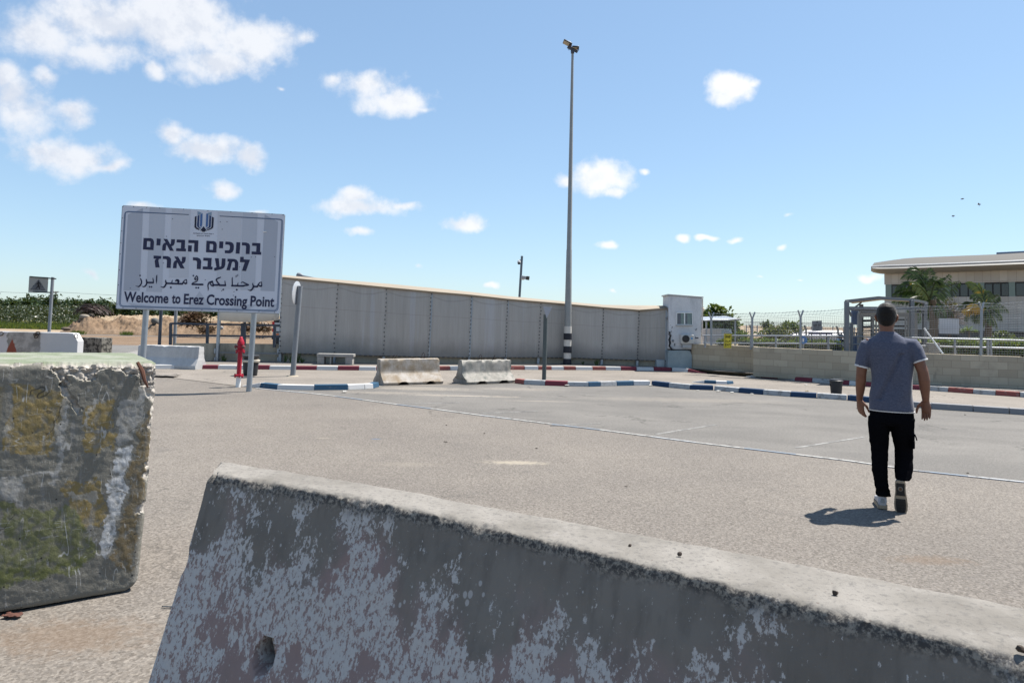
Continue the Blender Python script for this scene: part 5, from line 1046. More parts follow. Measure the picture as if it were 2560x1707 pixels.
litter('stick', 'flat dark stick on the ground left of the foreground barrier', 'stick', 424, 1517, (.085, .010, .01), mat('dark_stick', color=(.06, .065, .07)), sd=4)
for k, (u, v, s_) in enumerate([(1417, 965, .12), (1627, 963.5, .09), (1625, 964, .07), (1745, 977, .07), (1796, 978.5, .11), (1829, 982, .09), (1880, 985.5, .07), (2016, 963, .09), (1577, 951.5, .09)]):
    litter('paper_scrap', 'scrap of white litter lying near the blue and white kerb', 'litter', u, v, (s_, s_ * .7, s_ * .4), TR, 'litter scraps along the kerb', .012, k)
litter('paper_scrap', 'small white carton scrap on the asphalt by the left kerb', 'litter', 861, 981.5, (.11, .08, .06), TR, None, .01, 21)
litter('dead_leaf', 'tan dead leaf on the pale lane left of the round bin', 'leaf', 2017, 979, (.09, .06, .04), mat('leaf_tan', color=(.22, .16, .07)), None, .012, 22)
for k, (u, v, s_) in enumerate([(1116, 1063, .025), (1114, 1105, .05), (1211, 1084, .025), (1341, 1121, .03), (2413, 1037, .04), (2143, 1021, .04), (2419, 1183, .03), (1565, 1217, .03)]):
    litter('dark_scrap', 'tiny dark scrap lying on the open asphalt', 'litter', u, v, (s_, s_ * .4, .015), TB, 'dark scraps on the asphalt', .006, 30 + k)
litter('broken_tarmac', 'crumpled broken tarmac and debris beside the white barrier', 'debris', 405, 941, (.9, .5, .07), mat('debris', color=(.14, .125, .11), var=.5, vs=12), None, .01, 51)
# ------------------------------------------------------------------ fence on the right-hand wall
FY = {}
def wallY(u):
    for (ua, pa), (ub, pb) in zip([(1883, w2), (2160, w3), (2560, w4)], [(2160, w3), (2560, w4), (2900, w5)]):
        if u <= ub: break
    d = ray(u, 870); d2 = pb - pa; t_ = (d.x * (pa.y) - d.y * (pa.x)) / (d.y * d2.x - d.x * d2.y); return pa.y + d2.y * t_
def onf(u, v, back=.15): return at(u, v, wallY(u) + back)
fn = thing('mesh_fence', 'tall grey welded mesh fence with barbed wire and forked posts on the beige wall', 'fence', (w2.x, w2.y + .15, WT))
PO = [(1778, 797), (1880.5, 797), (2001.5, 793), (2125, 787), (2311, 782), (2452, 775), (2600, 768)]
tops = []
for (u, v) in PO:
    b0 = onf(u, 870); b0.z = WT; t0 = onf(u + (2 if u > 2400 else 0), v); tops.append((b0, t0))
    if u in (2125, 2311): continue
    mb = MB(); mb.tube([b0, t0], .034, 8); hgt = (t0.z - b0.z)
    for sx in (-1, 1): mb.tube([t0 - Vector((0, 0, .02)), t0 + Vector((sx * .095, sx * .05, .20))], .022, 6)
    mb.build('fork_post', mat('fence_grey', color=(.28, .30, .32), rough=.5, metal=.3), fn)
wm = MB()
for (b0, t0), (b1, t1) in zip(tops, tops[1:]):
    L = (b1 - b0).length; n_ = int(L / .055)
    for k in range(n_):
        a = b0.lerp(b1, k / n_); c = t0.lerp(t1, k / n_); a.z = WT + .01; wm.tube([a, c], .0026, 3, cap=False)
    H_ = 20
    for k in range(H_ + 1):
        f_ = k / H_; wm.tube([b0.lerp(t0, f_), b1.lerp(t1, f_)], .0028 if k % 4 else .0045, 3, cap=False)
wm.m = 0; o = wm.build('wire_mesh', mat('fence_wire', color=(.22, .235, .25), rough=.5, metal=.3), fn, smooth=0)
bw = MB(); r = random.Random(8)
for (b0, t0), (b1, t1) in zip(tops, tops[1:]):
    for off, z in ((-.1, .17), (.1, .17), (.0, .07), (-.05, .11)):
        pts = [t0.lerp(t1, k / 10) + Vector((0, off, z + r.uniform(-.012, .012) - .03 * math.sin(k / 10 * math.pi))) for k in range(11)]; bw.tube(pts, .004, 3, cap=False)
        for k in range(14):
            q = t0.lerp(t1, (k + .5) / 14) + Vector((0, off, z - .02)); bw.tube([q + Vector((-.015, 0, -.02)), q + Vector((.015, 0, .02))], .003, 3, cap=False)
bw.build('barbed_wire', mat('barbed_grey', color=(.25, .27, .29), rough=.5, metal=.3), fn, smooth=0)
# guard railing just behind the fence
gr = thing('guard_railing', 'low grey two-rail guard railing running behind the mesh fence', 'railing', onf(1900, 870, .7))
RG = mat('railing_grey', color=(.27, .295, .33), rough=.45, metal=.25)
for (v0, v1, v2, v3) in ((838.5, 839.5, 846, 851), (857.5, 858.5, 866, 870.5)):
    mb = MB(); P = [onf(1757, v0, .7), onf(1880, v0 + .5, .7), onf(2110, v1 + 1, .7), onf(2315, v2 - 1, .7), onf(2560, v3, .7), onf(2700, v3 + 3, .7)]; mb.tube(P, .024, 6); mb.build('rail', RG, gr)
for u, v in [(1763, 839), (1877, 839.5), (1940, 840), (2071, 842), (2387, 848), (2470, 849), (2477, 849)]:
    a = onf(u, v, .7); mb = MB(); mb.tube([a, Vector((a.x, a.y, TZ))], .03, 6); mb.build('post', RG, gr)
# stair handrails
sr = thing('stair_railing', 'thin dark stair handrail sloping down to the left behind the mesh fence', 'railing', onf(1985, 870, 1.2))
DK = mat('handrail_dark', color=(.09, .095, .10), rough=.5, metal=.3)
for off in (0, 11):
    mb = MB(); mb.tube([onf(1918, 868 + off * .2, 1.2), onf(1989.5, 831 + off, 1.2), onf(2150, 832 + off, 1.2)] if off == 0 else [onf(1930, 868, 1.2), onf(1989, 840, 1.2)], .018, 6); mb.build('handrail', DK, sr)
for k in range(26):
    u = 1992 + k * 6.2; mb = MB() if k == 0 else mb; a = onf(u, 832, 1.2); mb.tube([a, Vector((a.x, a.y, TZ))], .006 if k % 6 else .018, 4)
mb.tube([onf(1992, 866, 1.2), onf(2150, 868, 1.2)], .012, 4); mb.build('balusters', DK, sr, smooth=0)
# signs on the fence
ES = thing('exit_sign', 'yellow exit sign with black Hebrew, Arabic and English words on the fence', 'sign', onf(1820, 870, .05))
ez = lambda x, y, l=0: onf(1790 + x / 26.13, 820 + y / 26.13, .06 - l)
mb = MB(); f = [ez(520, 1310), ez(1000, 1310), ez(1035, 365), ez(545, 365)]; k = Vector((0, .03, 0)); mb.hexa([f[0], f[1], f[1] + k, f[0] + k, f[3], f[2], f[2] + k, f[3] + k]); ep = mb.build('sign_plate', mat('sign_yellow', color=(.60, .50, .05), rough=.5, var=.06), ES)
mb = MB()
for p in ([(560, 1280), (575, 400), (610, 385)], ): pass
stroke(mb, [(575, 1270, 26), (592, 410, 26), (620, 392, 26), (960, 395, 26), (990, 415, 26), (965, 1250, 26), (945, 1270, 26), (575, 1270, 26)], lambda x, y: ez(x, y, .004))
mb.build('border', mat('sign_olive', color=(.09, .075, .02)), ep, smooth=0)
mb = MB(); l6 = lambda x, y: ez(x, y, .006)
put_text(mb, 'EXIT', lambda x, y: l6(605 + x * 320, 1170 - y * 150), .02)
for s_ in [[(630, 500, 30), (690, 500, 34), (690, 640, 34)], [(640, 560, 26), (640, 640, 30)], [(740, 500, 30), (830, 640, 34)], [(820, 500, 28), (815, 570, 28), (770, 560, 26)], [(745, 640, 30), (750, 580, 26)], [(850, 500, 30), (900, 590, 34), (890, 640, 34), (850, 640, 30)], [(900, 500, 26), (890, 560, 26)], [(930, 500, 28), (925, 560, 26)],
           [(640, 795, 26), (700, 800, 30), (650, 850, 30), (650, 925, 30), (700, 930, 22)], [(770, 820, 26), (775, 895, 34), (740, 905, 30)], [(850, 880, 28), (815, 930, 20), (790, 925, 10)], [(860, 840, 26), (915, 845, 34), (880, 800, 22)], [(870, 885, 24), (910, 880, 24)]]: stroke(mb, s_, l6)
mb.build('lettering', mat('letter_black', color=(.012, .011, .008)), ep, smooth=0)
mb = MB(); mb.tube([ez(560, 365), ez(580, 280), ez(660, 225), ez(880, 225), ez(985, 290), ez(1020, 365)], .022, 6); mb.build('frame', RG, ES)
NB = thing('notice_board', 'small grey notice board with lines of dark writing fixed to the fence', 'sign', onf(2043, 828, .05))
nz = lambda x, y, l=0: onf(2020 + x / 31.36, 790 + y / 31.36, .05 - l)
mb = MB(); f = [nz(355, 1185), nz(1090, 1150), nz(1090, 355), nz(345, 385)]; mb.hexa([f[0], f[1], f[1] + k, f[0] + k, f[3], f[2], f[2] + k, f[3] + k]); npl = mb.build('sign_plate', mat('notice_grey', color=(.20, .205, .21), rough=.5), NB)
mb = MB(); n6 = lambda x, y: nz(x, y, .005)
for s_ in [[(685, 390, 40), (685, 480, 40)], [(735, 390, 40), (735, 480, 40)], [(680, 575, 24), (750, 575, 24)], [(425, 675, 40), (620, 670, 44)], [(640, 650, 50), (700, 680, 40)], [(790, 660, 50), (1000, 645, 44)], [(450, 790, 44), (620, 765, 44)], [(640, 750, 50), (700, 770, 40)], [(800, 760, 44), (980, 755, 44)], [(490, 890, 30), (660, 885, 30)], [(740, 885, 30), (880, 875, 28)], [(390, 985, 22), (1030, 955, 26)], [(620, 1085, 26), (870, 1080, 26)]]: stroke(mb, s_, n6)
mb.build('lettering', mat('notice_ink', color=(.03, .03, .035)), npl, smooth=0)
WS_ = thing('blank_sign', 'blank white rectangular sign hanging on the fence right of the man', 'sign', onf(2373, 816, .05))
f = [onf(2349, 834, .2), onf(2397.5, 835, .2), onf(2397.5, 797, .2), onf(2348.5, 796, .2)]; mb = MB(); mb.hexa([f[0], f[1], f[1] + k, f[0] + k, f[3], f[2], f[2] + k, f[3] + k]); mb.build('sign_plate', mat('white_plate', color=(.50, .51, .54), rough=.5, var=.08, vs=5), WS_)
mb = MB(); mb.tube([onf(2354, 797, .24), onf(2354, 834, .24)], .015, 5); mb.tube([onf(2392, 797, .24), onf(2392, 834, .24)], .015, 5); mb.build('bracket', RG, WS_)
RB = thing('round_sign', 'small round blue sign on the railing behind the forked fence post', 'sign', onf(2008, 850, .6)); c = onf(2008.5, 850, .62)
mb = MB(); mb.lathe(c, [(.105, 0), (.11, .005), (.11, .02)], 24, (-.3, -.95, 0)); pl_ = mb.build('sign_plate', mat('sign_blue', color=(.04, .17, .45), rough=.5), RB)
mb = MB(); mb.beam(c + Vector((-.02, -.03, -.05)), c + Vector((-.02, -.03, .05)), .045, .01); mb.build('white_symbol', WHITEM, pl_, smooth=0)
mb = MB(); mb.tube([c + Vector((0, .02, .1)), Vector((c.x, c.y + .02, TZ))], .02, 6); mb.build('post', RG, RB)
yb = onf(2340, 845, 2.0); SS = thing('small_sign', 'small cream sign with a brown symbol low behind the fence', 'sign', yb)
mb = MB(); f = [onf(2344, 854.5, 2), onf(2368, 854.5, 2), onf(2368, 843, 2), onf(2344, 843, 2)]; mb.hexa([f[0], f[1], f[1] + k, f[0] + k, f[3], f[2], f[2] + k, f[3] + k]); p_ = mb.build('sign_plate', mat('sign_cream', color=(.45, .42, .34)), SS)
mb = MB(); s3 = lambda x, y: onf(x, y, 1.98); stroke(mb, [(2351, 846.5, 1.5), (2353.5, 847, 1.8), (2352, 849.5, 1.8)], s3); stroke(mb, [(2357, 846.5, 1.5), (2357.5, 849.5, 1.8), (2355, 849, 1.5)], s3); mb.build('symbol', mat('symbol_brown', color=(.14, .09, .03)), p_, smooth=0)
mb = MB(); a = onf(2356, 854, 2.02); mb.tube([a, Vector((a.x, a.y, TZ))], .02, 6); mb.build('post', RG, SS)
cbx = onf(2335, 882, .45); mb = MB(); a, b_ = onf(2321, 871, .45), onf(2350, 871, .45); mb.wall(a, b_, TZ, at(2335, 857.5, a.y).z, .35); tag(mb.build('concrete_block', CB, org=a, bevel=.015), 'small grey concrete box behind the fence under the leaning white strut', 'concrete block')
mb = MB(); mb.tube([onf(2310, 820, .25), onf(2357, 884, .12)], .022, 8); tag(mb.build('strut', WHITEM, org=onf(2357, 884, .12)), 'white diagonal strut bracing the turnstile shelter down to the wall', 'strut')
# ------------------------------------------------------------------ turnstile shelter
ty = wallY(2200) + .55; TS = thing('turnstile_shelter', 'grey steel shelter with a peaked roof over a full height turnstile', 'shelter', (at(2160, 870, ty).x, ty, TZ))
TG = mat('shelter_grey', color=(.15, .16, .175), rough=.5, metal=.25); TYL = mat('shelter_cream', color=(.34, .31, .25), rough=.6)
def T(x, y, d=0): return at(2080 + x / 4.356, 600 + y / 4.356, ty + d)
for nm, a, b_, w, d in [('post', (160, 1230), (160, 668), .10, 0), ('post', (868, 1230), (868, 655), .10, 0), ('post', (1006, 1240), (1010, 692), .10, .35), ('post', (318, 1230), (318, 700), .09, 1.1), ('post', (212, 1230), (212, 900), .08, .4)]:
    p, q = T(*a, d), T(*b_, d); p.z = TZ; q.x = p.x + (q.x - p.x); mb = MB(); mb.beam(p, q, w); mb.build(nm, TG, TS, bevel=.006)
mb = MB(); mb.beam(T(145, 668), T(505, 630), .05, .07); mb.beam(T(505, 630), T(885, 655), .05, .07); mb.beam(T(885, 655), T(1033, 686, .4), .05, .06); mb.build('roof_edge', TG, TS)
rk = MB(); N = 9
rv = [T(145, 664, -.02), T(505, 624, -.02), T(885, 650, -.02), T(1033, 681, .4)]; bkv = [T(225, 692, 1.5), T(540, 655, 1.7), T(900, 676, 1.7), T(1033, 690, 1.7)]
for (a, b_), (c, d) in zip(zip(rv, rv[1:]), zip(bkv, bkv[1:])): rk.hexa([a, b_, d, c, a + Vector((0, 0, .03)), b_ + Vector((0, 0, .03)), d + Vector((0, 0, .03)), c + Vector((0, 0, .03))])
rk.build('roof', TYL, TS, smooth=0)
mb = MB()
for a, b_, w, d in [((165, 740), (870, 745), .08, .0), ((175, 752), (590, 752), .07, 1.0), ((870, 735), (1015, 755), .06, .2), ((230, 770), (590, 775), .03, 1.0), ((180, 770), (215, 830), .05, .1), ((165, 990), (215, 930), .04, .1), ((240, 740), (320, 680), .035, .6), ((985, 770), (1005, 850), .05, .35), ((935, 750), (935, 800), .05, .5)]: mb.beam(T(*a, d), T(*b_, d), w)
mb.build('beam', TG, TS, smooth=0)
for (x0, y0, x1, y1, d) in [(215, 770, 292, 920, .9), (205, 1050, 290, 1225, .9), (320, 765, 560, 830, 1.2), (330, 1120, 560, 1225, 1.2)]:
    mb = MB(); p, q = T(x0, y1, d), T(x1, y0, d); mb.hexa([Vector((p.x, p.y, p.z)), Vector((q.x, p.y, p.z)), Vector((q.x, p.y + .04, p.z)), Vector((p.x, p.y + .04, p.z)), Vector((p.x, p.y, q.z)), Vector((q.x, p.y, q.z)), Vector((q.x, p.y + .04, q.z)), Vector((p.x, p.y + .04, q.z))])
    mb.build('blue_panel', mat('panel_blue', color=(.12, .18, .33), rough=.5), TS, smooth=0)
TN = thing('turnstile', 'full height turnstile cage with black rotor arms under the grey shelter', 'turnstile', (T(430, 1200, .6).x, ty + .6, TZ))
mb = MB()
for x in (300, 444, 480, 515, 545, 800, 830, 905):
    p, q = T(x, 1220, .6), T(x, 815, .6); p.z = TZ; mb.beam(p, q, .09 if x in (300, 905) else .035)
mb.beam(T(290, 815, .6), T(912, 815, .6), .12); 
for y in (1010, 1055, 1098, 1140, 1180, 1210): mb.beam(T(305, y, .55), T(560, y, .55), .03)
mb.build('cage', mat('cage_grey', color=(.24, .24, .235), rough=.5, metal=.2), TN, smooth=0)
mb = MB(); p, q = T(440, 1220, .75), T(440, 820, .75); p.z = TZ; mb.tube([p, q], .05, 10); rt_ = mb.build('rotor', TG, TN)
for j, y in enumerate((875, 945, 990, 1030)):
    mb = MB(); mb.beam(T(350, y + 3, .5), T(440, y, .75), .07 if j < 2 else .03, .06 if j < 2 else .03); mb.build('rotor_arm', BLACK, rt_)
    mb = MB(); mb.beam(T(455, y - 8, .75), T(590, y - 8, .9), .07 if j < 3 else .03, .05); mb.beam(T(590, y - 8, .9), T(850, y - 8, 1.0), .05); mb.build('rotor_arm', BLACK, rt_)
# ------------------------------------------------------------------ big building
BD = 45.0
bl = at(2212, 840, BD); br = at(2560, 850, 39.6); be = br + (br - bl) * .6; bdir = (br - bl).normalized(); bnr = Vector((-bdir.y, bdir.x, 0)); GZ = TZ
def B_(u, v, off=0.0):                       # point on the facade plane, off metres in front of it
    d = ray(u, v); n_ = Vector((bnr.x, bnr.y, 0)); p0 = Vector((bl.x, bl.y, 0)) - n_ * off; return CAM + d * ((p0 - CAM).dot(n_) / d.dot(n_))
BG = thing('terminal_building', 'large stone clad building with a curved grey roof and a dark window band', 'building', (bl.x, bl.y, GZ))
def m_clad(t, b):
    u = t.uv(); bt = t.n('ShaderNodeTexBrick', offset=0.0); t.put(bt.inputs['Vector'], u); bt.inputs['Scale'].default_value = 1; bt.inputs['Brick Width'].default_value = .42; bt.inputs['Row Height'].default_value = .64; bt.inputs['Mortar Size'].default_value = .008; bt.inputs['Mortar Smooth'].default_value = .1
    t.put(bt.inputs['Color1'], (.345, .335, .315)); t.put(bt.inputs['Color2'], (.41, .40, .38)); t.put(bt.inputs['Mortar'], (.20, .185, .16)); n = t.noise(t.pos(), 1.2, 5, .6)
    t.put(b.inputs['Base Color'], t.mix(1, bt.outputs[0], t.mix(n, (.85, .85, .85), (1.15, 1.15, 1.15)), 'MULTIPLY')); b.inputs['Roughness'].default_value = .6
CLAD = mat('stone_cladding', m_clad)
z_roof = B_(2212, 684).z; z_w1 = B_(2213, 711.5).z; z_w0 = B_(2213, 743.5).z; z_c0 = B_(2213, 822).z
for nm, za, zb_, m_ in [('upper_wall', z_w1, z_roof + .3, CLAD), ('lower_wall', z_c0, z_w0, CLAD)]:
    mb = MB(); mb.wall(bl, be, za, zb_, 14); mb.build(nm, m_, BG, smooth=0)
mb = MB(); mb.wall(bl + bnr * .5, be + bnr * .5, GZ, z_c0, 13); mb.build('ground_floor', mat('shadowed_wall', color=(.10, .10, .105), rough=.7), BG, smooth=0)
GLZ = mat('dark_window', color=(.012, .014, .018), rough=.08, spec=.7); GRN = mat('green_glass', color=(.12, .17, .16), rough=.2, spec=.6)
cols = [(2213, 2228), (2362, 2377), (2441, 2461), (2522, 2538)]; panes = [(2228, 2362), (2377, 2441), (2461, 2522), (2538, 2640)]
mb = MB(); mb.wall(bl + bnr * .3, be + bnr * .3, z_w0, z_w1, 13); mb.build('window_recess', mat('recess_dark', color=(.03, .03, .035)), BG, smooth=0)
def fpan(u0, u1, za, zb_, off, dep):
    a, b_ = B_(u0, 750), B_(u1, 750); a -= bnr * off; b_ -= bnr * off; mb = MB(); mb.wall(a, b_, za, zb_, dep); return mb
for u0, u1 in panes:
    w = fpan(u0, u1, z_w0 + .04, z_w1 - .04, -.12, .05).build('window', GLZ, BG, smooth=0)
    N = max(1, round((u1 - u0) / 24)); mb = MB()
    for k_ in range(N + 1):
        a = B_(lerp(u0, u1, k_ / N), 750) + bnr * .10; mb.beam(Vector((a.x, a.y, z_w0)), Vector((a.x, a.y, z_w1)), .05)
    a, b_ = B_(u0, 750) + bnr * .1, B_(u1, 750) + bnr * .1; mb.beam(Vector((a.x, a.y, z_w1 - .05)), Vector((b_.x, b_.y, z_w1 - .05)), .08); mb.build('mullion', mat('mullion_dark', color=(.03, .035, .04)), w, smooth=0)
for u0, u1 in cols: fpan(u0, u1, z_w0, z_w1, -.06, .1).build('green_panel', GRN, BG, smooth=0)
# curved roof: fascia rim and the shell above it
RFc = mat('roof_rim', color=(.22, .215, .20), rough=.5, metal=.2); RFs = mat('roof_shell', color=(.085, .08, .072), rough=.8, var=.1)
rimu = [(2177.5, 667, 678), (2183, 666, 681), (2192, 665.8, 683), (2205, 665.5, 684), (2260, 664, 683), (2320, 662, 681), (2400, 659, 678.5), (2480, 656, 675.5), (2560, 652.5, 673), (2700, 646.5, 668)]
vs = []; fs = []; 
for i, (u, vt, vb) in enumerate(rimu):
    t0, b0 = B_(u, vt, .9), B_(u, vb, .55); bk = 0 if i > 3 else 0
    m1 = B_(u, lerp(vt, vb, .35), 1.25 if i > 0 else .95); m2 = B_(u, lerp(vt, vb, .75), 1.05 if i > 0 else .8)
    vs += [t0, m1, m2, b0, b0 + bnr * .6]
fs = [(i * 5 + j, i * 5 + j + 1, (i + 1) * 5 + j + 1, (i + 1) * 5 + j) for i in range(len(rimu) - 1) for j in range(4)]
e0 = len(vs); vs += [vs[0] + bnr * 14, vs[3] + bnr * 14]; fs += [(0, e0, e0 + 1, 3)]
mb = MB(); mb.add(vs, fs); mb.build('roof_rim', RFc, BG, smooth=60)
crest = [(2192, 665), (2230, 655), (2262, 648), (2290, 645), (2320, 643.5), (2400, 640.5), (2491, 637.5), (2560, 633), (2700, 625)]
vs = []; lows = [(2178, 667), (2230, 664.5), (2262, 663.8), (2290, 663), (2320, 662), (2400, 659), (2491, 655.5), (2560, 652.5), (2700, 646.5)]
for (u, v), (ul, vl) in zip(crest, lows):
    a = B_(ul, vl, .88); p = B_(u, v, -4.5); q = a.lerp(p, .5) + Vector((0, 0, .25)); vs += [a, q, p, p + bnr * 9 - Vector((0, 0, 1.2))]
mb = MB(); mb.add(vs, [(i * 4 + j, (i + 1) * 4 + j, (i + 1) * 4 + j + 1, i * 4 + j + 1) for i in range(len(crest) - 1) for j in range(3)]); o = mb.build('roof_shell', RFs, BG, smooth=60)
mb = MB(); mb.tube([B_(u, v - .3, .95) for u, v in lows], .06, 6); mb.build('roof_edge', mat('roof_edge_bright', color=(.55, .55, .55), rough=.35, metal=.4), BG)
mb = MB(); a, b_ = B_(2491, 636, -4.6), B_(2700, 626, -4.6); mb.hexa([a, b_, b_ + bnr * 2, a + bnr * 2] + [p + Vector((0, 0, .13)) for p in (a, b_, b_ + bnr * 2, a + bnr * 2)]); mb.build('roof_ridge', mat('ridge_blue', color=(.17, .22, .30), rough=.5), BG, smooth=0)
mb = MB(); vs = [B_(2515, 634, -5), B_(2545, 630.5, -5), B_(2700, 624, -5), B_(2700, 631, -5)]; mb.add(vs + [p + bnr * 3 for p in vs], [(0, 1, 2, 3), (7, 6, 5, 4), (0, 4, 5, 1), (1, 5, 6, 2), (2, 6, 7, 3), (3, 7, 4, 0)]); mb.build('roof_dome', RFs, BG, smooth=0)
# ------------------------------------------------------------------ walking man
def remesh(name, mb, m, parent, voxel, smooth=6, disp=None, factor=.5, org=None):
    o = mb.build('tmp', m, smooth=0)
    md = o.modifiers.new('r', 'REMESH'); md.mode = 'VOXEL'; md.voxel_size = voxel; md.use_smooth_shade = True
    sm = o.modifiers.new('s', 'SMOOTH'); sm.iterations = smooth; sm.factor = factor
    bpy.context.view_layer.update(); dg = bpy.context.evaluated_depsgraph_get(); me = bpy.data.meshes.new_from_object(o.evaluated_get(dg)); me.name = name
    bpy.data.objects.remove(o)
    if disp:
        me.update(); ns = [Vector(v.normal) for v in me.vertices]
        for v, n in zip(me.vertices, ns): v.co = v.co + n * disp(v.co)
    me.materials.clear(); me.materials.append(m); me.polygons.foreach_set('use_smooth', [True] * len(me.polygons)); me.update()
    ob = bpy.data.objects.new(name, me); C.objects.link(ob); ob.parent = parent; ORG[ob.as_pointer()] = Vector((0, 0, 0)); return ob
def m_skin(t, b):
    p = t.obj(); t.put(b.inputs['Base Color'], t.mix(t.noise(p, 14, 5, .6), (.125, .052, .030), (.19, .086, .052))); b.inputs['Roughness'].default_value = .5; b.inputs['Specular IOR Level'].default_value = .35
    t.put(b.inputs['Normal'], t.bump(t.noise(p, 120, 3), .12, .003))
def m_cloth(c1, c2, fine=260, rough=.9, sheen=.15):
    def f_(t, b):
        p = t.obj(); n = t.noise(t.scale(p, (1, 1, 3)), 60, 4, .7); t.put(b.inputs['Base Color'], t.mix(t.step(n, .3, .7), c1, c2)); b.inputs['Roughness'].default_value = rough; b.inputs['Specular IOR Level'].default_value = sheen
        t.put(b.inputs['Normal'], t.bump(t.noise(p, fine, 2), .25, .003)); b.inputs['Sheen Weight'].default_value = sheen
    return f_
SKIN = mat('tanned_skin', m_skin); SHIRT = mat('heather_blue_cloth', m_cloth((.052, .060, .092), (.092, .100, .142))); TROU = mat('black_cloth', m_cloth((.003, .003, .004), (.006, .006, .0075), sheen=0))
HAIR = mat('short_dark_hair', m_cloth((.004, .003, .0028), (.012, .010, .008), 420, .6)); TRIM = mat('white_trim', color=(.55, .54, .54), var=.05)
mo = gp(2221, 1272); fdir = Vector((mo.x, mo.y, 0)).normalized(); rdir = Vector((fdir.y, -fdir.x, 0))
man = thing('person', 'man walking away in a grey blue t-shirt, black trousers and white trainers', 'person', mo)
man.rotation_euler = (0, 0, math.atan2(rdir.y, rdir.x))
def lb(mb):                                  # parts are built in the man's own frame (x right, y forward)
    return mb
ORG[man.as_pointer()] = Vector((0, 0, 0))
V = Vector; UP = (0, 0, 1)
def limb(mb, pts, n=16):                     # pts: (x, y, z, r) or (x, y, z, rx, ry)
    mb.tube([V(p[:3]) for p in pts], [p[3] for p in pts], n)
def hand(mb, wr, down, back, side, curl, spread=.018, thumb=1.0, fist=0.0):
    d = V(down).normalized(); bk = V(back); bk = (bk - d * bk.dot(d)).normalized(); sd_ = V(side); sd_ = (sd_ - d * sd_.dot(d) - bk * sd_.dot(bk)).normalized(); w = V(wr)
    mb.loft([(w - d * .015, .026, .021, tuple(d), tuple(sd_)), (w + d * .02, .033, .019, tuple(d), tuple(sd_)), (w + d * .055, .043, .017, tuple(d), tuple(sd_)), (w + d * .088, .042, .014, tuple(d), tuple(sd_)), (w + d * .098, .036, .011, tuple(d), tuple(sd_))], 14)
    for k, (off, ln) in enumerate(((.031, .068), (.0105, .076), (-.0105, .071), (-.031, .056))):
        p = w + d * .084 + sd_ * off; a = .35 * curl + .06 * k * curl; q = [p]; dd_ = d
        for j, fl in enumerate((.46, .31, .25)):
            ang = a + curl * .42 * j; dd_ = (d * math.cos(ang) - bk * math.sin(ang) + sd_ * off * spread * 9).normalized(); p = p + dd_ * ln * fl; q.append(p)
        mb.tube(q, [.0098, .0092, .0084, .0066], 8); mb.ball(q[-1], .0066, 8)
    p = w + d * .022 + sd_ * .03; t1 = p + (d * .55 + sd_ * .62 - bk * .25).normalized() * .042 * thumb; t2 = t1 + (d * .88 + sd_ * .15 - bk * .32).normalized() * .032; t3 = t2 + (d * .95 - bk * .25).normalized() * .024
    mb.tube([p - d * .015 - sd_ * .012, t1, t2, t3], [.015, .0118, .0105, .008], 10); mb.ball(t3, .008, 8)
bd_ = MB()
hx = -.002
bd_.loft([((.01, 0, 1.40), .10, .06, UP), ((.006, .0, 1.47), .085, .055, UP), ((hx, .0, 1.505), .062, .06, UP), ((hx, .004, 1.535), .0555, .062, UP), ((hx, .01, 1.562), .057, .066, UP), ((hx, .024, 1.582), .064, .082, UP), ((hx, .03, 1.61), .0715, .095, UP), ((hx, .03, 1.645), .0755, .100, UP), ((hx, .028, 1.685), .0765, .101, UP), ((hx, .024, 1.715), .0715, .095, UP), ((hx, .02, 1.742), .055, .074, UP), ((hx, .018, 1.757), .028, .038, UP), ((hx, .018, 1.761), .008, .01, UP)], 24)
bd_.ball((hx, .095, 1.562), (.042, .034, .036)); bd_.ball((hx, .135, 1.632), (.014, .02, .02)); bd_.tube([V((hx, .122, 1.668)), V((hx, .137, 1.636))], [.010, .013], 8)
for sx in (-1, 1):
    bd_.loft([((hx + sx * .071, .012, 1.598), .006, .012, UP), ((hx + sx * .079, .010, 1.615), .009, .019, UP), ((hx + sx * .084, .005, 1.637), .010, .025, UP), ((hx + sx * .085, .004, 1.653), .009, .023, UP), ((hx + sx * .080, .008, 1.664), .004, .012, UP)], 10)
    bd_.ball((hx + sx * .03, .118, 1.675), (.022, .012, .008))
bd_.ball((hx, .126, 1.592), (.024, .010, .006)); bd_.ball((hx, .124, 1.583), (.02, .010, .006))
bd_.loft([((.024, .01, .86), .12, .06, UP), ((.026, .01, 1.05), .10, .05, UP), ((.024, .01, 1.25), .11, .05, UP), ((.018, .005, 1.38), .12, .055, UP), ((.01, 0, 1.45), .08, .05, UP)], 18)
# arms
limb(bd_, [(-.12, 0, 1.42, .05), (-.160, -.005, 1.38, .052), (-.180, -.01, 1.30, .048), (-.193, -.012, 1.21, .0445), (-.200, -.010, 1.135, .041), (-.204, .005, 1.075, .0425), (-.209, .028, 1.01, .038), (-.214, .052, .945, .0295), (-.217, .066, .905, .0255)])
limb(bd_, [(.15, 0, 1.42, .05), (.200, -.01, 1.38, .052), (.222, -.02, 1.31, .049), (.242, -.03, 1.25, .046), (.262, -.034, 1.185, .0425), (.272, -.028, 1.115, .044), (.277, -.018, 1.05, .040), (.281, -.006, .985, .031), (.284, .002, .938, .0265)])
hand(bd_, (-.217, .066, .905), (.10, .10, -1), (-.75, -.65, 0), (.55, -.8, .0), .55, .02)
hand(bd_, (.284, .002, .938), (.03, .0, -1), (.55, .85, 0), (-.95, .3, 0), .25, .03)
remesh('body', bd_, SKIN, man, .0042, 3, factor=.4)
for sx in (-1, 1):
    mb = MB(); mb.ball((hx + sx * .03, .116, 1.652), .012, 10); mb.build('eye', mat('eye_white', color=(.6, .58, .55), rough=.2), man)
hr = MB()
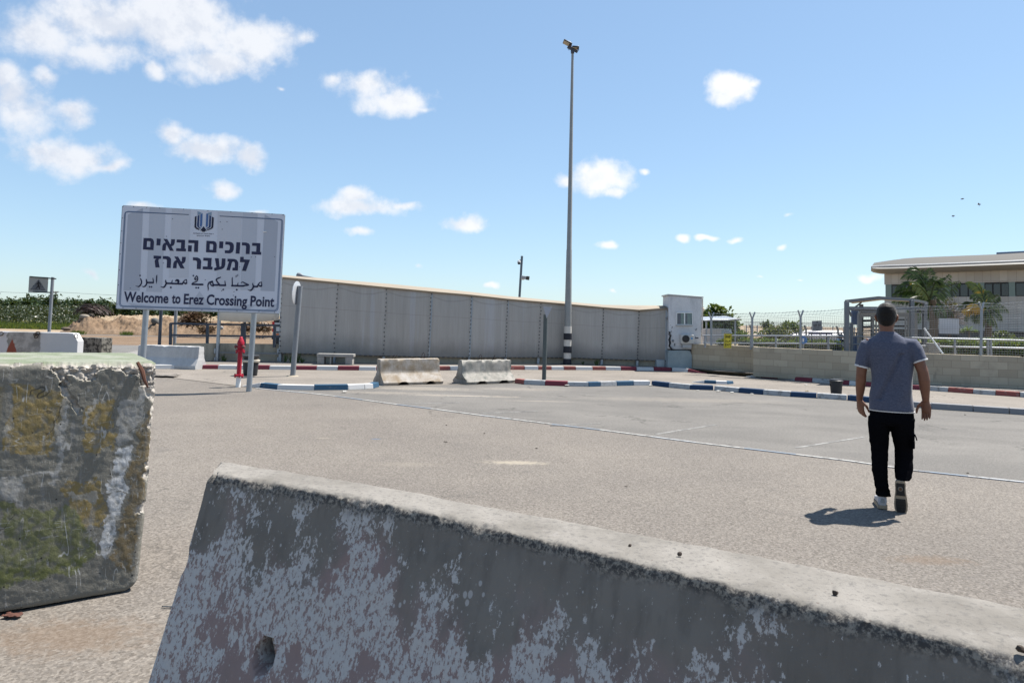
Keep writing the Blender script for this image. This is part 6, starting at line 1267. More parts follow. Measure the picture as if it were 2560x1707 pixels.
hr.loft([((hx, -.042, 1.560), .020, .018, UP), ((hx, -.034, 1.572), .046, .034, UP), ((hx, -.022, 1.59), .060, .056, UP), ((hx, -.010, 1.612), .0705, .070, UP), ((hx, .002, 1.64), .0785, .080, UP), ((hx, .016, 1.672), .0815, .096, UP), ((hx, .024, 1.70), .0795, .102, UP), ((hx, .022, 1.728), .069, .091, UP), ((hx, .018, 1.751), .048, .066, UP), ((hx, .015, 1.765), .022, .03, UP), ((hx, .015, 1.768), .006, .008, UP)], 28)
remesh('hair', hr, HAIR, man, .005, 3, disp=lambda p: .0016 * noise.noise(p * 90))
# t-shirt
st_ = MB()
st_.loft([((.030, .006, .842), .1745, .128, UP, None, 2.3), ((.029, .006, .90), .170, .124, UP, None, 2.3), ((.028, .006, 1.00), .163, .118, UP, None, 2.3), ((.027, .004, 1.10), .161, .115, UP, None, 2.3), ((.026, 0, 1.20), .164, .116, UP, None, 2.3), ((.024, -.004, 1.30), .170, .116, UP, None, 2.3), ((.022, -.006, 1.37), .176, .110, UP, None, 2.3), ((.018, -.006, 1.42), .166, .098, UP, None, 2.2), ((.014, -.004, 1.45), .142, .084, UP), ((.010, -.002, 1.475), .108, .074, UP), ((.004, 0, 1.497), .076, .068, UP), ((.0, .002, 1.512), .064, .066, UP)], 32)
st_.tube([V((-.115, 0, 1.40)), V((-.150, -.004, 1.385)), V((-.170, -.008, 1.33)), V((-.183, -.011, 1.26)), V((-.195, -.012, 1.205))], [.062, .068, .064, .060, .058], 20)
st_.tube([V((.13, 0, 1.41)), V((.185, -.008, 1.40)), V((.213, -.016, 1.355)), V((.232, -.024, 1.305)), V((.247, -.030, 1.272))], [.062, .068, .064, .060, .058], 20)
def folds(p):
    a = .020 * math.sin((p.x * .95 - p.z * .42) * 34 + 2.2 * noise.noise(p * 4)) * max(0, min(1, (1.36 - p.z) * 3)) * max(0, min(1, (p.z - .86) * 6))
    a *= .55 + .8 * noise.noise(p * 3.1 + V((4, 0, 1)))
    b_ = .013 * noise.noise(V((p.x * 9, p.y * 9, p.z * 4)))
    c_ = -.020 * math.exp(-(((p.x - .02) - (p.z - 1.12) * .42) / .020) ** 2) * (1 if p.y < 0 and .93 < p.z < 1.33 else 0)
    return a + b_ + c_
remesh('t_shirt', st_, SHIRT, man, .0065, 6, disp=folds)
mb = MB(); mb.loft([((.030, .006, .834), .1745, .129, UP, None, 2.3), ((.030, .006, .842), .1765, .131, UP, None, 2.3)], 32); hem = mb.build('shirt_hem', TRIM, man)
for a, b_ in (((-.193, -.012, 1.213), (-.1965, -.012, 1.199)), ((.2445, -.029, 1.279), (.2495, -.0305, 1.267))):
    mb = MB(); mb.tube([V(a), V(b_)], [.0585, .0585], 20); mb.build('sleeve_hem', TRIM, man)
# trousers
tr_ = MB()
tr_.loft([((.030, .004, .93), .150, .105, UP, None, 2.2), ((.030, .004, .86), .166, .116, UP, None, 2.3), ((.030, .0, .80), .170, .122, UP, None, 2.3), ((.030, -.004, .74), .166, .118, UP, None, 2.3), ((.03, -.004, .715), .14, .10, UP)], 28)
tr_.loft([((-.058, -.002, .78), 0.0927, 0.1103, UP), ((-.065, -.002, .70), 0.0850, 0.1029, UP), ((-.067, .004, .62), 0.0785, 0.0924, UP), ((-.065, .014, .54), 0.0719, 0.0819, UP), ((-.063, .016, .47), 0.0665, 0.0735, UP), ((-.064, .008, .38), 0.0632, 0.0672, UP), ((-.060, -.004, .28), 0.0578, 0.0609, UP), ((-.050, -.008, .19), 0.0545, 0.0588, UP), ((-.040, -.004, .13), 0.0567, 0.0609, UP), ((-.036, .0, .105), 0.0589, 0.0630, UP)], 22)
tr_.loft([((.112, .0, .78), 0.0959, 0.1113, UP), ((.110, .012, .70), 0.0916, 0.1050, UP), ((.112, .045, .62), 0.0839, 0.0924, UP), ((.119, .075, .55), 0.0752, 0.0819, UP), ((.122, .088, .50), 0.0709, 0.0756, UP), ((.121, .072, .43), 0.0698, 0.0714, UP), ((.118, .036, .35), 0.0687, 0.0693, UP), ((.113, .0, .29), 0.0676, 0.0672, UP), ((.110, -.022, .275), 0.0567, 0.0588, UP), ((.113, -.028, .262), 0.0501, 0.0525, UP)], 22)
tr_.box((.190, .015, .60), (.02, .12, .13)); tr_.box((-.136, .005, .62), (.012, .12, .13))
tr_.ball((-.028, -.005, .125), (.035, .045, .022))
def tfold(p):
    low = max(0, min(1, (.42 - p.z) * 4)); return .0055 * noise.noise(V((p.x * 14, p.y * 14, p.z * 30))) * (.5 + 1.6 * low) + .004 * noise.noise(V((p.x * 7, p.y * 7, p.z * 8)))
remesh('trousers', tr_, TROU, man, .0065, 5, disp=tfold)
mb = MB(); mb.tube([V((.198, -.05, .66)), V((.208, -.055, .635)), V((.214, -.055, .61))], .005, 6); mb.build('pocket_strap', TROU, man)
# shoes
SHW = mat('trainer_white', color=(.42, .41, .42), rough=.6, var=.12, vs=30); SOLE = mat('sole_cream', color=(.30, .24, .17), rough=.7, var=.3, vs=40); TREAD = mat('tread_dark', color=(.022, .020, .018), rough=.7, var=.3)
def shoe(name, heel, fwd, up, sole_m):
    f = V(fwd).normalized(); u = V(up); u = (u - f * u.dot(f)).normalized(); s_ = f.cross(u); h0 = V(heel); L = .285
    prof = [(0, .018, .05), (.03, .033, .085), (.12, .036, .095), (.22, .034, .088), (.36, .036, .078), (.52, .043, .066), (.68, .047, .056), (.82, .044, .048), (.93, .032, .040), (1.0, .012, .026)]
    mb = MB(); mb.loft([(h0 + f * (t * L) + u * (.018 + hh * .5), w_, hh * .5, tuple(f), tuple(s_), 2.6) for t, w_, hh in prof], 20); up_o = mb.build(name, SHW, man)
    mb = MB(); out = [(t, w_ + .004) for t, w_, hh in prof]; ring = [h0 + f * (t * L * 1.02 - .003) + s_ * w_ for t, w_ in out] + [h0 + f * (t * L * 1.02 - .003) - s_ * w_ for t, w_ in out[::-1]]
    n_ = len(ring); mb.add(ring + [p + u * .030 for p in ring], [tuple(range(n_))[::-1], tuple(range(n_, 2 * n_))] + [(i, (i + 1) % n_, n_ + (i + 1) % n_, n_ + i) for i in range(n_)]); so_ = mb.build('sole', SOLE, up_o)
    mb = MB()
    def pad(t0, t1, k, inset, m=0):
        tt = [t0 + (t1 - t0) * j / 6 for j in range(7)]
        def wd(t): 
            for (a, wa, _), (b_, wb, _) in zip(prof, prof[1:]):
                if a <= t <= b_: return lerp(wa, wb, (t - a) / (b_ - a)) * k - inset
            return .02
        ring = [h0 + f * (t * L) + s_ * wd(t) for t in tt] + [h0 + f * (t * L) - s_ * wd(t) for t in tt[::-1]]; n_ = len(ring)
        mb.m = m; mb.add([p - u * .006 for p in ring] + [p + u * .004 for p in ring], [tuple(range(n_))[::-1], tuple(range(n_, 2 * n_))] + [(i, (i + 1) % n_, n_ + (i + 1) % n_, n_ + i) for i in range(n_)])
    pad(.06, .42, .92, .002); pad(.52, .96, .88, .003)
    for t in (.60, .68, .76, .84): pad(t, t + .035, .80, .004, 0)
    mb.m = 1; mb.lathe(h0 + f * (.22 * L) - u * .006, [(.019, 0), (.019, .003)], 16, -u); mb.m = 2; mb.lathe(h0 + f * (.22 * L) - u * .009, [(.011, 0), (.011, .003)], 14, -u)
    mb.build('tread', [TREAD, mat('tread_grey', color=(.16, .145, .12)), mat('tread_brown', color=(.10, .045, .02))], up_o)
    mb = MB(); mb.loft([(h0 + f * (L * .16) + u * .075, .036, .045, tuple(u), tuple(s_)), (h0 + f * (L * .15) + u * .112, .034, .042, tuple(u), tuple(s_))], 16); mb.build('collar', SHW, up_o)
    mb = MB(); mb.tube([h0 - f * .002 + u * .05, h0 + f * .004 + u * .085], [.016, .012], 8); mb.build('heel_tab', mat('tab_grey', color=(.24, .235, .23)), up_o)
    return up_o
shoe('shoe', (-.043, -.045, .006), (-.10, 1, 0), (0, 0, 1), 0)
shoe('shoe', (.0885, -.085, .262), (.02, .06, -1), (0.02, 1, .10), 0)
# ------------------------------------------------------------------ figure far behind the fence
fy = wallY(2100) + 4.0; fb = at(2104, 866, fy); fb.z = TZ; fp = thing('person', 'person in a light blue shirt and dark cap far behind the fence', 'person', fb); fs_ = fy / FOC
k0 = (870 - 834) * fs_; z0 = at(2104, 862, fy).z
zt_ = at(2104, 834.5, fy).z; zc = lambda v: at(2104, v, fy).z
xx = lambda u: at(u, 850, fy).x
mb = MB(); cx_ = xx(2104); ht_ = zt_ - TZ
mb.loft([((xx(2101), fy, zc(846)), .05, .05, UP), ((xx(2101), fy, zc(842)), .07, .08, UP), ((xx(2101), fy, zc(838)), .07, .085, UP), ((xx(2101), fy, zc(835)), .04, .05, UP)], 14); mb.loft([((cx_, fy, zc(858)), .10, .07, UP), ((cx_, fy, zc(847)), .12, .07, UP), ((xx(2101), fy, zc(845)), .05, .05, UP)], 14)
mb.tube([V((xx(2097), fy, zc(849))), V((xx(2095), fy - .05, zc(857))), V((xx(2097), fy - .2, zc(861)))], [.05, .04, .03], 8); mb.tube([V((xx(2110), fy, zc(849))), V((xx(2111), fy - .05, zc(857))), V((xx(2108), fy - .2, zc(862)))], [.05, .04, .03], 8)
for sx in (-1, 1): mb.tube([V((xx(2104 + sx * 3), fy - .05, zc(866))), V((xx(2104 + sx * 3), fy, TZ + .0))], [.05, .04], 8)
bo_ = mb.build('body', SKIN, fp)
mb = MB(); mb.loft([((cx_, fy, zc(865)), .15, .10, UP), ((cx_, fy, zc(855)), .16, .10, UP), ((cx_, fy, zc(848.5)), .17, .09, UP), ((xx(2102), fy, zc(846)), .08, .06, UP)], 16)
for u_ in (2097, 2111): mb.tube([V((xx(u_), fy, zc(848.5))), V((xx(u_ + (.5 if u_ > 2100 else -1)), fy - .03, zc(854)))], [.065, .06], 10)
mb.build('shirt', mat('light_blue_cloth', m_cloth((.30, .42, .58), (.38, .50, .64))), fp)
mb = MB(); mb.loft([((cx_, fy, zc(863.5)), .15, .10, UP), ((cx_, fy, TZ + .35), .15, .10, UP), ((cx_, fy, TZ + .02), .13, .1, UP)], 14); mb.build('trousers', TROU, fp)
mb = MB(); mb.loft([((xx(2101), fy, zc(838.5)), .078, .092, UP), ((xx(2101), fy, zc(835.5)), .07, .08, UP), ((xx(2101), fy, zc(834.2)), .03, .04, UP)], 14); mb.box((xx(2101), fy - .12, zc(838)), (.13, .10, .012)); mb.build('cap', mat('dark_cap', color=(.02, .022, .03)), fp)
# ------------------------------------------------------------------ vegetation
def leaf(mb, c, size, r, droop=0.0, asp=.45, up=None):
    d = V((r.gauss(0, 1), r.gauss(0, 1), r.gauss(0, .7) + (up or 0) - droop)).normalized(); s_ = d.cross(V((r.gauss(0, 1), r.gauss(0, 1), r.gauss(0, 1)))).normalized() * size * asp; l = d * size; m_ = c + l * .5 + d.cross(s_).normalized() * size * .08
    mb.add([c, m_ + s_ * .5, c + l, m_ - s_ * .5], [(0, 1, 2), (0, 2, 3)])
def cloud(mb, c, rad, n, size, r, shell=.55, lump=.35, droop=0, asp=.45, up=None, tint=(0, 1), seed=0):
    c = V(c); rad = V(rad)
    for _ in range(n):
        while True:
            d = V((r.gauss(0, 1), r.gauss(0, 1), r.gauss(0, 1))).normalized(); k = 1 + lump * 2 * noise.noise(d * 1.9 + V((seed, seed * 2.3, 0))) + lump * noise.noise(d * 4.5 + V((0, seed, 1)))
            if k > .2: break
        f_ = (shell + (1 - shell) * r.random()) * k; p = c + V((d.x * rad.x, d.y * rad.y, d.z * rad.z)) * f_
        mb.t = min(1, max(0.001, tint[0] + (tint[1] - tint[0]) * r.random())); leaf(mb, p, size * r.uniform(.6, 1.3), r, droop, asp, up)
BARK = mat('bark', color=(.09, .07, .05), rough=.9, var=.4, vs=20)
LG = mat('leaf_green', m_leaf((.022, .045, .012), (.075, .125, .022))); LB = mat('leaf_bright', m_leaf((.05, .10, .015), (.15, .25, .03))); LD = mat('leaf_dark', m_leaf((.012, .03, .012), (.04, .075, .022))); LH = mat('hedge_leaf', m_leaf((.03, .065, .012), (.11, .17, .03), (.16, .12, .03)))
LO = mat('leaf_olive', m_leaf((.035, .05, .02), (.085, .10, .035), (.15, .09, .03)))
def tree(name, label, cat, base, blobs, n, size, m, trunk_r=.12, seed=1, group=None, limbs=True, asp=.45):
    t = thing(name, label, cat, base, group); r = random.Random(seed); base = V(base); mb = MB(); top = max(b[0][2] for b in blobs)
    fork = base + V((0, 0, (top - base.z) * .38)); mb.tube([base - V((0, 0, .1)), base.lerp(fork, .5) + V((.03, .02, 0)), fork], [trunk_r, trunk_r * .8, trunk_r * .65], 8)
    for (c, rad) in blobs:
        c = V(c); mid = fork.lerp(c, .5) + V((r.uniform(-.1, .1), r.uniform(-.1, .1), .1)); mb.tube([fork, mid, c, c + V((r.uniform(-.3, .3), r.uniform(-.2, .2), .3)) * rad[2]], [trunk_r * .5, trunk_r * .34, trunk_r * .2, trunk_r * .06], 6)
        for _ in range(5):
            d = V((r.gauss(0, 1), r.gauss(0, 1), r.gauss(.2, 1))).normalized(); mb.tube([c.lerp(mid, .3), c + V((d.x * rad[0], d.y * rad[1], d.z * rad[2])) * .85], [trunk_r * .16, trunk_r * .04], 4)
    mb.build('trunk', BARK, t); cr = MB(); tot = sum(b[1][0] * b[1][2] for b in blobs)
    for i, (c, rad) in enumerate(blobs): cloud(cr, c, rad, int(n * rad[0] * rad[2] / tot), size, r, seed=seed * 3.1 + i, tint=(0, 1), asp=asp)
    cr.build('crown', m, t, smooth=0); return t
# tree and bushes behind the booth
tY = D0 + 5.5; tp_ = lambda u, v, Y=tY: at(u, v, Y)
s1 = tY / FOC
def blob(u, v, ru, rv, Y): p = at(u, v, Y); return ((p.x, p.y, p.z), (ru * Y / FOC, ru * Y / FOC * .8, rv * Y / FOC))
b0 = tp_(1805, 870); tree('broadleaf_tree', 'green leafy tree rising behind the right side of the white booth', 'tree', (b0.x, b0.y, TZ), [blob(1788, 775, 16, 16, tY), blob(1768, 800, 24, 30, tY), blob(1800, 795, 26, 26, tY), blob(1825, 815, 24, 26, tY), blob(1840, 838, 20, 18, tY), blob(1790, 830, 34, 24, tY)], 3200, .17, LG, .10, 3, asp=.6)
def bush(name, label, cat, u, v, ru, rv, Y, n, size, m, seed, group=None, base=None, lump=.35, asp=.45, up=None):
    c = at(u, v, Y); bz_ = TZ if base is None else base; t = thing(name, label, cat, (c.x, c.y, bz_), group); mb = MB(); r = random.Random(seed); rx, rz = ru * Y / FOC, rv * Y / FOC
    cloud(mb, c, (rx, rx * .8, rz), n, size, r, .35, lump, 0, asp, up, seed=seed); mb.build('foliage', m, t, smooth=0); st = MB()
    for _ in range(6): st.tube([V((c.x + r.uniform(-.2, .2) * rx, c.y, bz_)), c + V((r.uniform(-.5, .5) * rx, 0, r.uniform(-.2, .5) * rz))], [.03, .012], 5)
    st.build('stem', BARK, t); return t
bush('bush', 'olive bush in the garden behind the fence, between the first forked posts', 'bush', 1935, 835, 46, 20, tY + 2, 1300, .15, LO, 5)
bush('bush', 'bushy green shrub with upright shoots left of the grey notice board', 'bush', 1975, 820, 26, 16, tY + 2.5, 700, .15, LG, 6, up=.8)
bush('bush', 'dark bush top poking up highest in the garden behind the fence', 'bush', 1915, 812, 12, 9, tY + 2.6, 260, .14, LD, 7)
bush('bush', 'low dark shrub with pale shoots beside the yellow exit sign', 'bush', 1812, 856, 20, 11, wallY(1850) + 1.3, 420, .10, LG, 8)
bush('bush', 'tiny green shrub under the stair handrail behind the fence', 'bush', 1850, 842, 26, 12, wallY(1850) + 3, 600, .12, LH, 18)
def hedge(label, u0, u1, vt, vb, Y, dep, n, size, m, seed):
    a, b_ = at(u0, vt, Y), at(u1, vt, Y); zt = (a.z + b_.z) / 2; zb_ = TZ; t = thing('hedge', label, 'hedge', a.lerp(b_, .5) * 1.0); t.location.z = TZ; ORG[t.as_pointer()] = V(t.location); r = random.Random(seed); mb = MB()
    for _ in range(n):
        s_ = r.random(); q = a.lerp(b_, s_); zz_ = zt + .10 * noise.noise(V((s_ * 9, seed, 0))) + .06 * noise.noise(V((s_ * 31, seed, 0))); f_ = r.random(); side = r.random()
        if side < .5: p = V((q.x, q.y + r.uniform(0, dep), zz_ - abs(r.gauss(0, .04))))
        else: p = V((q.x, q.y + r.uniform(-.03, .08), lerp(zb_, zz_, f_ ** .7)))
        mb.t = max(.001, min(1, .15 + .85 * r.random())); leaf(mb, p, size * r.uniform(.6, 1.3), r, 0, .55, .3)
    mb.build('foliage', m, t, smooth=0); st = MB()
    for k in range(int((b_ - a).length / .4)): q = a + (b_ - a).normalized() * (.2 + .4 * k); st.beam(V((q.x, q.y + dep * .5, zb_)), V((q.x, q.y + dep * .5, zt - .12)), .04)
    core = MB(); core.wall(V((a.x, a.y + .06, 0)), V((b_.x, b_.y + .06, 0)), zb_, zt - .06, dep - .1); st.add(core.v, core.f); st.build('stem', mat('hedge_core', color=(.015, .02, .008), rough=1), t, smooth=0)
hedge('low clipped green hedge seen through the fence left of the turnstile', 1868, 2105, 852, 870, wallY(2000) + 2.2, .9, 2600, .085, LH, 4)
hedge('long clipped hedge behind the fence right of the man', 2342, 2620, 856, 888, wallY(2450) + 2.0, 1.1, 3600, .085, LH, 9)
hedge('second clipped hedge row behind, reaching the right picture edge', 2480, 2700, 850, 888, wallY(2500) + 4.4, 1.0, 2200, .10, LG, 10)
# palms
def palm(name, label, base, top, fronds, seed, tr_, m, leafl=.5):
    t = thing(name, label, 'palm', base); r = random.Random(seed); base, top = V(base), V(top); mb = MB(); N = 14
    pts = [base.lerp(top, k / N) + V((.10 * math.sin(k / N * 2.2), 0, 0)) for k in range(N + 1)]; mb.tube(pts, [tr_ * (1.15 - .35 * k / N + (.06 if k % 2 else 0)) for k in range(N + 1)], 10); mb.build('trunk', BARK, t)
    for fi, (end, bend, dry) in enumerate(fronds):
        e = V(end); mb = MB(); M_ = 20; L = (e - top).length; rach = []; ctrl = top.lerp(e, .45) + V(bend)
        for k in range(M_ + 1): s_ = k / M_; rach.append(top * (1 - s_) ** 2 + ctrl * 2 * s_ * (1 - s_) + e * s_ * s_)
        mb.t = .98 if dry == 2 else .25; mb.tube(rach, [.026 * (1 - .85 * k / M_) for k in range(M_ + 1)], 5)
        for k in range(2, M_ + 1):
            for sub in (0, .5):
                p = rach[k - 1].lerp(rach[k], sub); d = (rach[k] - rach[k - 1]).normalized(); sw = d.cross(V((0, -1, .35))).normalized(); ll = leafl * math.sin(math.pi * min(.97, .12 + .86 * k / M_)) ** .6 * r.uniform(.8, 1.15)
                for sg in (-1, 1):
                    if r.random() < .12: continue
                    ld = (sw * sg * .75 + d * .75 + V((-.30, 0, -.30 - .5 * r.random()))).normalized(); tip = p + ld * ll; w_ = ld.cross(V((r.uniform(-.3, .3), -1, .2))).normalized() * .011; md_ = p + ld * ll * .5 + V((0, 0, .03))
                    mb.t = {0: r.uniform(.05, .75), 1: r.uniform(.75, 1), 2: 1.0}[dry] or .01; mb.add([p, md_ + w_, tip + V((0, 0, -.05)), md_ - w_], [(0, 1, 2), (0, 2, 3)])
        mb.build('frond', m, t, smooth=0)
def m_palm(t, b):
    a = t.attr('tint'); c = t.mix(t.step(a, 0, .8), (.010, .026, .008), (.085, .145, .028)); c = t.mix(t.step(a, .8, .95), c, (.16, .19, .03)); c = t.mix(t.step(a, .985, .995), c, (.48, .30, .02)); t.put(b.inputs['Base Color'], c); b.inputs['Roughness'].default_value = .38; b.inputs['Specular IOR Level'].default_value = .5
    out = [n for n in t.N if n.type == 'OUTPUT_MATERIAL'][0]; tl = t.n('ShaderNodeBsdfTranslucent'); t.put(tl.inputs[0], c); ms = t.n('ShaderNodeMixShader'); ms.inputs[0].default_value = .22; t.L.new(b.outputs[0], ms.inputs[1]); t.L.new(tl.outputs[0], ms.inputs[2]); t.L.new(ms.outputs[0], out.inputs[0])
PALM = mat('palm_leaf', m_palm)
PY = 27.0; z7 = lambda x, y, d=0: at(2080 + x / 4.356, 600 + y / 4.356, PY + d)
FR1 = [((755, 425), (960, 250), .0, 0), ((820, 345), (1010, 250), .4, 0), ((1060, 305), (1075, 420), .2, 0), ((1140, 460), (1130, 380), -.3, 0), ((700, 540), (900, 380), -.2, 0), ((665, 600), (880, 480), .5, 0), ((760, 690), (930, 560), -.4, 0), ((660, 680), (900, 600), 0, 0), ((1290, 380), (1180, 560), .2, 0), ((1400, 455), (1230, 560), .4, 0), ((830, 800), (960, 650), .3, 0), ((930, 900), (1000, 700), -.2, 0), ((1080, 880), (1080, 720), .4, 0), ((1320, 830), (1220, 680), .3, 0), ((980, 330), (1010, 420), .6, 0), ((870, 480), (960, 460), -.5, 1), ((1240, 890), (1180, 720), -.2, 0), ((780, 590), (930, 500), .7, 0)]
def mk_fr(F, c): return [(tuple(z7(*e, d)), tuple((z7(*k, d) - z7(*c)) * .0 + (z7(*k, d) - V(z7(*c)).lerp(z7(*e, d), .45))), dry) for (e, k, d, dry) in F]
c1 = (1070, 650); b0 = z7(1095, 1180); palm('palm_tree', 'large dark windblown palm tree in front of the building, left of the small one', (b0.x, b0.y, TZ), z7(*c1), mk_fr(FR1, c1), 2, .15, PALM, .42)
FR2 = [((1450, 475), (1640, 440), .0, 1), ((1500, 520), (1680, 480), .3, 0), ((1720, 560), (1690, 600), .2, 0), ((1520, 640), (1620, 560), -.3, 0), ((1385, 750), (1520, 640), .2, 0), ((1430, 790), (1540, 720), -.3, 2), ((1500, 735), (1560, 690), -.4, 2), ((1920, 780), (1800, 640), .2, 0), ((1830, 610), (1740, 650), .3, 0), ((1850, 880), (1780, 730), -.2, 0), ((1740, 920), (1720, 800), -.4, 0), ((1560, 900), (1600, 760), .2, 0), ((1450, 880), (1560, 740), .3, 0), ((1800, 960), (1740, 800), .3, 0), ((1600, 480), (1670, 560), .5, 1), ((1640, 940), (1650, 800), .1, 1)]
c2 = (1680, 760); b0 = z7(1680, 1160); palm('palm_tree', 'smaller palm tree with some yellow fronds in front of the building', (b0.x, b0.y, TZ), z7(*c2), mk_fr(FR2, c2), 5, .12, PALM, .34)
# dry shrub, spiky plant and clutter before the building
def twigs(mb, c, rad, n, r, th=.012, steps=3):
    c = V(c)
    for _ in range(n):
        d = V((r.gauss(0, 1), r.gauss(0, .8), abs(r.gauss(.4, .8)))).normalized(); p = c.copy(); pts = [p.copy()]
        for k in range(steps):
            d = (d + V((r.gauss(0, .4), r.gauss(0, .4), r.gauss(0, .35)))).normalized(); p = p + V((d.x * rad[0], d.y * rad[1], d.z * rad[2])) / steps; pts.append(p.copy())
        mb.t = max(.01, r.random()); mb.tube(pts, [th] * steps + [th * .3], 3, cap=False)
DRY = mat('dry_twigs', m_leaf((.05, .038, .028), (.17, .12, .085), None, .05)); c = z7(1280, 860, .6)
t = thing('dry_shrub', 'dry brown leafless shrub between the two palm trees', 'shrub', (c.x, c.y, TZ)); mb = MB(); r = random.Random(3); twigs(mb, (c.x, c.y, c.z), (.85, .6, .9), 170, r, .010); mb.build('twigs', DRY, t, smooth=0); mb = MB(); cloud(mb, z7(1260, 760, .6), (.6, .4, .55), 260, .12, r, .3, .3); mb.build('dead_leaves', mat('dead_leaf_brown', m_leaf((.06, .05, .045), (.16, .125, .10))), t, smooth=0); mb = MB(); mb.tube([V((c.x, c.y, TZ)), c], .05, 6); mb.build('stem', BARK, t)
c = z7(1490, 990, -.8); t = thing('spiky_plant', 'bright green spiky plant right of the blank white sign', 'plant', (c.x, c.y, TZ)); mb = MB(); r = random.Random(5)
for (u_, v_, sc) in [(1480, 985, 1), (1420, 1000, .7), (1560, 1000, .6)]:
    q = z7(u_, v_, -.8)
    for _ in range(90):
        d = V((r.gauss(0, 1), r.gauss(0, 1), abs(r.gauss(.5, .7)))).normalized(); mb.t = max(.01, r.random()); s_ = d.cross(V((0, 0, 1))).normalized() * .018; L = r.uniform(.22, .40) * sc; mb.add([q - s_, q + s_, q + d * L + V((0, 0, -.05))], [(0, 1, 2)])
mb.build('foliage', LB, t, smooth=0); mb = MB(); mb.tube([V((c.x, c.y, TZ)), c], .04, 6); mb.build('stem', BARK, t)
c = z7(1930, 1000, 3); bush('bush', 'dark shrub against the shaded ground floor of the building', 'bush', 2505, 838, 22, 10, 33, 500, .16, LD, 31)
# dark parked vehicle row behind the right hedge
# white tents, blue banner and kiosk in the compound
def px_box(name, label, cat, u0, v0, u1, v1, Y, dep, m, bev=.02):
    a, b_ = at(u0, v1, Y), at(u1, v1, Y); z1_ = at((u0 + u1) / 2, v0, Y).z; mb = MB(); mb.wall(a, b_, TZ, z1_, dep); return tag(mb.build(name, m, org=V((a.x, a.y, TZ)), bevel=bev), label, cat)
PW = mat('panel_white', color=(.52, .52, .54), rough=.6, var=.06); Y0 = wallY(1830) + 2.6
kb = thing('kiosk', 'white panel kiosk with a pale blue right side behind the exit sign', 'kiosk', (at(1800, 869, Y0).x, Y0, TZ))
mb = MB(); a, b_ = at(1781, 868, Y0), at(1804, 868, Y0); mb.wall(a, b_, TZ, at(1800, 822.5, Y0).z, 1.2); mb.build('wall', PW, kb); mb = MB(); a, b_ = at(1804.2, 868, Y0), at(1829, 868, Y0); mb.wall(a, b_, TZ, at(1800, 822, Y0).z, 1.2); mb.build('side_panel', mat('panel_pale_blue', color=(.36, .44, .50), rough=.6), kb)
cn = thing('canopy', 'thin grey curved canopy edge on two posts in front of the leafy tree', 'canopy', (at(1800, 800, Y0 - .5).x, Y0 - .5, TZ)); Yc = Y0 - .5
mb = MB(); mb.tube([at(u, v, Yc) for u, v in [(1762, 801.5), (1780, 799.8), (1800, 800), (1820, 800), (1838, 798.5), (1851, 797.8)]], [.035] * 6, 6); P_ = [at(u, v, Yc) for u, v in [(1762, 801.5), (1800, 800), (1851, 797.8)]]; mb.add(P_ + [p + V((0, 1.6, .12)) for p in P_], [(0, 1, 4, 3), (1, 2, 5, 4)]); mb.build('roof', RG, cn, smooth=0)
for u in (1766, 1838):
    a = at(u, 801, Yc + .1); mb = MB(); mb.tube([V((a.x, a.y, TZ)), a], .03, 6); mb.build('post', RG, cn)
Y1 = 36.0; TW = mat('tent_white', color=(.62, .60, .60), rough=.7)
tn = thing('tent', 'long low white tent roof in the compound behind the notice board', 'tent', (at(2020, 860, Y1).x, Y1, TZ)); a, b_ = at(1952, 838, Y1), at(2110, 838, Y1); ra, rb = at(1965, 825, Y1 + 2), at(2105, 826, Y1 + 2)
mb = MB(); mb.add([a, b_, rb, ra, a + V((0, 5, 0)), b_ + V((0, 5, 0))], [(0, 1, 2, 3), (3, 2, 5, 4), (0, 3, 4), (1, 5, 2)]); mb.build('roof', TW, tn, smooth=0); mb = MB(); a, b_ = at(2025, 860, Y1 + .1), at(2110, 860, Y1 + .1); mb.wall(a, b_, TZ, at(2020, 838.5, Y1).z, 3); mb.build('wall', PW, tn, smooth=0)
for u in (1953, 1990, 2109): a = at(u, 838, Y1 + .1); mb = MB(); mb.tube([V((a.x, a.y, TZ)), a], .04, 6); mb.build('pole', RG, tn)
bnn = thing('banner', 'blue banner stretched under the white tent roof', 'banner', (at(2050, 833, Y1 - .5).x, Y1 - .5, TZ)); mb = MB(); a, b_ = at(2022, 836, Y1 - .5), at(2080, 836, Y1 - .5); zt = at(2050, 829.8, Y1 - .5).z; N = 12
for k in range(N): p, q = a.lerp(b_, k / N), a.lerp(b_, (k + 1) / N); s0, s1 = .05 * math.sin(k * 1.4), .05 * math.sin((k + 1) * 1.4); mb.add([p + V((0, s0, 0)), q + V((0, s1, 0)), V((q.x, q.y + s1, zt)), V((p.x, p.y + s0, zt))], [(0, 1, 2, 3)])
o = mb.build('cloth', mat('banner_blue', color=(.10, .12, .32), var=.25, vs=3), bnn); sd_ = o.modifiers.new('t', 'SOLIDIFY'); sd_.thickness = .01
for u in (2022, 2051, 2080): a = at(u, 836, Y1 - .48); mb = MB(); mb.tube([V((a.x, a.y, TZ)), V((a.x, a.y, zt))], .03, 6); mb.build('pole', RG, bnn)
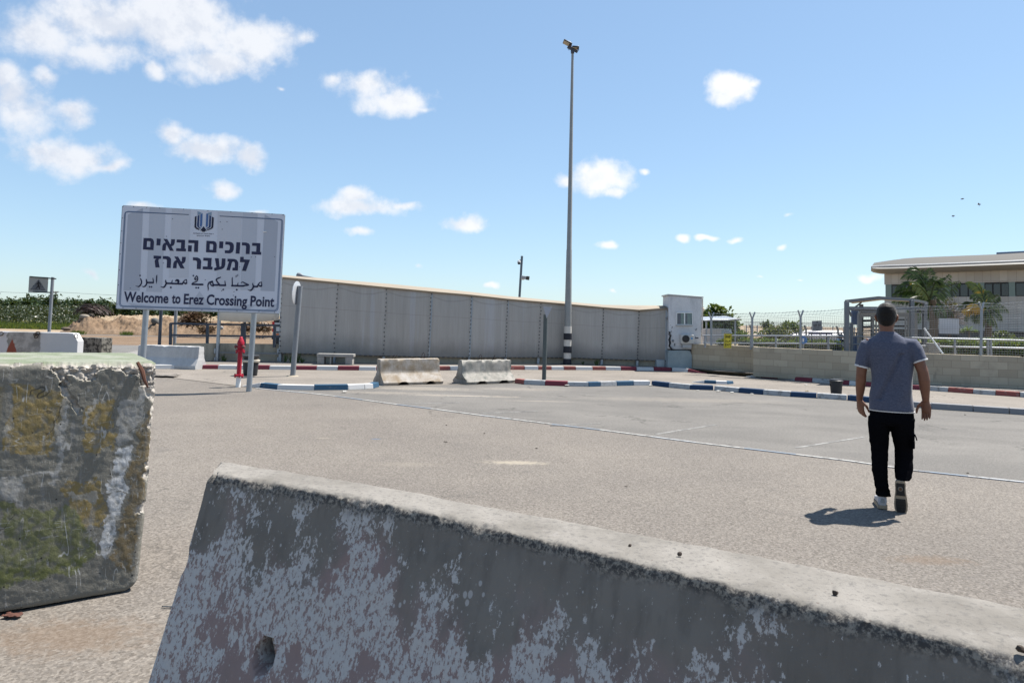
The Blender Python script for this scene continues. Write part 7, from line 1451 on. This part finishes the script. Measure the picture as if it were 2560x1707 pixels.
# far perimeter fence with coiled wire
Y2 = 60.0; ff = thing('perimeter_fence', 'distant perimeter fence with coiled barbed wire and bent dark posts', 'fence', (at(2000, 850, Y2).x, Y2, TZ)); mb = MB()
for k, u in enumerate(range(1866, 2150, 27)):
    a = at(u, 812 + (u - 1866) * .02, Y2); mb = MB(); mb.tube([V((a.x, a.y, TZ)), a], .05, 5); mb.build('post', RG, ff)
mb = MB(); r = random.Random(2); p0, p1 = at(1860, 814, Y2), at(2290, 823, Y2); N = 900
mb.tube([p0.lerp(p1, k / N) + V((.25 * math.cos(k * .8), .0, .28 * math.sin(k * .8) + .1)) for k in range(N)], .012, 3, cap=False); mb.build('coiled_wire', mat('coil_grey', color=(.25, .26, .28)), ff, smooth=0)
mb = MB()
for f_ in (.25, .5, .75): a, b_ = p0.lerp(V((p0.x, p0.y, TZ)), f_), p1.lerp(V((p1.x, p1.y, TZ)), f_); mb.tube([a, b_], .015, 3, cap=False)
mb.build('wire', MATS['coil_grey'], ff, smooth=0)
for (u, v) in [(1875, 812), (2012, 813), (2092, 815)]:
    Yp = 26.0; a = at(u + 3, v + 9, Yp); b_ = at(u - 1, v, Yp); mb = MB(); mb.tube([V((a.x + .02, Yp, TZ)), a, b_], .035, 6); tag(mb.build('bent_post', mat('post_grey_dark', color=(.12, .125, .13)), org=V((a.x, Yp, TZ))), 'dark inclined-top fence post standing in the garden behind the mesh fence', 'post', 'bent dark posts in the garden')
# ------------------------------------------------------------------ fields on the left
def mound(name, label, P, Y, dep, m, seed, amp=.18):
    N, M_ = 220, 40; vs_ = []; xs = [p[0] for p in P]; zb_ = lambda u: max(0, at(u, along(P, u), Y).z)
    for i in range(N + 1):
        u = lerp(xs[0], xs[-1], i / N); h = zb_(u); x = at(u, 830, Y).x
        for j in range(M_ + 1):
            s_ = j / M_; y = Y - dep * .5 + dep * s_; prof = math.sin(math.pi * min(1, s_ * 1.0)) ** .8; z = h * prof; q = V((x * .9, y * .9, seed)); z += amp * (noise.fractal(q, 1, 2, 6) + .5 * noise.fractal(q * 4, 1, 2, 4)) * min(1, z * 1.5) - .03; vs_.append((x * y / Y, y, z))
    mb = MB(); mb.add(vs_, [(i * (M_ + 1) + j, (i + 1) * (M_ + 1) + j, (i + 1) * (M_ + 1) + j + 1, i * (M_ + 1) + j + 1) for i in range(N) for j in range(M_)]); o = mb.build(name, m, smooth=180); o['kind'] = 'structure'; return o
mound('sand_mound', '', [(130, 836), (160, 826), (185, 806), (212, 789), (225, 792), (245, 798), (275, 802), (310, 797), (340, 800), (372, 802), (388, 798), (410, 795), (440, 803), (480, 812), (540, 808), (590, 806), (640, 803), (680, 806), (720, 815), (760, 836)], 50, 8, SAND, 3, .30)
mound('sand_bank', '', [(-60, 822), (0, 821), (60, 822), (130, 824), (200, 832)], 56, 6, SAND, 7, .15)
mound('far_bank', '', [(230, 797), (300, 789), (400, 790), (520, 791), (700, 795)], 75, 20, SOIL, 9, .2)
def rock(label, u, v, ru, rv, Y, col, seed, cat='rock'):
    c = at(u, v, Y); s_ = Y / FOC; mb = MB(); mb.ball(c, (ru * s_, ru * s_ * .8, rv * s_), 14); mb.v = [tuple(V(p) + (V(p) - c) * .5 * noise.noise(V(p) * 1.8 + V((seed, 0, 0)))) for p in mb.v]
    tag(mb.build('rock', mat('rock_%s' % '_'.join(str(int(k * 100)) for k in col), color=col, rough=.95, var=.3, vs=4, bump=.5, bs=6), org=c - V((0, 0, rv * s_))), label, cat)
rock('large pale rock on top of the sand mound left of the welcome sign', 211, 793, 12, 7, 49, (.23, .20, .165), 1); rock('dark tilted rock half buried in the sand mound behind the sign', 389, 803, 11, 9, 47.5, (.10, .10, .095), 2); rock('dark flat rock at the foot of the sand mound by the road', 166, 822, 12, 4.5, 46.5, (.11, .085, .065), 3)
rock('pale round boulder by the dry brush right of the thin posts', 553, 819, 6, 5.5, 46, (.26, .255, .25), 4); rock('brown rock lying beside the wire tangle on the mound', 229, 790, 8, 6, 49.5, (.09, .075, .06), 5); rock('small pale boulder beside the dry brush left of the curtain column', 475, 803, 4, 3.5, 46.2, (.27, .26, .25), 6)
def brush(label, u, v, ru, rv, Y, n, seed, m, th=.02):
    c = at(u, v + rv * .6, Y); s_ = Y / FOC; t = thing('dry_bush', label, 'bush', c); r = random.Random(seed); mb = MB(); rx, rz = ru * s_, rv * s_ * 1.7
    for k in range(6):
        twigs(mb, c + V((r.uniform(-.6, .6) * rx, r.uniform(-.4, .4), r.uniform(-.1, .35) * rz)), (rx * .6, .8, rz * .55), n // 6, r, th)
    mb.build('twigs', m, t, smooth=0); mb = MB(); cloud(mb, c + V((0, 0, rz * .3)), (rx * .9, .8, rz * .55), n, .22, r, .2, .35, seed=seed); mb.build('dead_leaves', mat('brush_leaf', m_leaf((.045, .026, .015), (.15, .09, .05), None, .05)), t, smooth=0)
RUST_T = mat('rust_brown_twigs', m_leaf((.05, .028, .016), (.17, .10, .055), None, .05))
brush('big heap of dry reddish brown brush behind the thin posts', 492, 795, 46, 24, 45.5, 620, 4, RUST_T); brush('dry brown brush lying below the hanging curtain', 640, 815, 34, 16, 45.5, 380, 6, RUST_T); brush('small brown brush clump at the foot of the big brush heap', 515, 822, 20, 11, 45, 240, 8, RUST_T)
# tangle of rusty wire on the mound
c = at(228, 784, 50); t = thing('wire_tangle', 'dark tangle of rusty wire netting on the mound crest', 'wire tangle', c); mb = MB(); r = random.Random(6)
for k in range(110):
    a0 = r.uniform(0, 6.28); rr = r.uniform(.5, 1.1); tl = r.uniform(-.6, .6); q = c + V((r.uniform(-.5, .5), r.uniform(-.3, .3), r.uniform(-.2, .1))); mb.t = max(.01, r.random()); mb.tube([q + V((math.cos(a0 + j * .35) * rr, tl * math.sin(j * .35), abs(math.sin(a0 + j * .35)) * rr * .62)) for j in range(8)], .016, 3, cap=False)
mb.build('netting', mat('rust_wire', m_leaf((.02, .012, .010), (.06, .035, .028), None, .02)), t, smooth=0)
# field crops
CROP = mat('crop_leaf', m_leaf((.014, .023, .010), (.042, .058, .024), (.50, .48, .44), .08)); mb = MB(); r = random.Random(12)
for _ in range(15000):
    Y = 60 + 45 * r.random() ** 1.1; u = r.uniform(-70, 205 - (Y - 60) * .1); zt = (2.05 + .25 * noise.noise(V((u * .04, Y * .2, 0)))) * (Y / 101) ** .0 * min(1, (Y - 50) / 50)
    p = at(u, 800, Y); hz = at(u, 766, 101).z; z = lerp(.05, at(u, 766 + 3 * noise.noise(V((u * .07, Y * .1, 3))), Y).z, r.random() ** .55); mb.t = max(.01, r.random() * (.955 if r.random() < .9 else 1.0)); leaf(mb, V((p.x, Y, z)), .30 * Y / 90, r, 0, .75)
tag(mb.build('crop_field', CROP, smooth=0), 'dense green crop with white flecks left of the sand mound', 'crop', None, 'stuff')
GR = mat('grass_blade', m_leaf((.05, .085, .015), (.15, .19, .04), (.25, .20, .08))); mb = MB(); r = random.Random(14)
for _ in range(9000):
    Y = r.uniform(56, 66); u = r.uniform(-80, 200); p = at(u, 815, Y); h = r.uniform(.12, .45) * (1 + noise.noise(V((u * .08, Y, 0)))); x = p.x; mb.t = max(.01, r.random()); w_ = .05; mb.add([V((x - w_, Y, 0)), V((x + w_, Y, 0)), V((x + r.gauss(0, .12), Y + r.gauss(0, .1), h))], [(0, 1, 2)])
for _ in range(700):
    Y = r.uniform(45.8, 46.8); u = r.choice([310, 318, 322, 205, 196, 188]) + r.gauss(0, 6); p = at(u, 834, Y); mb.t = max(.01, r.random()); h = r.uniform(.08, .3); mb.add([V((p.x - .03, Y, 0)), V((p.x + .03, Y, 0)), V((p.x + r.gauss(0, .1), Y, h))], [(0, 1, 2)])
for _ in range(4000):
    Y = r.uniform(95, 130); u = r.uniform(180, 620); p = at(u, 790, Y); mb.t = max(.01, r.random()); h = r.uniform(.2, .8); mb.add([V((p.x - .15, Y, 0)), V((p.x + .15, Y, 0)), V((p.x + r.gauss(0, .2), Y, h))], [(0, 1, 2)])
tag(mb.build('grass', GR, smooth=0), 'green grass fringe along the crop field and mound', 'grass', None, 'stuff')
# orchard row on the horizon
protos = []
def orchard_proto(seed, hgt, wid, label):
    t = thing('orchard_tree', label, 'tree', (0, 0, 0), 'orchard row on the left horizon'); r = random.Random(seed); mb = MB(); mb.tube([V((0, 0, -.1)), V((.1, 0, hgt * .3)), V((0, 0, hgt * .6))], [.22, .16, .08], 6)
    for _ in range(6): d = V((r.gauss(0, 1), r.gauss(0, 1), 1)).normalized(); mb.tube([V((0, 0, hgt * .3)), V((d.x * wid * .6, d.y * wid * .6, hgt * (.5 + .25 * r.random())))], [.1, .03], 5)
    mb.build('trunk', BARK, t); cr = MB()
    for k in range(9):
        a = r.uniform(0, 6.28); q = V((math.cos(a) * wid * .62 * r.random(), math.sin(a) * wid * .6 * r.random(), hgt * r.uniform(.34, .80))); s_ = r.uniform(.38, .6); cloud(cr, q, (wid * s_ * .8, wid * s_ * .8, hgt * s_ * .42), 190, .62, r, .45, .4, 0, .6, .3, seed=seed + k)
    cr.build('crown', mat('orchard_leaf', m_leaf((.008, .022, .009), (.032, .062, .020), None, .12)), t, smooth=0); return t
for k in range(3): protos.append(orchard_proto(20 + k, 5.2 + .5 * k, 4.0, 'dark green orchard tree in the row along the left horizon'))
r = random.Random(31)
spots = [(u, 110 + r.uniform(-6, 14), 742 + .045 * u + r.uniform(-11, 8)) for u in range(-60, 480, 26)] + [(u, 135, 768 + r.uniform(-3, 4)) for u in range(330, 640, 34)]
for i, (u, Y, vt) in enumerate(spots):
    src = protos[i % 3]; o = src if i < 3 else src.copy()
    if i >= 3:
        C.objects.link(o)
        for ch in list(src.children): c_ = ch.copy(); C.objects.link(c_); c_.parent = o
    p = at(u, 790, Y); hz = at(u, vt, Y).z; o.location = (p.x, Y, 0); s_ = hz / (5.0 + .45 * (i % 3)); wd = max(.75, s_); o.scale = (wd, wd, s_); o.rotation_euler.z = r.uniform(0, 6.28)
# power line far left
up_ = at(139.5, 748, 150); pb_ = V((up_.x, 150, 0)); t = thing('utility_pole', 'distant wooden utility pole on the left horizon', 'pole', pb_); tpp = at(140, 728.5, 150)
mb = MB(); mb.tube([pb_, tpp], [.16, .12], 6); mb.build('pole', BARK, t); mb = MB(); mb.beam(at(134, 732, 150), at(145.5, 731, 150), .14); 
for u in (135, 140, 145): mb.beam(at(u, 731, 150), at(u, 728, 150), .12)
mb.build('crossarm', BARK, t)
mb = MB(); 
for (A, B_2) in (((-80, 721), (140, 730)), ((140, 730), (700, 745))):
    a, b_ = at(*A, 150), at(*B_2, 150); mb.tube([a.lerp(b_, k / 12) - V((0, 0, .5 * math.sin(k / 12 * math.pi))) for k in range(13)], .035, 4)
tag(mb.build('power_line', DARKSTEEL, org=tpp), 'thin power line sagging across the left sky', 'cable')
# lorry tail seen between the column and the wall
lY = 30.0; lz = lambda u, v: at(u, v, lY); t = thing('lorry', 'rear corner of a red and white lorry glimpsed behind the railing', 'lorry', (lz(690, 840).x, lY, 0)); la, lb_ = lz(681, 800), lz(712, 800); dpx = V((3.2, 5, 0))
def lbx(u0, v0, u1, v1, off, dep, m, nm, par):
    a, b_ = at(u0, v1, lY - off), at(u1, v1, lY - off); k = V((dep * .3, dep, 0)); z0_, z1_ = a.z, at((u0 + u1) / 2, v0, lY - off).z; mb = MB(); mb.hexa([V((a.x, a.y, z0_)), V((b_.x, a.y, z0_)), V((b_.x, a.y, z0_)) + k, V((a.x, a.y, z0_)) + k, V((a.x, a.y, z1_)), V((b_.x, a.y, z1_)), V((b_.x, a.y, z1_)) + k, V((a.x, a.y, z1_)) + k]); return mb.build(nm, m, par, smooth=0)
bdy = lbx(681, 804, 716, 838, 0, 4, mat('lorry_white', color=(.50, .50, .50)), 'body', t); lbx(684, 798, 716, 806, .01, 4, BLACK, 'roof_edge', t)
RDL = mat('lorry_red', color=(.50, .03, .03)); 
lbx(680, 804, 685, 814, .03, .05, RDL, 'red_stripe', bdy); lbx(680, 821, 685, 829, .03, .05, RDL, 'red_stripe', bdy); lbx(685, 813, 716, 816, .03, .05, BLACK, 'black_stripe', bdy); lbx(685, 829, 716, 831, .03, .05, BLACK, 'black_stripe', bdy); lbx(686, 834, 716, 837, .04, .05, mat('lorry_orange', color=(.55, .14, .05)), 'lamp', bdy)
lbx(679, 838, 716, 848, -.05, 3.5, BLACK, 'chassis', t); mb = MB(); q = at(690, 846, lY + .4); mb.lathe(V((q.x, q.y, .42)), [(.42, 0), (.42, .28), (.25, .3)], 20, (1, 0, 0)); mb.build('wheel', BLACK, t)
# birds
for i, (u, v, s_, lab) in enumerate([(2406, 498, .5, 'uppermost tiny dark bird in the sky above the building'), (2448, 512, .45, 'rightmost tiny dark bird, seen edge-on in the sky'), (2383, 541, .45, 'lowest tiny dark bird in the sky above the building')]):
    c = at(u, v, 90); t = thing('bird', lab, 'bird', c); mb = MB(); mb.loft([(c + V((-.24, 0, .0)), .01, .01), (c + V((-.1, 0, 0)), .05, .05), (c + V((.08, 0, .02)), .06, .06), (c + V((.2, 0, .05)), .035, .035), (c + V((.27, 0, .04)), .004, .004)], 8); mb.build('body', BLACK, t)
    for sg in (-1, 1):
        mb = MB(); k_ = (.25, .7, .35)[i]; mb.add([c + V((-.07, 0, .03)), c + V((.09, 0, .03)), c + V((.05 + .1 * sg, sg * .3, .12 + .3 * k_ * (1 if sg > 0 else .3))), c + V((-.12 + .25 * sg, sg * .5, -.1 + .45 * k_ * sg)), c + V((-.1, sg * .25, .05))], [(0, 1, 2, 3, 4)]); o = mb.build('wing', BLACK, t); sd_ = o.modifiers.new('t', 'SOLIDIFY'); sd_.thickness = .012
